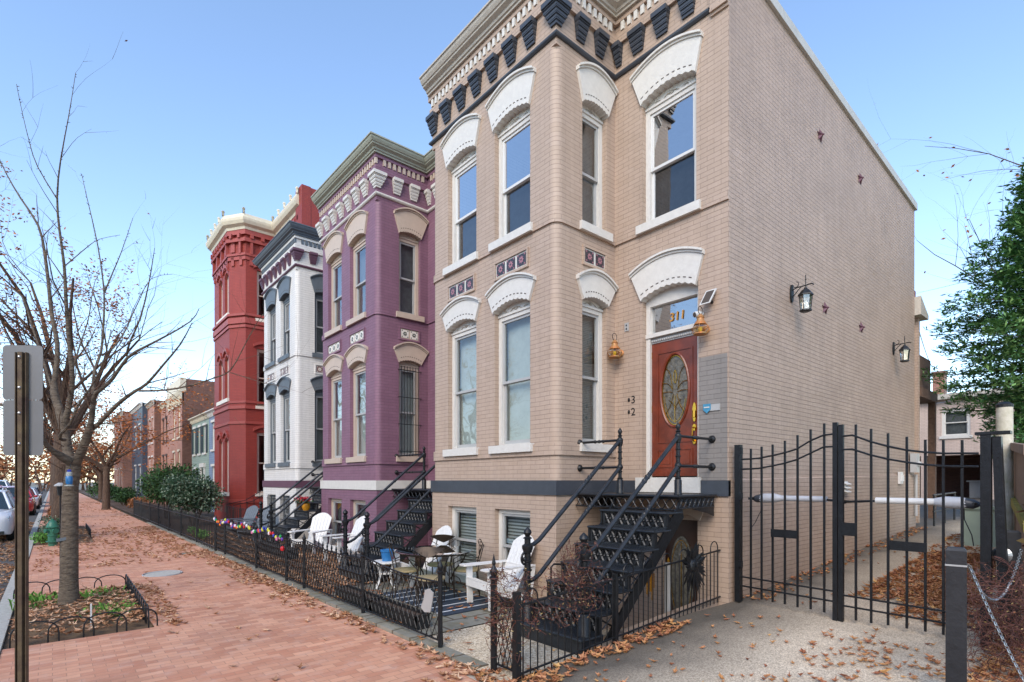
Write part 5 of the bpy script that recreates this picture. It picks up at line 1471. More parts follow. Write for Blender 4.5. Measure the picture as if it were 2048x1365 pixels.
hm = {3: bay_h, 1: side_hh, 0: [(1.2, 2.2, z0, z1) for z0, z1 in ((1.0, 3.6), (5.1, 7.4), (8.9, 11.0))]}
for i in range(6): wall(mb, segm[i], 0, seglen[i], -0.4, 12.75, hm.get(i, []))
mb.poly([(7.6, 21.6, -.4), (16, 21.6, -.4), (16, 21.6, 13.43), (7.6, 21.6, 13.43)])
mb.poly([(7.45, 21.3, 10.5), (16, 21.3, 10.5), (16, 21.3, 13.43), (7.45, 21.3, 13.43)])
mb.box(7.40, 7.75, 21.28, 22.0, 10.6, 13.45)
mb.poly([(16, 21.6, -.4), (16, 29.2, -.4), (16, 29.2, 12.7), (16, 21.6, 12.7)])
mb.poly([(7.6, 29.2, -.4), (16, 29.2, -.4), (16, 29.2, 13), (7.6, 29.2, 13)])
mb.poly([(7.6, 21.6, 12.7), (16, 21.6, 12.7), (16, 29.2, 12.7), (7.6, 29.2, 12.7)]); mb.poly([(5.83, 25.65, 12.7), (6.3, 24.95, 12.7), (7.6, 24.95, 12.7), (7.6, 29.2, 12.7), (6.3, 29.2, 12.7), (5.83, 28.5, 12.7)])
mb.build('wall', 'redbrick', red)
M['redtrim'] = mat('red trim paint', '#95423a', 0.5, var=0.08, scale=9)
mb = MB()
for (z0, z1, o) in ((0.9, 1.05, .04), (4.3, 4.42, .05), (4.95, 5.08, .06), (5.2, 5.3, .04), (8.45, 8.56, .05), (8.62, 8.86, .07), (8.95, 9.05, .09), (11.35, 11.5, .06), (11.52, 11.62, .10), (12.1, 12.25, .14), (12.42, 12.62, .10)): band(mb, RP, z0, z1, o)
mb.build('belt_courses', 'redtrim', red)
for i in range(6):
    n = max(1, int(seglen[i] / 0.40)); mp = segm[i]
    for k in range(n):
        a = (k + .5) * seglen[i] / n
        mb = MB()
        mb.mbox(mp, a - .06, a + .06, -.20, 0, 12.24, 12.43)
        if k % 2 == 0: mb.mbox(mp, a - .05, a + .05, -.12, 0, 11.60, 12.26)
        else: mb.mbox(mp, a - .1, a + .1, -.05, 0, 11.7, 12.26)
        mb.mbox(mp, a - .07, a + .07, -.06, 0, 11.12, 11.62)
        mb.build('corbel', 'redtrim', red)
mb = MB(); M['corncream'] = mat('cream cornice', '#cfc6b0', 0.5, var=0.08)
extrude_profile(mb, RP, [(-.2, 12.62), (.12, 12.62), (.15, 12.72), (.28, 12.80), (.34, 12.92), (.36, 13.02), (.30, 13.06), (.28, 13.20), (.05, 13.25), (-.2, 13.25)])
OP = offset_path(RP, .27)
for i in range(6):
    A, B = Vector(OP[i]), Vector(OP[i + 1]); n = max(1, int((B - A).length / .75))
    for k in range(n + 1):
        p = A.lerp(B, k / n); mb.tube([(p.x, p.y, 13.2), (p.x, p.y, 13.34)], .05, 5); mb.ball((p.x, p.y, 13.38), .07, 6)
mb.build('cornice', 'corncream', red)
M['winwhite'] = mat('white window lining', '#d9d3c6', 0.5, var=0.04)
for z0, z1 in fz:
    for a, b in ((25.85, 26.5), (26.95, 27.6)):
        w_ = window(red, segm[3], a - 25.65, b - 25.65, z0, z1, 'winwhite', 'winwhite', 'curtain', rec=0.12, fw=0.14)
    mb = MB(); mb.mbox(segm[3], .05, 2.1, -.08, .1, z0 - .16, z0 - .002); mb.build('sill', 'winwhite', red)
    for a, b in ((25.85, 26.5), (26.95, 27.6)):
        mb = MB(); Aq = arc_pts(a - 25.65 - .06, b - 25.65 + .06, z1 - .02, .22, 8); mb.strip(segm[3], Aq, [(q, z + .13) for q, z in Aq], -.09, 0)
        Aq = arc_pts(a - 25.65, b - 25.65, z1 - .16, .17, 8); mb.strip(segm[3], Aq, [(q, z1 + .1) for q, z in Aq], -.012, .1); mb.build('arch_moulding', 'redtrim', red)
for z0, z1 in ((1.3, 3.95), (5.1, 7.6), (8.9, 11.0)):
    window(red, segm[1], .22, .85, z0, z1, 'framecream', 'framecream', None, rec=0.1, sill='winwhite')
    mb = MB(); Aq = arc_pts(.1, 1.0, z1 + .05, .16, 8); mb.strip(segm[1], Aq, [(q, z + .12) for q, z in Aq], -.09, 0); mb.build('arch_moulding', 'redtrim', red)
for z0, z1 in ((1.0, 3.6), (5.1, 7.4), (8.9, 11.0)): window(red, segm[0], 1.2, 2.2, z0, z1, 'winwhite', 'sashgrey', 'curtain', rec=0.1, sill='winwhite')
mb = MB()
for a in (.35, 1.2): mb.mbox(segm[3], a, a + .55, -.003, .0, .45, .75)
mb.build('vent_panels', 'darkbrick', red)
r = empty('entry_steps', (6.5, 23.5, 0), 'low dark red steps with thin iron rails at the red house', 'steps')
mb = MB()
for k in range(5): mb.box(5.6 + k * .3, 7.6, 22.6, 23.9, k * .18 - .1, (k + 1) * .18)
mb.build('treads', 'redtrim', r)
for y in (22.7, 23.8):
    mb = MB(); mb.tube([(5.3, y, .9), (6.0, y, 1.05), (7.3, y, 1.85)], .014, 5)
    for k in range(9): x = 5.3 + k * .25; mb.tube([(x, y, 0), (x, y, .9 + max(0, x - 5.6) * .55)], .008, 4)
    mb.build('handrail', 'iron', r)
r = empty('iron_railing', (5.2, 21, 0), 'low hooped iron railing in front of the red house steps', 'railing')
mb = MB()
for k in range(12):
    y = 20.2 + k * .25; mb.tube([(5.2, y, 0), (5.2, y, .75)] + [(5.2, y + .11 - .11 * cos(q), .75 + .12 * sin(q)) for q in [pi * t / 6 for t in range(7)]] + [(5.2, y + .22, 0)], .008, 4, cap=False)
mb.build('hoops', 'iron', r)

# ---------------------------------------------------------------- farther houses
M['clapgreen'] = slat_mat('green clapboard', '#8a9b90', '#5d6f65', 0.13, 0.86)
M['clapblue'] = slat_mat('blue clapboard', '#76879f', '#556378', 0.13, 0.86)
M['shutter'] = slat_mat('dark green shutter', '#37474a', '#26333a', 0.04, 0.6)
M['navy'] = mat('navy painted brick', '#3d4756', 0.5, var=0.15)
M['shutterbrown'] = mat('brown shutters', '#4f3f3a', 0.6, var=0.1)
def simple_house(name, label, X, y0, y1, z1, wm, wins, frame='white', cornm='corn_beige', ch=0.35, co=0.25, depth=9, shutters=None, side=None, door=None, fwid=.06, parapet=0):
    r = empty(name, (X, (y0 + y1) / 2, 0), label, 'house')
    mb = MB(); mp = xmap(X)
    H_ = [(a, b, c, d) for a, b, c, d in wins] + ([(door[0], door[1], door[2], door[3])] if door else [])
    wall(mb, mp, y0, y1, -.2, z1 + parapet, H_)
    XB_ = X + depth
    mb.poly([(X, y1, -.2), (XB_, y1, -.2), (XB_, y1, z1 + parapet), (X, y1, z1 + parapet)]); mb.poly([(XB_, y0, -.2), (XB_, y1, -.2), (XB_, y1, z1), (XB_, y0, z1)])
    mb.build('wall', wm, r)
    mb = MB(); mb.poly([(X, y0, -.2), (XB_, y0, -.2), (XB_, y0, z1 + parapet), (X, y0, z1 + parapet)]); mb.build('side_wall', side or wm, r)
    mb = MB(); mb.poly([(X, y0, z1 - .05), (XB_, y0, z1 - .05), (XB_, y1, z1 - .05), (X, y1, z1 - .05)]); mb.build('roof', 'roof', r)
    mb = MB(); extrude_profile(mb, [(X, y0), (X, y1)], [(-.1, z1 - ch), (.04, z1 - ch), (.06, z1 - ch * .5), (co * .7, z1 - ch * .3), (co, z1 - .06), (co, z1), (-.1, z1 + .12)])
    k = int((y1 - y0) / .5)
    for i in range(k): a = y0 + (i + .5) * (y1 - y0) / k; mb.mbox(mp, a - .05, a + .05, -co * .6, 0, z1 - ch * .85, z1 - ch * .35)
    mb.build('cornice', cornm, r)
    for (a, b, c, d) in wins:
        w_ = window(r, mp, a, b, c, d, frame, frame, 'curtain', rec=.06, fw=fwid, sill=frame)
        if shutters:
            for (p, q) in ((a - .42, a - .04), (b + .04, b + .42)):
                mb = MB(); mb.mbox(mp, p, q, -.05, -.002, c, d); mb.build('shutter', shutters, w_)
        mb = MB(); mb.mbox(mp, a - .07, b + .07, -.05, -.001, d, d + .14); mb.build('lintel', frame, w_)
    if door:
        mb = MB(); a, b, c, d = door; mb.mbox(mp, a - .12, a, -.08, .05, c, d + .1); mb.mbox(mp, b, b + .12, -.08, .05, c, d + .1); mb.mbox(mp, a - .2, b + .2, -.12, .05, d + .1, d + .35); f = mb.build('door_frame', frame, r)
        mb = MB(); mb.mbox(mp, a, b, .1, .14, c, d); mb.build('door', 'corncream', r)
    return r
simple_house('clapboard_house', 'blue clapboard house between the red house and the green one', 7.2, 29.25, 36.6, 6.0, 'clapblue', [(30.5, 31.5, 3.7, 5.3), (32.8, 33.8, 3.7, 5.3), (35.0, 35.9, 3.7, 5.3), (30.5, 31.5, .9, 2.7), (35.0, 35.9, .9, 2.7)], cornm='white')
simple_house('clapboard_house', 'pale green clapboard house with dark louvred shutters and cream doorway', 7.2, 36.65, 41.9, 6.0, 'clapgreen', [(37.4, 38.2, 3.6, 5.3), (39.0, 39.7, 3.6, 5.3), (40.6, 41.3, 3.6, 5.3), (40.2, 41.0, .9, 2.6)], cornm='corncream', shutters='shutter', door=(37.8, 38.7, 0.3, 2.6))
bh = simple_house('brick_house', 'rosy brick house with cream parapet and tall white windows beyond the clapboards', 6.72, 42.5, 48.1, 8.0, 'pinkbrick', [(43.3, 44.1, 4.9, 7.2), (45.3, 46.1, 4.9, 7.2), (43.3, 44.1, 1.8, 3.9), (45.3, 46.1, 1.8, 3.9)], frame='corncream', cornm='corncream', side='darkbrick', parapet=.85, fwid=.12, ch=.9)
mb = MB(); mb.box(6.60, 6.95, 42.45, 48.1, 7.95, 8.9); mb.build('parapet', 'corncream', bh)
mb = MB(); mb.box(9.0, 10.2, 42.44, 42.5, 6.1, 7.4); mb.build('side_window', 'white', bh)
mb = MB(); mb.box(9.2, 10.0, 42.42, 42.44, 6.3, 7.2); mb.build('side_pane', 'blindpale', bh)
simple_house('brick_house', 'rosy brick house with dark brown shutters beside the taller parapet', 6.72, 48.15, 51.9, 7.95, 'pinkbrick', [(48.7, 49.5, 4.9, 6.7), (50.2, 51.1, 4.9, 6.7), (48.7, 49.5, 1.9, 3.8), (50.2, 51.1, 1.9, 3.8)], frame='shutterbrown', cornm='corncream')
simple_house('brick_house', 'brown sided brick house with white window strips, forward of its neighbours', 6.27, 51.95, 56.0, 8.4, 'pinkbrick', [(52.6, 53.3, 1.3, 3.8), (54.4, 55.2, 1.3, 3.8), (52.6, 53.3, 5.0, 7.0), (54.4, 55.2, 5.0, 7.0)], side='darkbrick', fwid=.2)
simple_house('brick_house', 'navy blue fronted house with pale trim behind the orange tree', 5.9, 56.05, 64.0, 8.6, 'navy', [(57.2, 58.4, .8, 3.2), (60.5, 61.7, .8, 3.2), (57.2, 58.4, 4.8, 6.8), (60.5, 61.7, 4.8, 6.8)], cornm='white', ch=.3)
simple_house('brick_house', 'dull red house farthest down the row behind the orange tree', 5.2, 64.1, 74.0, 8.6, 'rawbrick', [(65.5, 66.5, 1, 3), (68, 69, 1, 3), (71, 72, 1, 3), (65.5, 66.5, 5, 7), (68, 69, 5, 7)])
# houses across the street, seen only in the panes and between the trees
for i, (y0, y1, m_, lab) in enumerate(((-22, -8, 'rawbrick', 'bare brick house across the street reflected in the lower panes'), (-8, 4, 'pinkbrick', 'rosy brick house across the street reflected in the panes'), (4, 14, 'darkbrick', 'brown brick house across the street'), (62, 76, 'rawbrick', 'bare brick house across the street beyond the parked cars'), (76, 92, 'pinkbrick', 'rosy brick house across the street farthest off'))):
    r = empty('brick_house', (-16, (y0 + y1) / 2, 0), lab, 'house', 'houses across the street')
    mb = MB(); mb.box(-26, -16, y0 + .05, y1 - .05, -.2, 7.5); mb.build('wall', m_, r)
    mb = MB(); mb.box(-26, -15.7, y0 + .05, y1 - .05, 7.501, 7.9); mb.build('cornice', 'corn_beige', r)
    for z in (1, 4.4):
        k = int((y1 - y0) / 2.4)
        for q in range(k):
            y = y0 + (q + .5) * (y1 - y0) / k
            mb = MB(); mb.box(-16.01, -15.93, y - .55, y + .55, z - .1, z + 2.0); f = mb.build('window', 'white', r)
            mb = MB(); mb.box(-15.93, -15.925, y - .45, y + .45, z, z + 1.9); mb.build('pane', 'slate', f)

# ---------------------------------------------------------------- alley side
gr = empty('carriage_house', (32, 6, 1), 'pale beige brick carriage house at the end of the alley', 'house')
mb = MB(); mp = xmap(32); wall(mb, mp, 0, 14, .9, 5.7, [(4.35, 6.7, .9, 3.05), (6.9, 9.5, .9, 3.05), (5.05, 6.1, 3.95, 5.2), (7.2, 8.2, 3.95, 5.2)], depth=.3)
mb.poly([(32, 0, .9), (40, 0, .9), (40, 0, 5.7), (32, 0, 5.7)]); mb.poly([(32, 14, .9), (40, 14, .9), (40, 14, 5.7), (32, 14, 5.7)]); mb.poly([(40, 0, .9), (40, 14, .9), (40, 14, 5.7), (40, 0, 5.7)])
mb.build('wall', 'garagebrick', gr)
mb = MB(); mb.box(31.7, 40.3, -.2, 14.2, 5.70, 5.9); mb.box(31.65, 31.7, -.2, 14.2, 5.66, 5.92); mb.build('roof', 'corn_beige', gr)
for a, b in ((5.05, 6.1), (7.2, 8.2)): window(gr, mp, a, b, 3.95, 5.2, 'white', 'white', 'curtain', rec=.05, fw=.1, sill='white')
mb = MB(); mb.poly([(36, 0, .9), (36, 14, .9), (36, 14, 3.2), (36, 0, 3.2)]); mb.poly([(32.3, 0, 3.06), (36, 0, 3.06), (36, 14, 3.06), (32.3, 14, 3.06)]); mb.build('bay_interior', 'darkbrick', gr)
mb = MB(); mb.box(34, 34.5, 4.8, 5.4, 1.0, 1.8); mb.box(33.9, 34.6, 4.7, 5.5, 1.8, 1.86); tag(mb.build('workbench', 'sashgrey'), 'small grey bench inside the open carriage house bay', 'bench')
ch = empty('chimney_stack', (36, 6.5, 6), 'red brick chimney on the carriage house roof', 'chimney')
mb = MB(); mb.box(35.5, 36.1, 6.65, 7.15, 5.9, 7.5); mb.build('stack', 'rawbrick', ch)
mb = MB(); mb.box(35.45, 36.15, 6.6, 7.2, 7.501, 7.62); mb.build('cap', 'darkbrick', ch)
M['timber'] = mat('weathered brown timber', '#6b5446', 0.85, var=0.25, scale=12, bump=0.5)
dk = empty('timber_deck', (18, 4.5, .8), 'brown timber balcony and posts behind the beige house', 'deck')
for (x, y) in ((18.75, 3.72), (18.75, 7)): mb = MB(); mb.box(x, x + .16, y, y + .16, .7, 4.3); mb.build('post', 'timber', dk)
mb = MB(); mb.box(17.2, 18.95, 3.7, 8, 4.05, 4.3); mb.build('platform', 'timber', dk)
mb = MB(); mb.box(18.6, 18.65, 3.8, 8, 4.3, 5.2); mb.box(17.2, 18.6, 3.8, 3.85, 4.3, 5.2); mb.build('railing', 'timber', dk)
mb = MB(); mb.box(17.5, 18.7, 4.3, 4.4, 2.5, 2.7); mb.box(17.5, 18.7, 4.3, 4.4, 1.7, 1.9); mb.build('brace', 'timber', dk)
r = empty('stair_rail', (16.6, 3.2, .7), 'low dark pipe rail at the back corner of the side wall', 'railing')
mb = MB()
for x in (16.3, 17.4, 18.5): mb.tube([(x, 3.25, .7), (x, 3.25, 1.5)], .025, 6)
for z in (1.1, 1.5): mb.tube([(16.2, 3.25, z), (18.6, 3.25, z + .03)], .022, 6)
mb.build('rail', 'iron', r)
M['mintbox'] = mat('pale green utility cabinet', '#a3b5a3', 0.5, var=0.06, scale=4)
r = empty('utility_cabinet', (14.0, 2.15, .6), 'pale green utility cabinet behind the right gate post', 'utility box')
mb = MB(); mb.box(13.5, 14.2, 1.62, 2.28, .5, 1.30); mb.build('cabinet', 'mintbox', r)
mb = MB(); mb.box(13.46, 14.24, 1.58, 2.32, 1.301, 1.35); mb.build('lid', 'mintbox', r)
M['oldwood'] = mat('bleached wooden post', '#cdc7b9', 0.85, col2='#a39f83', scale=5, bump=0.6, bscale=30)
M['fencewood'] = mat('weathered fence boards', '#7d6c5e', 0.9, col2='#8f7a6a', scale=4, bump=0.6, bscale=25)
M['moss'] = mat('mossy board', '#8a8440', 0.9, var=0.25)
mb = MB(); mb.tube([(10.0, 1.20, .2), (9.98, 1.21, 1.6), (9.96, 1.21, 2.86)], [.10, .095, .09], 14); p_ = mb.build('wooden_post', 'oldwood', smooth=True)
tag(p_, 'tall bleached wooden post with black cap right of the gate', 'post')
mb = MB(); mb.lathe([(.095, 2.86), (.095, 2.90), (.05, 2.93), (.005, 2.94)], (9.96, 1.21, 0), 14); mb.build('cap', 'iron', p_)
wf = empty('wooden_fence', (10, 1.2, .4), 'weathered board fence with a mossy rail beyond the chain posts', 'fence')
A = Vector((7.15, .66, 0)); B = Vector((14.5, 1.75, 0)); t_ = (B - A).normalized(); L_ = (B - A).length; k = int(L_ / .15)
mb = MB(); rr = random.Random(11)
for i in range(k):
    a = A + t_ * (i * .15); b = A + t_ * (i * .15 + .142); zt = slope(a.x) + 1.95 + rr.uniform(-.02, .02); nrm = Vector((-t_.y, t_.x, 0)) * .02
    mb.hexa([(a.x, a.y, slope(a.x)), (b.x, b.y, slope(a.x)), (b.x + nrm.x, b.y + nrm.y, slope(a.x)), (a.x + nrm.x, a.y + nrm.y, slope(a.x)), (a.x, a.y, zt), (b.x, b.y, zt), (b.x + nrm.x, b.y + nrm.y, zt), (a.x + nrm.x, a.y + nrm.y, zt)])
mb.build('boards', 'fencewood', wf)
nn = Vector((-t_.y, t_.x, 0))
for z in (.55, 1.15, 1.9):
    mb = MB(); a = A + nn * .022; b = B + nn * .022
    mb.hexa([(a.x, a.y, z + .2), (b.x, b.y, z + slope(b.x)), (b.x + nn.x * .05, b.y + nn.y * .05, z + slope(b.x)), (a.x + nn.x * .05, a.y + nn.y * .05, z + .2), (a.x, a.y, z + .3), (b.x, b.y, z + slope(b.x) + .1), (b.x + nn.x * .05, b.y + nn.y * .05, z + slope(b.x) + .1), (a.x + nn.x * .05, a.y + nn.y * .05, z + .3)])
    mb.build('rail', 'moss' if z == 1.15 else 'fencewood', wf)
M['bollard'] = mat('black painted timber post', '#25272b', 0.5, var=0.25, scale=9, bump=0.3, bscale=25)
b1 = empty('bollard', (5.35, .93, .1), 'square black timber bollard nearest the camera with a nailed metal strap', 'bollard', 'black timber bollards joined by chain')
def obox(mb, cx_, cy_, h, z0, z1, rz, top=0.0):
    for (za, zb, r0, r1) in ((z0, z1, h, h), (z1, z1 + top, h, h * .8)) if top else ((z0, z1, h, h),):
        P = []
        for z, q in ((za, r0), (zb, r1)):
            for k in range(4): P.append((cx_ + q * 1.414 * cos(rz + pi / 4 + k * pi / 2), cy_ + q * 1.414 * sin(rz + pi / 4 + k * pi / 2), z))
        mb.hexa(P)
rzb = radians(10)
mb = MB(); obox(mb, 5.35, .93, .064, 0.05, 1.31, rzb, .02); mb.build('post', 'bollard', b1)
mb = MB(); obox(mb, 5.35, .93, .0665, 1.19, 1.203, rzb); mb.build('strap', 'sashgrey', b1)
b2 = empty('bollard', (7.25, .83, .2), 'square black timber bollard farther back, against the shrub', 'bollard', 'black timber bollards joined by chain')
mb = MB(); obox(mb, 7.25, .83, .068, 0.15, 1.34, rzb, .015); mb.build('post', 'bollard', b2)
M['chain'] = mat('galvanised chain', '#a9acae', 0.35, 0.8, var=0.2)
def chain(pts, label, link=.034):
    P = [Vector(p) for p in pts]; mb = MB()
    # resample
    L = [0]; 
    for a, b in zip(P, P[1:]): L.append(L[-1] + (b - a).length)
    n = int(L[-1] / (link * .74)); k = 0
    for i in range(n):
        s_ = L[-1] * (i + .5) / n
        while k < len(P) - 2 and s_ > L[k + 1]: k += 1
        c = P[k].lerp(P[k + 1], (s_ - L[k]) / (L[k + 1] - L[k])); t = (P[k + 1] - P[k]).normalized()
        s1 = t.cross(Vector((0.3, 1, 0.1))).normalized(); s2 = t.cross(s1).normalized(); v = s1 if i % 2 else s2
        mb.tube([c + t * link * .5 * cos(q) + v * link * .32 * sin(q) for q in [j * pi / 4 for j in range(8)]], .0036, 4, close=True)
    return tag(mb.build('chain', 'chain', smooth=True), label, 'chain')
def sag(a, b, d, n=20):
    a = Vector(a); b = Vector(b); return [a.lerp(b, i / n) + Vector((0, 0, -4 * d * (i / n) * (1 - i / n))) for i in range(n + 1)]
chain(sag((5.42, .87, 1.20), (7.17, .75, 1.18), .38), 'galvanised chain sagging between the two black bollards')
chain(sag((5.42, .86, 1.19), (5.45, .40, .05), .06), 'galvanised chain hanging loose down to the leaves beside the nearest bollard')
r = empty('reflector', (7.2, .95, 1.1), 'round chrome reflector disc beside the farther bollard', 'reflector')
mb = MB(); mb.lathe([(.075, 0), (.08, .015), (.05, .03), (.01, .035)], (7.1, .88, 1.12), 16, Matrix.Rotation(-pi / 2, 4, 'Y')); mb.build('disc', 'chain', r)
r = empty('keypad_box', (6.9, .9, 1.2), 'small grey control box on the right gate post', 'control box')
mb = MB(); mb.box(7.03, 7.08, .96, 1.01, 1.1, 1.25); mb.build('box', 'midslate', r)
mb = MB(); mb.box(7.02, 7.03, .965, 1.005, 1.13, 1.22); mb.build('cover', 'slate', r)

# ---------------------------------------------------------------- kerb side things
M['signback'] = mat('bare aluminium sign back', '#747678', 0.5, 0.3, var=0.06, scale=3)
M['signpost'] = mat('rusty brown sign post', '#4a3a33', 0.7, 0.3, col2='#6b5d45', scale=7, bump=0.3)
sg = empty('street_sign', (-.17, 5.72, 0), 'rusty channel post carrying two blank grey sign backs', 'sign')
vd = Vector((sin(radians(4)), cos(radians(4)), 0)); rt_ = Vector((vd.y, -vd.x, 0)); rt_ = Vector((0.80, -0.60, 0))
fd = Vector((-rt_.y, rt_.x, 0))
c0 = Vector((-.175, 5.73, 0))
def smap(a, d, z): p = c0 + rt_ * a + fd * d; return (p.x, p.y, z)
mb = MB(); mb.mbox(smap, -.041, .041, -.004, 0, -.05, 2.86); mb.mbox(smap, -.041, -.036, -.03, -.004, -.05, 2.86); mb.mbox(smap, .036, .041, -.03, -.004, -.05, 2.86); mb.mbox(smap, -.016, .016, -.036, -.004, -.05, 2.86)
mb.build('post', 'signpost', sg)
mb = MB()
for k in range(75): mb.mbox(smap, .020, .030, -.0052, -.0041, .3 + k * .034, .315 + k * .034)
mb.build('holes', 'darkvoid', sg)
for z in (2.14, 2.38, 2.58, 2.82):
    mb = MB(); mb.ball(smap(0, -.038, z), .012, 8); mb.build('bolt', 'chain', sg)
def rrect(a0, a1, z0, z1, r=.03):
    P = []
    for (cx_, cz_, q0) in ((a1 - r, z1 - r, 0), (a0 + r, z1 - r, pi / 2), (a0 + r, z0 + r, pi), (a1 - r, z0 + r, 1.5 * pi)):
        for k in range(5): q = q0 + k * pi / 8; P.append((cx_ + r * cos(q), cz_ + r * sin(q)))
    return P
for (z0, z1, d) in ((2.49, 2.92, .001), (2.05, 2.487, .004)):
    mb = MB(); mb.prism(smap, rrect(-.155, .145, z0, z1), d, d + .003); mb.build('sign_panel', 'signback', sg)
# hydrant
M['hydrant'] = mat('green hydrant paint', '#2f6b55', 0.45, var=0.12, bump=0.15)
hx, hy = .0, 20.1
h_ = empty('fire_hydrant', (hx, hy, 0), 'green fire hydrant beside the planted tree pit', 'hydrant')
mb = MB(); mb.lathe([(.10, 0), (.10, .10), (.15, .11), (.15, .14), (.105, .15), (.105, .27), (.12, .28), (.12, .30), (.105, .31), (.105, .50), (.15, .52), (.15, .55), (.13, .57), (.11, .65), (.07, .71), (.03, .73), (.03, .77), (.004, .775)], (hx, hy, 0), 18); mb.build('barrel', 'hydrant', h_, smooth=True)
for (dx_, dy_, r_, l_) in ((-.9, -.43, .06, .19), (.9, .43, .06, .18), (.43, -.9, .075, .17)):
    mb = MB(); mb.tube([(hx + dx_ * .08, hy + dy_ * .08, .43), (hx + dx_ * (l_ - .05), hy + dy_ * (l_ - .05), .43), (hx + dx_ * (l_ - .049), hy + dy_ * (l_ - .049), .43), (hx + dx_ * l_, hy + dy_ * l_, .43)], [r_ * .8, r_ * .8, r_, r_], 10); mb.build('outlet_cap', 'hydrant', h_, smooth=True)
# manhole rings
mb = MB(); mb.lathe([(.32, .001), (.33, .006), (.33, .001)], (1.66, 12.6, 0), 32); mb.lathe([(.30, .002), (.30, .010), (.01, .010)], (1.66, 12.6, 0), 32); o = mb.build('manhole_cover', 'kerb'); tag(o, 'round manhole cover with pale rim in the brick sidewalk', 'manhole cover')
mb = MB()
P = [(1.66 + .33 * cos(q), 12.6 + .33 * sin(q), .006) for q in [i * pi / 20 for i in range(40)]]; mb.tube(P, .016, 6, close=True); mb.build('rim', 'sashgrey', o)
mb = MB(); mb.box(2.45, 2.75, 15.6, 15.9, -.02, .008); tag(mb.build('valve_cover', 'bluestone'), 'small square valve cover near the fence in the sidewalk', 'manhole cover')
# hooped edging round the tree pit
def hoops(label, runs):
    r = empty('hooped_edging', (runs[0][0][0], runs[0][0][1], 0), label, 'edging')
    for (a, b, n) in runs:
        a = Vector(a); b = Vector(b); st = (b - a) / n; mb = MB()
        for i in range(n):
            p = a + st * i
            P = [p + st * (.65 - .65 * cos(q)) + Vector((0, 0, .08 + .17 * sin(q) ** .7)) for q in [pi * t / 12 for t in range(13)]]
            P = [Vector((P[0].x, P[0].y, -.03))] + P + [Vector((P[-1].x, P[-1].y, -.03))]
            mb.tube(P, .0085, 6)
        mb.build('hoop_panel', 'iron', r)
hoops('low black iron hoops edging the tree pit of the nearest tree', [((-.36, 8.15, 0), (.92, 8.15, 0), 4), ((.93, 8.2, 0), (.96, 11.35, 0), 12), ((.96, 11.36, 0), (-.36, 11.36, 0), 4)])
hoops('low black iron hoops edging the planted pit beyond the hydrant', [((.96, 22.5, 0), (.96, 26, 0), 12)])
mb = MB(); mb.box(.36, .378, 8.6, 8.603, 0, .30); tag(mb.build('plant_stake', 'sashwhite'), 'thin white plant stake in the near tree pit', 'stake')
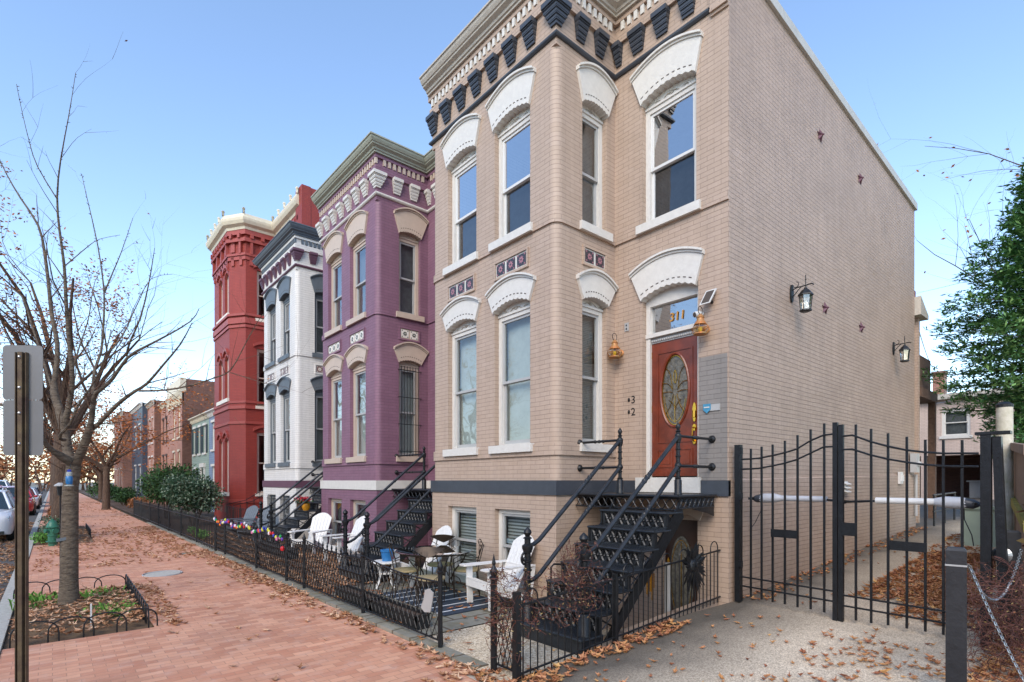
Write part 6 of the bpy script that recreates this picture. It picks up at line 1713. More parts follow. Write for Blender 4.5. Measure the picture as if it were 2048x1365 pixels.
# ---------------------------------------------------------------- cars
M['carglass'] = mat('car glass', '#26343a', 0.06, 0.0, var=0.05, spec=0.8)
M['tyre'] = mat('tyre rubber', '#1c1c1d', 0.85, var=0.1)
M['rim'] = mat('alloy rim', '#8f9194', 0.35, 0.8, var=0.1)
M['headlamp'] = mat('headlamp lens', '#b9c0c4', 0.12, 0.3, var=0.4, scale=20)
def carpaint(name, h):
    m, n, b = newmat(name); b.inputs['Base Color'].default_value = srgb(h); b.inputs['Roughness'].default_value = .28; b.inputs['Coat Weight'].default_value = .8; b.inputs['Coat Roughness'].default_value = .05; return m
def car(label, loc, paint, kind='suv', s=1.0):
    """front faces local -Y, origin under the centre of the front bumper"""
    r = empty('parked_car', (0, 0, 0), label, 'car', 'cars parked along the kerb')
    W_ = .92; L_ = 4.6; H_ = 1.66 if kind == 'suv' else 1.46
    hood = 1.02 if kind == 'suv' else .90
    # body: cross sections along y, each (y, z_top, half width, z_bottom)
    S_ = [(0.0, .72, .62, .32), (.06, hood - .18, .78, .24), (.22, hood - .10, .88, .22), (.6, hood - .03, W_, .22), (1.15, hood + .03, W_ + .01, .24), (1.7, hood + .06, W_ + .01, .24), (2.8, hood + .08, W_ + .01, .24), (3.8, hood + .10, W_, .24), (4.35, hood + .08, .88, .28), (4.55, hood - .02, .80, .34), (4.6, .75, .70, .40)]
    mb = MB(); rings = []
    for (y, zt, w_, zb) in S_:
        ring = []
        for (fx_, fz_) in ((-.55, 0), (-.95, .06), (-1, .25), (-1.0, .60), (-.965, .86), (-.86, .96), (-.5, 1.0), (.5, 1.0), (.86, .96), (.965, .86), (1.0, .60), (1, .25), (.95, .06), (.55, 0)):
            ring.append(mb.vert((w_ * fx_, y, zb + (zt - zb) * fz_)))
        rings.append(ring)
    n = len(rings[0])
    for a, b in zip(rings, rings[1:]):
        for q in range(n): mb.face((a[q], a[(q + 1) % n], b[(q + 1) % n], b[q]))
    mb.face(rings[0][::-1]); mb.face(rings[-1])
    # roof and pillars
    z0 = hood + .02; roof = [(1.85, H_ - .06, .60), (2.2, H_, .64), (3.3, H_ - .01, .64), (4.1, H_ - .07, .60)]
    rr = []
    for (y, z, w_) in roof: rr.append([mb.vert((-w_, y, z - .05)), mb.vert((-w_ * .85, y, z)), mb.vert((w_ * .85, y, z)), mb.vert((w_, y, z - .05))])
    for a, b in zip(rr, rr[1:]):
        for q in range(3): mb.face((a[q], a[q + 1], b[q + 1], b[q]))
    for sx in (-1, 1):
        for (p, q) in (((.80, 1.12, z0), (.60, 1.87, H_ - .09)), ((.86, 2.35, z0 + .02), (.64, 2.4, H_ - .06)), ((.86, 3.35, z0 + .02), (.64, 3.3, H_ - .06)), ((.82, 4.42, z0), (.60, 4.08, H_ - .12))):
            mb.tube([(sx * p[0], p[1], p[2]), (sx * q[0], q[1], q[2])], .045, 6)
        mb.tube([(sx * .60, 1.87, H_ - .09), (sx * .65, 2.3, H_ - .04), (sx * .65, 3.3, H_ - .05), (sx * .60, 4.1, H_ - .11)], .03, 6)
        if kind == 'suv': mb.tube([(sx * .56, 2.1, H_ + .01), (sx * .56, 2.2, H_ + .05), (sx * .56, 3.9, H_ + .03), (sx * .56, 4.0, H_ - .02)], .018, 6)
    b_ = mb.build('body', paint, r, smooth=True)
    def g(name, P): m2 = MB(); m2.poly(P); return m2.build(name, 'carglass', r)
    g('windscreen', [(-.80, 1.13, z0), (.80, 1.13, z0), (.58, 1.86, H_ - .08), (-.58, 1.86, H_ - .08)])
    g('rear_window', [(.80, 4.43, z0), (-.80, 4.43, z0), (-.58, 4.09, H_ - .10), (.58, 4.09, H_ - .10)])
    for sx in (-1, 1): g('side_window', [(sx * .81, 1.15, z0), (sx * .865, 2.4, z0 + .02), (sx * .865, 3.4, z0 + .02), (sx * .82, 4.40, z0), (sx * .60, 4.06, H_ - .11), (sx * .64, 3.3, H_ - .06), (sx * .64, 2.3, H_ - .06), (sx * .60, 1.88, H_ - .09)])
    for sx in (-1, 1):
        m2 = MB(); m2.hexa([(sx * .45, .035, hood - .30), (sx * .80, .10, hood - .32), (sx * .84, .30, hood - .30), (sx * .5, .25, hood - .3), (sx * .42, .045, hood - .22), (sx * .80, .12, hood - .19), (sx * .87, .42, hood - .17), (sx * .5, .3, hood - .2)]); m2.build('headlight', 'headlamp', r)
        m2 = MB(); m2.ball((sx * .98, 1.35, hood + .06), .10, 8, .07); m2.build('mirror', paint, r, smooth=True)
        m2 = MB(); m2.box(sx * .6 - .12, sx * .6 + .12, 4.55, 4.63, .80, .95); m2.build('tail_light', M_b[0], r)
    m2 = MB(); m2.hexa([(-.40, .01, .42), (.40, .01, .42), (.4, .1, .42), (-.4, .1, .42), (-.46, -.012, .74), (.46, -.012, .74), (.46, .1, .74), (-.46, .1, .74)])
    m2.box(-.70, .70, -.004, .1, .28, .38); m2.build('grille', 'grille', r)
    for y in (.85, 3.65):
        for sx in (-1, 1):
            m2 = MB(); m2.tube([(sx * .72, y, .34), (sx * .75, y, .34), (sx * .93, y, .34), (sx * .95, y, .34)], [.30, .34, .34, .30], 20); w_ = m2.build('wheel', 'tyre', r)
            m2 = MB(); m2.tube([(sx * .93, y, .34), (sx * .958, y, .34)], [.23, .2], 10); m2.build('rim', 'rim', w_)
    r.location = loc; r.scale = (s, s, s)
    return r
cw_ = car('white suv parked nearest at the left edge, behind the sign post', (-1.86, 23.3, -.125), carpaint('white car paint', '#dfe1e3'))
car('red car parked behind the nearest white suv', (-1.72, 40.5, -.125), carpaint('red car paint', '#b3202a'))
car('white low car parked behind the red car', (-1.65, 49.5, -.125), carpaint('silver white car paint', '#d5d8da'), 'sedan')
c4 = copy_tree(cw_, (-3.6, 56.5, -.125), 0, 'large white suv out in the road, above the nearest white suv', scale=1.22)
car('dark car parked far down the street beyond the white low car', (-1.65, 57.5, -.125), carpaint('dark car paint', '#2b3138'), 'sedan')

# ---------------------------------------------------------------- vegetation
M['bark'] = mat('grey brown bark', '#4a3f35', 0.9, col2='#756858', scale=7, bump=1.0, bscale=13, stretch=(1.2, 1.2, 3.2), bdist=0.03)
M['bark2'] = mat('dark rough bark', '#47372d', 0.9, col2='#66503f', scale=7, bump=1.0, bscale=14, stretch=(2.2, 2.2, .7), bdist=0.05)
M['twig'] = mat('brown twigs', '#5b4434', 0.9, var=0.2)
def leafmat(name, cols, rough=0.7):
    m, n, b = newmat(name); L = n.links.new
    g = N(n, 'ShaderNodeNewGeometry'); r = N(n, 'ShaderNodeValToRGB'); L(g.outputs['Random Per Island'], r.inputs[0])
    e = r.color_ramp.elements; e[0].color = srgb(cols[0]); e[0].position = 0; e[1].color = srgb(cols[-1]); e[1].position = 1
    for i, c in enumerate(cols[1:-1]): x = e.new((i + 1) / (len(cols) - 1)); x.color = srgb(c)
    L(r.outputs[0], b.inputs['Base Color']); b.inputs['Roughness'].default_value = rough; b.inputs['Specular IOR Level'].default_value = .3
    return m
M['autumn'] = leafmat('orange brown foliage', ['#7a4a2c', '#a2663a', '#8a5a3c', '#b98252', '#6d4a3a'])
M['orange'] = leafmat('orange foliage', ['#8a4a26', '#b0642f', '#9a5228', '#c07d3e'])
M['litter'] = leafmat('fallen leaves', ['#7a5238', '#b08260', '#96643f', '#cfa98a', '#c09470', '#8a6650', '#d8b898', '#a87a5c'])
M['litterpink'] = leafmat('fallen oak leaves', ['#7a4c38', '#a87352', '#bd8a64', '#8f5a42', '#bb8c5c', '#a06c4c', '#cfa56c'])
M['yew'] = leafmat('dark green foliage', ['#223a1b', '#31502a', '#1c3018', '#476a35', '#2b4524'])
M['varieg'] = leafmat('variegated foliage', ['#27402a', '#3b5a3a', '#2a4630', '#9aa58a', '#38563a', '#5a7355'])
M['conifer'] = leafmat('conifer needles', ['#456f48', '#61905a', '#38603c', '#8cb26c', '#507d4e'])
M['grassm'] = leafmat('bright grass', ['#4f7d33', '#6a9a42', '#5c8a3a', '#7fae52'])
M['vine'] = leafmat('dry vine leaves', ['#5a3026', '#7a4435', '#8d6a4a', '#4a2a24', '#a08a5c', '#6a5a34'])

def branch(mb, p, d, L_, r0, depth, rng, leafpts, droop=0.0, wig=.25, kids_=3):
    n = 5; P = [p.copy()]; R_ = [r0]; q = p.copy(); dd = d.normalized()
    for i in range(n):
        dd = (dd + Vector((rng.gauss(0, wig), rng.gauss(0, wig), rng.gauss(0, wig) * .7 - droop)) * .5).normalized()
        q = q + dd * (L_ / n); P.append(q.copy()); R_.append(r0 * (1 - .75 * (i + 1) / n))
    mb.tube(P, R_, 6 if r0 > .03 else (4 if r0 > .008 else 3), cap=False)
    if depth <= 0:
        leafpts.extend(P[1:]); return
    for k in range(kids_ + (depth > 1)):
        i = rng.randint(1, n); a = rng.uniform(0, 2 * pi); t = (P[i] - P[i - 1]).normalized(); o = t.orthogonal().normalized(); o2 = t.cross(o)
        nd = (t * rng.uniform(.5, 1.0) + (o * cos(a) + o2 * sin(a)) * rng.uniform(.5, .9) + Vector((0, 0, .15)))
        branch(mb, P[i], nd, L_ * rng.uniform(.45, .7), max(.0025, R_[i] * .55), depth - 1, rng, leafpts, droop, wig, kids_)
    leafpts.append(P[-1])
def leaf_cards(mb, pts, n, spread, size, rng, flat=.5):
    for _ in range(n):
        c = rng.choice(pts) + Vector((rng.gauss(0, spread), rng.gauss(0, spread), rng.gauss(0, spread)))
        a = Vector((rng.uniform(-1, 1), rng.uniform(-1, 1), rng.uniform(-1, 1) * flat)).normalized(); b = a.cross(Vector((rng.uniform(-1, 1), rng.uniform(-1, 1), rng.uniform(-1, 1)))).normalized(); s_ = size * rng.uniform(.6, 1.3)
        mb.poly([c - a * s_, c + b * s_ * .45 + a * s_ * .1, c + a * s_, c - b * s_ * .45])
LIMBS=[[(0.18,10.18,-0.05,0.125),(0.19,10.17,1.13,0.117),(0.2,10.16,1.75,0.108),(0.24,10.12,2.08,0.1)],
[(0.24,10.12,2.08,0.075),(0.14,10.03,2.17,0.067),(0.02,9.94,2.25,0.059),(-0.08,9.83,2.35,0.051),(-0.13,9.69,2.53,0.044),(-0.24,9.59,2.67,0.036),(-0.42,9.56,2.81,0.028),(-0.65,9.58,2.88,0.02)],
[(0.22,10.14,2.12,0.085),(0.18,10.26,2.2,0.079),(0.15,10.39,2.5,0.073),(0.08,10.53,2.93,0.067),(-0.0,10.7,3.22,0.061),(0.04,10.75,3.51,0.055),(0.07,10.82,3.97,0.049),(-0.01,10.98,4.35,0.044),(-0.05,11.11,5.0,0.038),(-0.1,11.24,5.49,0.032),(-0.15,11.37,5.91,0.026),(-0.4,11.67,6.39,0.02),(-0.57,11.91,6.81,0.014),(-0.71,12.13,7.24,0.008)],
[(0.13,10.22,2.67,0.06),(0.21,10.09,3.09,0.055),(0.22,10.02,3.42,0.05),(0.18,10.0,3.83,0.045),(0.16,9.95,4.15,0.04),(0.14,9.91,4.49,0.035),(0.13,9.86,4.88,0.029),(0.07,9.85,5.37,0.024),(0.04,9.82,5.8,0.019),(0.08,9.72,6.3,0.014),(0.17,9.59,6.86,0.009),(0.24,9.46,7.43,0.004)],
[(0.04,9.64,5.72,0.012),(-0.17,9.72,6.12,0.01),(-0.23,9.67,6.35,0.007),(-0.31,9.64,6.75,0.005),(-0.36,9.59,7.06,0.003)],
[(0.25,10.11,2.08,0.075),(0.32,9.96,2.28,0.069),(0.4,9.8,2.56,0.062),(0.43,9.68,2.79,0.056),(0.44,9.57,3.06,0.05),(0.5,9.43,3.11,0.044),(0.63,9.22,3.24,0.037),(0.77,9.0,3.55,0.031),(0.95,8.75,3.66,0.025),(1.13,8.5,3.77,0.019),(1.42,8.16,3.97,0.012),(1.46,8.03,4.11,0.006)],
[(0.78,9.14,3.58,0.025),(0.79,8.97,3.73,0.021),(0.9,8.72,4.01,0.017),(0.97,8.5,4.47,0.012),(0.99,8.33,4.72,0.008),(0.99,8.17,4.82,0.004)],
[(0.44,9.69,3.08,0.035),(0.45,9.83,3.47,0.031),(0.55,9.9,3.7,0.026),(0.58,10.02,4.25,0.022),(0.6,10.15,4.7,0.017),(0.53,10.36,5.47,0.013),(0.4,10.63,6.27,0.008),(0.35,10.82,6.67,0.004)],
[(0.6,10.21,4.71,0.018),(0.7,10.21,5.04,0.013),(0.8,10.21,5.34,0.009),(0.95,10.18,5.94,0.004)],
[(0.55,9.86,3.69,0.022),(0.68,9.93,3.79,0.019),(0.85,9.96,4.14,0.016),(0.93,10.06,4.4,0.013),(1.05,10.14,4.73,0.01),(1.17,10.2,5.09,0.007),(1.47,10.13,5.18,0.004)],
[(0.4,9.98,2.57,0.055),(0.49,9.69,2.64,0.048),(0.68,9.29,2.92,0.042),(0.87,8.91,3.09,0.035),(0.95,8.61,3.12,0.028),(1.1,8.26,3.37,0.021),(1.24,7.92,3.58,0.015),(1.31,7.63,3.8,0.008)],
[(0.86,8.54,3.03,0.022),(1.09,8.19,3.01,0.019),(1.35,7.83,3.06,0.017),(1.59,7.47,3.16,0.014),(1.66,7.26,3.18,0.012),(1.74,7.04,3.43,0.009),(1.81,6.83,3.66,0.007),(1.86,6.64,3.79,0.004)],
[(0.94,8.48,3.08,0.012),(1.05,8.57,3.1,0.01),(1.21,8.64,3.08,0.007),(1.43,8.65,2.89,0.005),(1.68,8.63,2.75,0.003)],
[(1.62,7.1,3.15,0.008),(1.79,7.0,3.09,0.006),(1.96,6.9,3.03,0.005),(2.1,6.82,3.01,0.003)],
[(0.14,10.21,2.45,0.04),(0.08,10.15,2.44,0.036),(0.08,10.03,2.52,0.032),(0.19,9.82,2.63,0.027),(0.26,9.64,2.89,0.023),(0.38,9.43,3.09,0.019),(0.49,9.22,3.34,0.014),(0.56,9.04,3.62,0.01),(0.59,8.9,3.86,0.006)],
[(-0.0,10.99,3.26,0.03),(-0.15,11.32,3.93,0.026),(-0.28,11.65,4.45,0.022),(-0.36,11.93,4.92,0.018),(-0.67,12.4,5.17,0.014),(-0.94,12.85,5.32,0.01)],
[(0.13,9.83,4.87,0.014),(0.24,9.76,5.0,0.011),(0.4,9.66,5.19,0.009),(0.5,9.61,5.29,0.006),(0.73,9.44,5.35,0.003)],
[(0.22,10.27,3.46,0.018),(0.31,10.33,3.89,0.015),(0.42,10.37,4.29,0.012),(0.45,10.47,4.63,0.01),(0.5,10.56,4.98,0.007),(0.57,10.64,5.13,0.004)]]
rng = random.Random(21)
tr = empty('street_tree', (.15, 10.2, 0), 'nearest bare street tree with thorny limbs in the hooped pit', 'tree', 'street trees')
tz = LIMBS[0]
mb = MB(); mt = MB()
twp = []
for li, Lb in enumerate(LIMBS):
    P = [Vector(q[:3]) for q in Lb]; R_ = [q[3] for q in Lb]
    if li == 0:
        P = [Vector((P[0].x, P[0].y, -.05)), Vector((P[0].x, P[0].y, .06))] + [P[0].lerp(P[1], .35)] + P[1:]; R_ = [.165, .13, .11] + [q * .88 for q in R_[1:]]
        mb.tube(P, R_, 14); continue
    # smooth with midpoints
    Q = [P[0]]; RR = [R_[0]]
    for i in range(len(P) - 1):
        m = (P[i] + P[i + 1]) / 2
        if i > 0 and i < len(P) - 1: pass
        Q += [m, P[i + 1]]; RR += [(R_[i] + R_[i + 1]) / 2, R_[i + 1]]
    Q2 = [Q[0]] + [(Q[i - 1] + Q[i] * 2 + Q[i + 1]) / 4 for i in range(1, len(Q) - 1)] + [Q[-1]]
    RR = [max(.003, q * (.62 if q < .06 else .85)) for q in RR]
    mb.tube(Q2, RR, 9 if RR[0] > .03 else 6)
    tot = 0
    for i in range(1, len(Q2)):
        seg = (Q2[i] - Q2[i - 1]); t = seg.normalized(); L_ = seg.length
        k = int(L_ / .055)
        for j in range(k):
            if RR[i] > .05: continue
            c = Q2[i - 1].lerp(Q2[i], rng.random()); o = t.orthogonal().normalized(); o2 = t.cross(o); a = rng.uniform(0, 2 * pi)
            u = (o * cos(a) + o2 * sin(a) + t * .4).normalized()
            mt.tube([c, c + u * (RR[i] + rng.uniform(.010, .035))], [.006, .002], 3, cap=False)
        if rng.random() < .5 and RR[i] < .05:
            o = t.orthogonal().normalized(); o2 = t.cross(o); a = rng.uniform(0, 2 * pi)
            nd = t * .8 + (o * cos(a) + o2 * sin(a)) * .7 + Vector((0, 0, .3))
            branch(mt, Q2[i], nd, rng.uniform(.3, .8), min(.009, RR[i] * .5), 1, rng, twp, 0, .15, 1)
# small whips at the fork
for k in range(14):
    a = rng.uniform(0, 2 * pi); branch(mt, Vector((.17 + .05 * cos(a), 10.2 + .05 * sin(a), 2.1 + rng.uniform(-.1, .3))), Vector((cos(a), sin(a), rng.uniform(-.2, .8))), rng.uniform(.5, 1.3), .007, 1, rng, twp, .05, .25, 2)
mb.build('trunk', 'bark', tr, smooth=True)
mt.build('twigs', 'twig', tr)
mb = MB(); leaf_cards(mb, twp, 30, .02, .02, rng); mb.build('dry_leaves', 'autumn', tr)
r = empty('bird_feeder', (.18, 9.9, 2.0), 'blue and clear plastic bird feeder hung on the nearest tree trunk', 'feeder')
bx_, by_ = .18, 9.86
mb = MB(); mb.lathe([(0.0338, 1.80), (0.0413, 1.82), (0.0413, 1.90), (0.0338, 1.915)], (bx_, by_, 0), 14); mb.build('reservoir', 'bluepot', r, smooth=True)
mb = MB(); mb.lathe([(0.0338, 1.915), (0.0375, 1.93), (0.0360, 1.965), (0.0225, 1.975)], (bx_, by_, 0), 14); mb.build('clear_band', 'blindpale', r, smooth=True); mb = MB(); mb.lathe([(0.0150, 1.76), (0.0525, 1.775), (0.0525, 1.785), (0.0150, 1.80)], (bx_, by_, 0), 12); mb.build('perch', 'blindpale', r, smooth=True)
mb = MB(); mb.lathe([(0.0225, 1.975), (0.0263, 2.0), (0.0075, 2.01)], (bx_, by_, 0), 12); mb.build('cap', M_b[2], r); mb = MB(); mb.tube([(bx_, by_, 2.0), (bx_ + .02, by_ + .05, 2.1), (bx_ + .06, by_ + .15, 2.18)], .004, 4); mb.build('hanger', 'iron', r)
mb = MB(); P = [(.165 + .124 * cos(q), 10.2 + .124 * sin(q), 1.02 + .03 * cos(q)) for q in [i * pi / 12 for i in range(24)]]
A_ = [mb.vert((p[0], p[1], p[2] - .022)) for p in P]; B_ = [mb.vert((p[0], p[1], p[2] + .022)) for p in P]
for k in range(24): mb.face((A_[k], A_[(k + 1) % 24], B_[(k + 1) % 24], B_[k]))
tag(mb.build('tree_strap', 'midslate'), 'grey strap wrapped round the nearest tree trunk', 'strap')
r = empty('path_light', (.12, 14.4, 0), 'small black lamp on a stake behind the nearest trunk', 'lamp')
mb = MB(); mb.lathe([(.10, 1.74), (.10, 1.76), (.03, 1.81)], (.12, 14.4, 0), 8); mb.build('shade', 'sashgrey', r)
mb = MB(); mb.lathe([(.012, 0), (.012, 1.55), (.04, 1.551), (.06, 1.74)], (.12, 14.4, 0), 8); mb.build('stake', 'iron', r)

def tree(loc, H_, r0, seed, label, leafm='autumn', nleaf=2500, spread=.35, size=.09, name='street_tree', depth=3, fork=.35, nl=6, lean=.6, cat_='tree', barkm='bark2', group='street trees', rmax=9.0):
    rg = random.Random(seed); r = empty(name, (0, 0, 0), label, 'tree', group)
    mb = MB(); pts = []
    zf = H_ * fork
    mb.tube([(0, 0, -.1), (0, 0, .12), (.02, 0, zf * .5), (.03, .03, zf)], [r0 * 1.5, r0 * 1.1, r0 * .95, r0 * .85], 12)
    for k in range(nl):
        a = 2 * pi * k / nl + rg.uniform(-.3, .3); up = rg.uniform(.9, 2.0)
        branch(mb, Vector((.03, .03, zf - rg.uniform(0, .2) * zf)), Vector((cos(a) * lean, sin(a) * lean, up * .8)), (H_ - zf) * rg.uniform(.6, .95), r0 * .5, depth, rg, pts, 0, .22)
    mb.build('trunk', barkm, r, smooth=True)
    if nleaf:
        mb = MB(); pts = [p for p in pts if p.x ** 2 + p.y ** 2 < rmax ** 2]; leaf_cards(mb, pts, nleaf, spread, size, rg); mb.build('crown', leafm, r)
    r.location = loc
    return r
t2 = tree((.2, 22.6, 0), 9.5, .24, 4, 'second street tree, rough dark trunk with sparse brown leaves', nleaf=2600, spread=.12, size=.055, lean=.38, rmax=2.0)
t3 = tree((.4, 45, 0), 8.5, .2, 9, 'street tree with bright orange leaves in front of the far brick houses', 'orange', 4600, .22, .085, lean=1.2)
t3.location = (2.6, 43, 0)
t4 = tree((.1, 34.5, 0), 9.0, .2, 14, 'third street tree with thin brown leaves beside the red car', 'autumn', 2400, .15, .065, lean=.45, rmax=3.0)
sc_ = [((.1, 56, 0), 1.1, 1, 'fourth street tree down the near kerb'), ((-11, 30, 0), 1.2, 2, 'nearest brown leaved tree across the road'), ((-11, 44, 0), 1.1, 3, 'second brown leaved tree across the road'), ((-10.6, 60, 0), 1.25, 4, 'third brown leaved tree across the road'), ((-11, 80, 0), 1.3, 5, 'farthest brown leaved tree across the road'), ((.5, 75, 0), 1.1, 6, 'farthest street tree down the near kerb'), ((-10.8, 18, 0), 1.1, .5, 'brown leaved tree across the road hidden by the sign'), ((-10.8, 4, 0), 1.0, 2.2, 'brown leaved tree across the road, reflected in the upper panes'), ((-11, -8, 0), 1.1, 1.2, 'brown leaved tree across the road, reflected in the lower panes')]
for i, (lo, s_, rz_, lab) in enumerate(sc_): copy_tree(t4 if i % 2 else t2, lo, rz_, lab, scale=s_)
copy_tree(t3, (3.6, 66, 0), 2, 'orange leaved tree farther off near the navy house')
t5 = tree((24.5, -.6, .9), 11.5, .3, 31, 'bare tree with a few tan leaves behind the conifer', 'autumn', 500, .05, .07, name='bare_tree', lean=.9, group=None, nl=8)
# bramble and shrubs
def shrub(c, rx, ry, rz_, m, n, size, label, seed, name='shrub', stems=True, flat=0.0, cat_='shrub'):
    rg = random.Random(seed); r = empty(name, (c[0], c[1], 0), label, cat_)
    mb = MB()
    lob = [(Vector((rg.uniform(-1, 1) * rx * .55, rg.uniform(-1, 1) * ry * .55, rg.uniform(-.5, .6) * rz_ * .6)), rg.uniform(.4, .62)) for _ in range(16)]
    for _ in range(n):
        o, q = rg.choice(lob); u = Vector((rg.gauss(0, 1), rg.gauss(0, 1), rg.gauss(0, 1))).normalized() * (rg.random() ** .25)
        p = Vector((c[0] + o.x + u.x * rx * q, c[1] + o.y + u.y * ry * q, max(.05, c[2] + o.z + u.z * rz_ * q)))
        a = (u + Vector((rg.uniform(-1, 1), rg.uniform(-1, 1), rg.uniform(-1, 1)))).normalized(); b = a.cross(Vector((rg.uniform(-1, 1), rg.uniform(-1, 1), 1))).normalized(); s_ = size * rg.uniform(.6, 1.3)
        mb.poly([p - a * s_, p + b * s_ * .5, p + a * s_, p - b * s_ * .5])
    mb.build('foliage', m, r)
    mb = MB()
    for k in range(9):
        a = rg.uniform(0, 6.28); mb.tube([(c[0] + .1 * cos(a), c[1] + .1 * sin(a), 0), (c[0] + rx * .5 * cos(a), c[1] + ry * .5 * sin(a), c[2] + rz_ * .4)], [.03, .01], 5)
    mb.build('stems', 'bark2', r); return r
shrub((4.4, 25.2, 1.25), 1.2, 1.5, 1.15, 'varieg', 9000, .055, 'large variegated shrub behind the fence beside the red house', 1)
shrub((4.2, 31.0, 1.6), 1.4, 2.4, 1.5, 'yew', 9000, .07, 'large dark green clipped shrub behind the variegated one', 2)
shrub((4.1, 50, .55), .9, 1.2, .55, 'yew', 1800, .08, 'small round dark green bush far along the sidewalk', 3)
shrub((4.6, 58, .7), 1.2, 2.2, .8, 'yew', 1800, .10, 'low green bush farther along, before the navy house', 4)
shrub((4.0, 70, .9), 1.4, 3, 1.0, 'yew', 1500, .12, 'green bush at the far end of the sidewalk', 5)
shrub((4.0, 38.5, .5), .7, 1.6, .5, 'autumn', 1400, .07, 'low brown bush behind the far fence', 6)
shrub((.15, 22.3, .4), .5, 1.1, .5, 'varieg', 2200, .035, 'white flecked low shrub in the pit before the second tree', 7)
shrub((-.1, 21.0, .18), .4, .5, .22, 'grassm', 800, .04, 'low bright green plant at the near end of the second pit', 8)
shrub((.3, 27.5, .5), .5, 1.2, .5, 'autumn', 1200, .05, 'brown twiggy bush beside the second tree', 9)
shrub((3.5, 19.5, .2), .15, 1.6, .22, 'grassm', 900, .035, 'thin green weeds along the hairpin fence', 10)
M['bramblem'] = mat('grey brown bramble', '#5f4a40', 0.9, var=0.3)
r = empty('bramble', (-11.5, 50, 0), 'mass of bare brown hedge across the road behind the cars', 'hedge')
mb = MB(); rg = random.Random(77); tmp = []
for k in range(150):
    y = rg.uniform(15, 95); branch(mb, Vector((-12 + rg.uniform(-1, 1), y, 0)), Vector((rg.uniform(-.6, .6), rg.uniform(-.6, .6), 1)), rg.uniform(1.5, 3.2), .03, 1, rg, tmp, 0, .4, 3)
mb.build('stems', 'bramblem', r); mb = MB(); leaf_cards(mb, tmp, 9000, .4, .14, rg); mb.build('leaves', 'autumn', r)
# conifer
cf = empty('conifer_tree', (0, 0, 0), 'dark green conifer overhanging the alley at the right edge', 'tree')
mb = MB(); mb.tube([(0, 0, 0), (0, 0, 4), (.05, 0, 9.3)], [.22, .15, .02], 10); mb.build('trunk', 'bark2', cf, smooth=True)
mb = MB(); mbb = MB(); rg = random.Random(8)
for k in range(230):
    z = 2.3 + 7.2 * (k / 230) ** .95; R_ = (min(2.85, 1.7 + max(0, z - 2.4) * .75) if z < 5.2 else 2.85 - 2.3 * (z - 5.2) / 4.4) * rg.uniform(.60, .95); a = k * 2.399 + rg.uniform(-.2, .2)
    p = Vector((0, 0, z)); P = [p]; n = 9
    for i in range(n):
        p = p + Vector((cos(a), sin(a), .16 - .50 * (i / n) + .45 * (i / n) ** 2)) * (R_ / n); P.append(p.copy())
    mbb.tube(P, [max(.006, .035 * (1 - i / (n + 1))) for i in range(n + 1)], 4, cap=False)
    for i in range(2, n + 1):
        for j in range(12):
            q = P[i] + Vector((rg.gauss(0, .10), rg.gauss(0, .10), rg.gauss(0, .09)))
            a2 = a + rg.choice((-1, 1)) * rg.uniform(.3, 1.2); Ls = rg.uniform(.22, .5) * (1.15 - .06 * i)
            u = Vector((cos(a2), sin(a2), rg.uniform(-.15, .3)))
            # spray of narrow needle clumps
            for t in range(7):
                c = q + u * Ls * (t / 7); w_ = Vector((-u.y, u.x, rg.uniform(-.4, .4))) * rg.uniform(.018, .034); v = (u + Vector((rg.uniform(-.9, .9), rg.uniform(-.9, .9), rg.uniform(-.5, .6)))).normalized() * rg.uniform(.09, .17)
                mb.poly([c - w_ * .5, c + v * .5 - w_, c + v, c + v * .5 + w_])
mbb.build('branches', 'bark2', cf); mb.build('needles', 'conifer', cf)
cf.location = (18.2, 1.0, .15)

# fallen leaves
def oak(mb, c, s_, rz_, tx, ty, curl, rg):
    n = 10; R_ = [1, .45, .8, .35, .75, .4, .85, .45, .7, .3]
    cz, sz = cos(rz_), sin(rz_)
    i0 = mb.vert(c)
    idx = []
    for k in range(n):
        q = 2 * pi * k / n; rr_ = s_ * R_[k] * rg.uniform(.85, 1.1); x = rr_ * cos(q) * 1.25; y = rr_ * sin(q) * .8
        z = curl * (x * x + y * y) / s_ + tx * x + ty * y + abs(x) * .1
        idx.append(mb.vert((c[0] + x * cz - y * sz, c[1] + x * sz + y * cz, c[2] + z + .012 + abs(tx) * s_)))
    for k in range(n): mb.face((i0, idx[k], idx[(k + 1) % n]))
def leaves(label, m, areas, seed, zf=lambda x, y: 0.0, size=.055, name='fallen_leaves'):
    """areas: (x0,x1,y0,y1,count)"""
    rg = random.Random(seed); mb = MB()
    for ar in areas:
        (x0, x1, y0, y1, cnt) = ar[:5]; mode = ar[5] if len(ar) > 5 else None
        cl = [(rg.uniform(x0, x1), rg.uniform(y0, y1)) for _ in range(max(3, cnt // 9))]
        for _ in range(cnt):
            if mode == 'uni' or rg.random() < .4: x, y = rg.uniform(x0, x1), rg.uniform(y0, y1)
            else:
                a, b = rg.choice(cl); x, y = a + rg.gauss(0, .10), b + rg.gauss(0, .14)
            x = min(max(x, x0), x1); y = min(max(y, y0), y1)
            oak(mb, (x, y, zf(x, y) + rg.uniform(0, .015)), size * rg.uniform(.55, 1.25), rg.uniform(0, 6.28), rg.gauss(0, .12), rg.gauss(0, .12), rg.uniform(-.2, .5), rg)
    return tag(mb.build(name, m, smooth='raw'), label, 'leaves', kind='stuff')
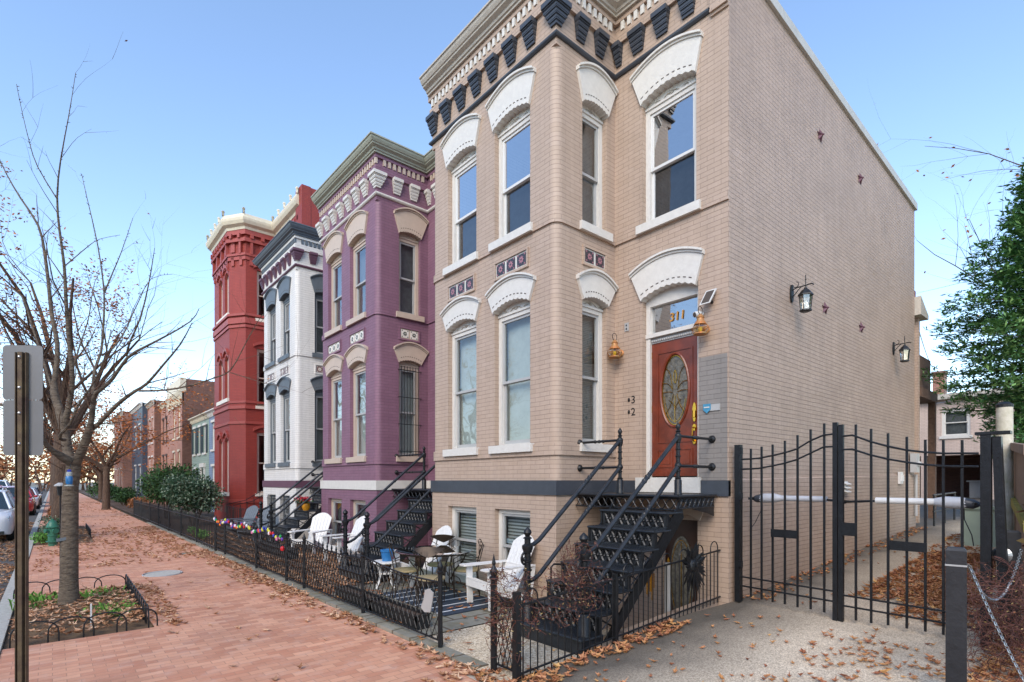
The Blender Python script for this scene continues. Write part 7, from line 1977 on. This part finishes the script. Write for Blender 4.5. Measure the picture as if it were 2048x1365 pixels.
leaves('brown leaves scattered over the brick sidewalk', 'litter', [(2.85, 3.13, 4.2, 16, 480), (2.6, 3.1, 8, 16, 260), (2.6, 3.2, 3.5, 4.3, 60), (1.0, 3.05, 3.6, 13, 60, 'uni'), (1.0, 1.35, 8.0, 11.6, 180), (-.3, 3.0, 14.5, 26, 1500), (.8, 3.1, 26, 60, 500), (2.4, 3.1, 15, 26, 500)], 1, size=.06)
leaves('brown leaves lying in the near tree pit', 'litter', [(-.35, .93, 8.2, 11.3, 650)], 2, lambda x, y: .03 + .04 * sin(pi * min(1, max(0, (y - 8.1) / 3.3))), .065)
leaves('drift of leaves in the road gutter', 'litter', [(-1.9, -.62, 6, 34, 3200), (-3.5, -1.2, 8, 30, 900)], 3, lambda x, y: -.125, .06)
leaves('carpet of dry leaves in the plum and white house yards', 'litter', [(3.34, 5.5, 8.9, 14.4, 3000, 'uni'), (3.34, 5.5, 14.4, 21, 1200, 'uni')], 4, lambda x, y: .02, .055)
leaves('few leaves on the beige patio', 'litterpink', [(3.3, 5.5, 5.5, 8.8, 150), (3.2, 5.2, 3.8, 5.4, 60), (3.3, 4.1, 7.9, 8.9, 90)], 5, lambda x, y: .025, .05)
leaves('oak leaves drifted along the foot of the looped railing', 'litterpink', [(3.3, 5.7, 3.44, 3.68, 190), (3.0, 3.5, 3.3, 4.1, 70), (2.7, 3.1, 3.1, 3.7, 40)], 6, lambda x, y: slope(x) + .008, .06)
leaves('scattered leaves on the driveway', 'litterpink', [(3.2, 6.8, 1.0, 3.5, 120, 'uni'), (7.1, 12, 1.4, 3.5, 70, 'uni'), (7.2, 15.8, 3.25, 3.53, 260), (4.6, 6.4, 1.0, 2.2, 160)], 7, lambda x, y: slope(x) + .008, .045)
leaves('big pile of brown leaves in the alley behind the gate', 'litterpink', [(8.2, 12.4, 1.3, 2.5, 2200), (7.4, 9, 1.0, 1.9, 350), (12, 15, 1.9, 2.6, 250)], 8, lambda x, y: slope(x) + .012, .055)
leaves('leaves heaped round the bollards at right', 'litterpink', [(4.4, 8.0, -1.0, .95, 2600, 'uni'), (3.6, 5.2, .3, 1.5, 380)], 9, lambda x, y: slope(x) + .012 + max(0, .9 - y) * .04, .055)
# grass tufts in the pit
def tufts(c, n, h, m, label, seed, sx=.15, sy=.2):
    rg = random.Random(seed); mb = MB()
    for _ in range(n):
        x, y = c[0] + rg.gauss(0, sx), c[1] + rg.gauss(0, sy); a = rg.uniform(0, 6.28); l = h * rg.uniform(.6, 1.2); d = Vector((cos(a), sin(a), 0)) * l * .5; w_ = Vector((-sin(a), cos(a), 0)) * .006
        p = Vector((x, y, .0)); mb.poly([p - w_, p + w_, p + d * .4 + Vector((0, 0, l * .8)) + w_, p + d + Vector((0, 0, l))])
    return tag(mb.build('grass_tuft', m), label, 'grass', kind='stuff')
tufts((.62, 9.3), 260, .11, 'grassm', 'bright green grass tuft right of the nearest trunk', 1)
tufts((.55, 10.7), 130, .12, 'grassm', 'green sprouts behind the nearest trunk', 2)
tufts((-.15, 10.6), 110, .15, 'grassm', 'green sprouts left of the nearest trunk', 3)
# vines and dry shrub
def vine(label, roots, m, seed, n, Lr, box, leafn, name='dry_vine', lsz=.018):
    rg = random.Random(seed); mb = MB(); pts = []
    for _ in range(n):
        p = Vector([rg.uniform(a, b) for a, b in box]); d = Vector((rg.uniform(-1, 1), rg.uniform(-.4, .4), rg.uniform(-.4, .6)))
        q = p.copy(); P = [q.copy()]
        for i in range(9):
            d = (d + Vector((rg.gauss(0, .5), rg.gauss(0, .5), rg.gauss(0, .45)))).normalized(); q = q + d * rg.uniform(*Lr)
            for ax in range(3):
                lo, hi = box[ax]
                if q[ax] < lo - .05: d[ax] = abs(d[ax])
                if q[ax] > hi + .05: d[ax] = -abs(d[ax])
            P.append(q.copy())
        mb.tube(P, rg.uniform(.0015, .0035), 3, cap=False); pts += P
    r = empty(name, (box[0][0], box[1][0], 0), label, 'vine' if name == 'dry_vine' else 'shrub')
    mb.build('stems', m, r); mb = MB(); leaf_cards(mb, pts, leafn, .02, lsz, rg); mb.build('leaves', 'vine', r); return r
M['vinestem'] = mat('reddish vine stems', '#5a3830', 0.85, var=0.3)
vine('tangled dry reddish vine over the looped railing and steps', None, 'vinestem', 5, 75, (.03, .08), ((3.3, 4.4), (3.64, 3.80), (.50, .92)), 650, lsz=.013)
vine('dry vine climbing the short lattice fence piece', None, 'vinestem', 6, 70, (.03, .08), ((3.18, 3.28), (3.72, 4.02), (.25, .95)), 420, lsz=.013)
vine('dry vine trailing up to the lower newel posts', None, 'vinestem', 7, 40, (.03, .07), ((3.9, 4.3), (3.68, 3.95), (.6, 1.15)), 220, lsz=.013)
vine('fine brown twiggy shrub behind the chain and bollards', None, 'vinestem', 8, 300, (.04, .12), ((5.9, 7.1), (.45, .95), (.2, 1.0)), 1300, 'twiggy_shrub', .011)
vine('brown dried hydrangea shrub at the right edge', None, 'vinestem', 9, 90, (.06, .16), ((6.6, 8.2), (.1, .6), (.2, 1.6)), 500, 'dried_shrub', .05)
# power lines
for (a, b, d, lab) in (((16.5, 3.7, 6.1), (33, 6.5, 7.2), .3, 'thin overhead wire from the beige house to the carriage house'), ((18.9, 4.4, 4.2), (33, 5.5, 6.0), .25, 'thin overhead wire above the alley')):
    mb = MB(); mb.tube(sag(a, b, d), .012, 4); tag(mb.build('power_line', 'iron'), lab, 'wire')

# far wooded end of the street
r = empty('tree_line', (-6, 135, 0), 'distant brown and grey woods closing the end of the street', 'woods')
r['kind'] = 'stuff'
mb = MB(); rg = random.Random(99); tmp = []
for k in range(90):
    x = rg.uniform(-45, 14); branch(mb, Vector((x, 125 + rg.uniform(0, 25), 0)), Vector((rg.uniform(-.3, .3), 0, 1)), rg.uniform(4, 8), .16, 2, rg, tmp, 0, .3, 3)
mb.build('stems', 'bramblem', r); mb = MB(); leaf_cards(mb, tmp, 9000, .9, .45, rg); mb.build('leaves', 'autumn', r)
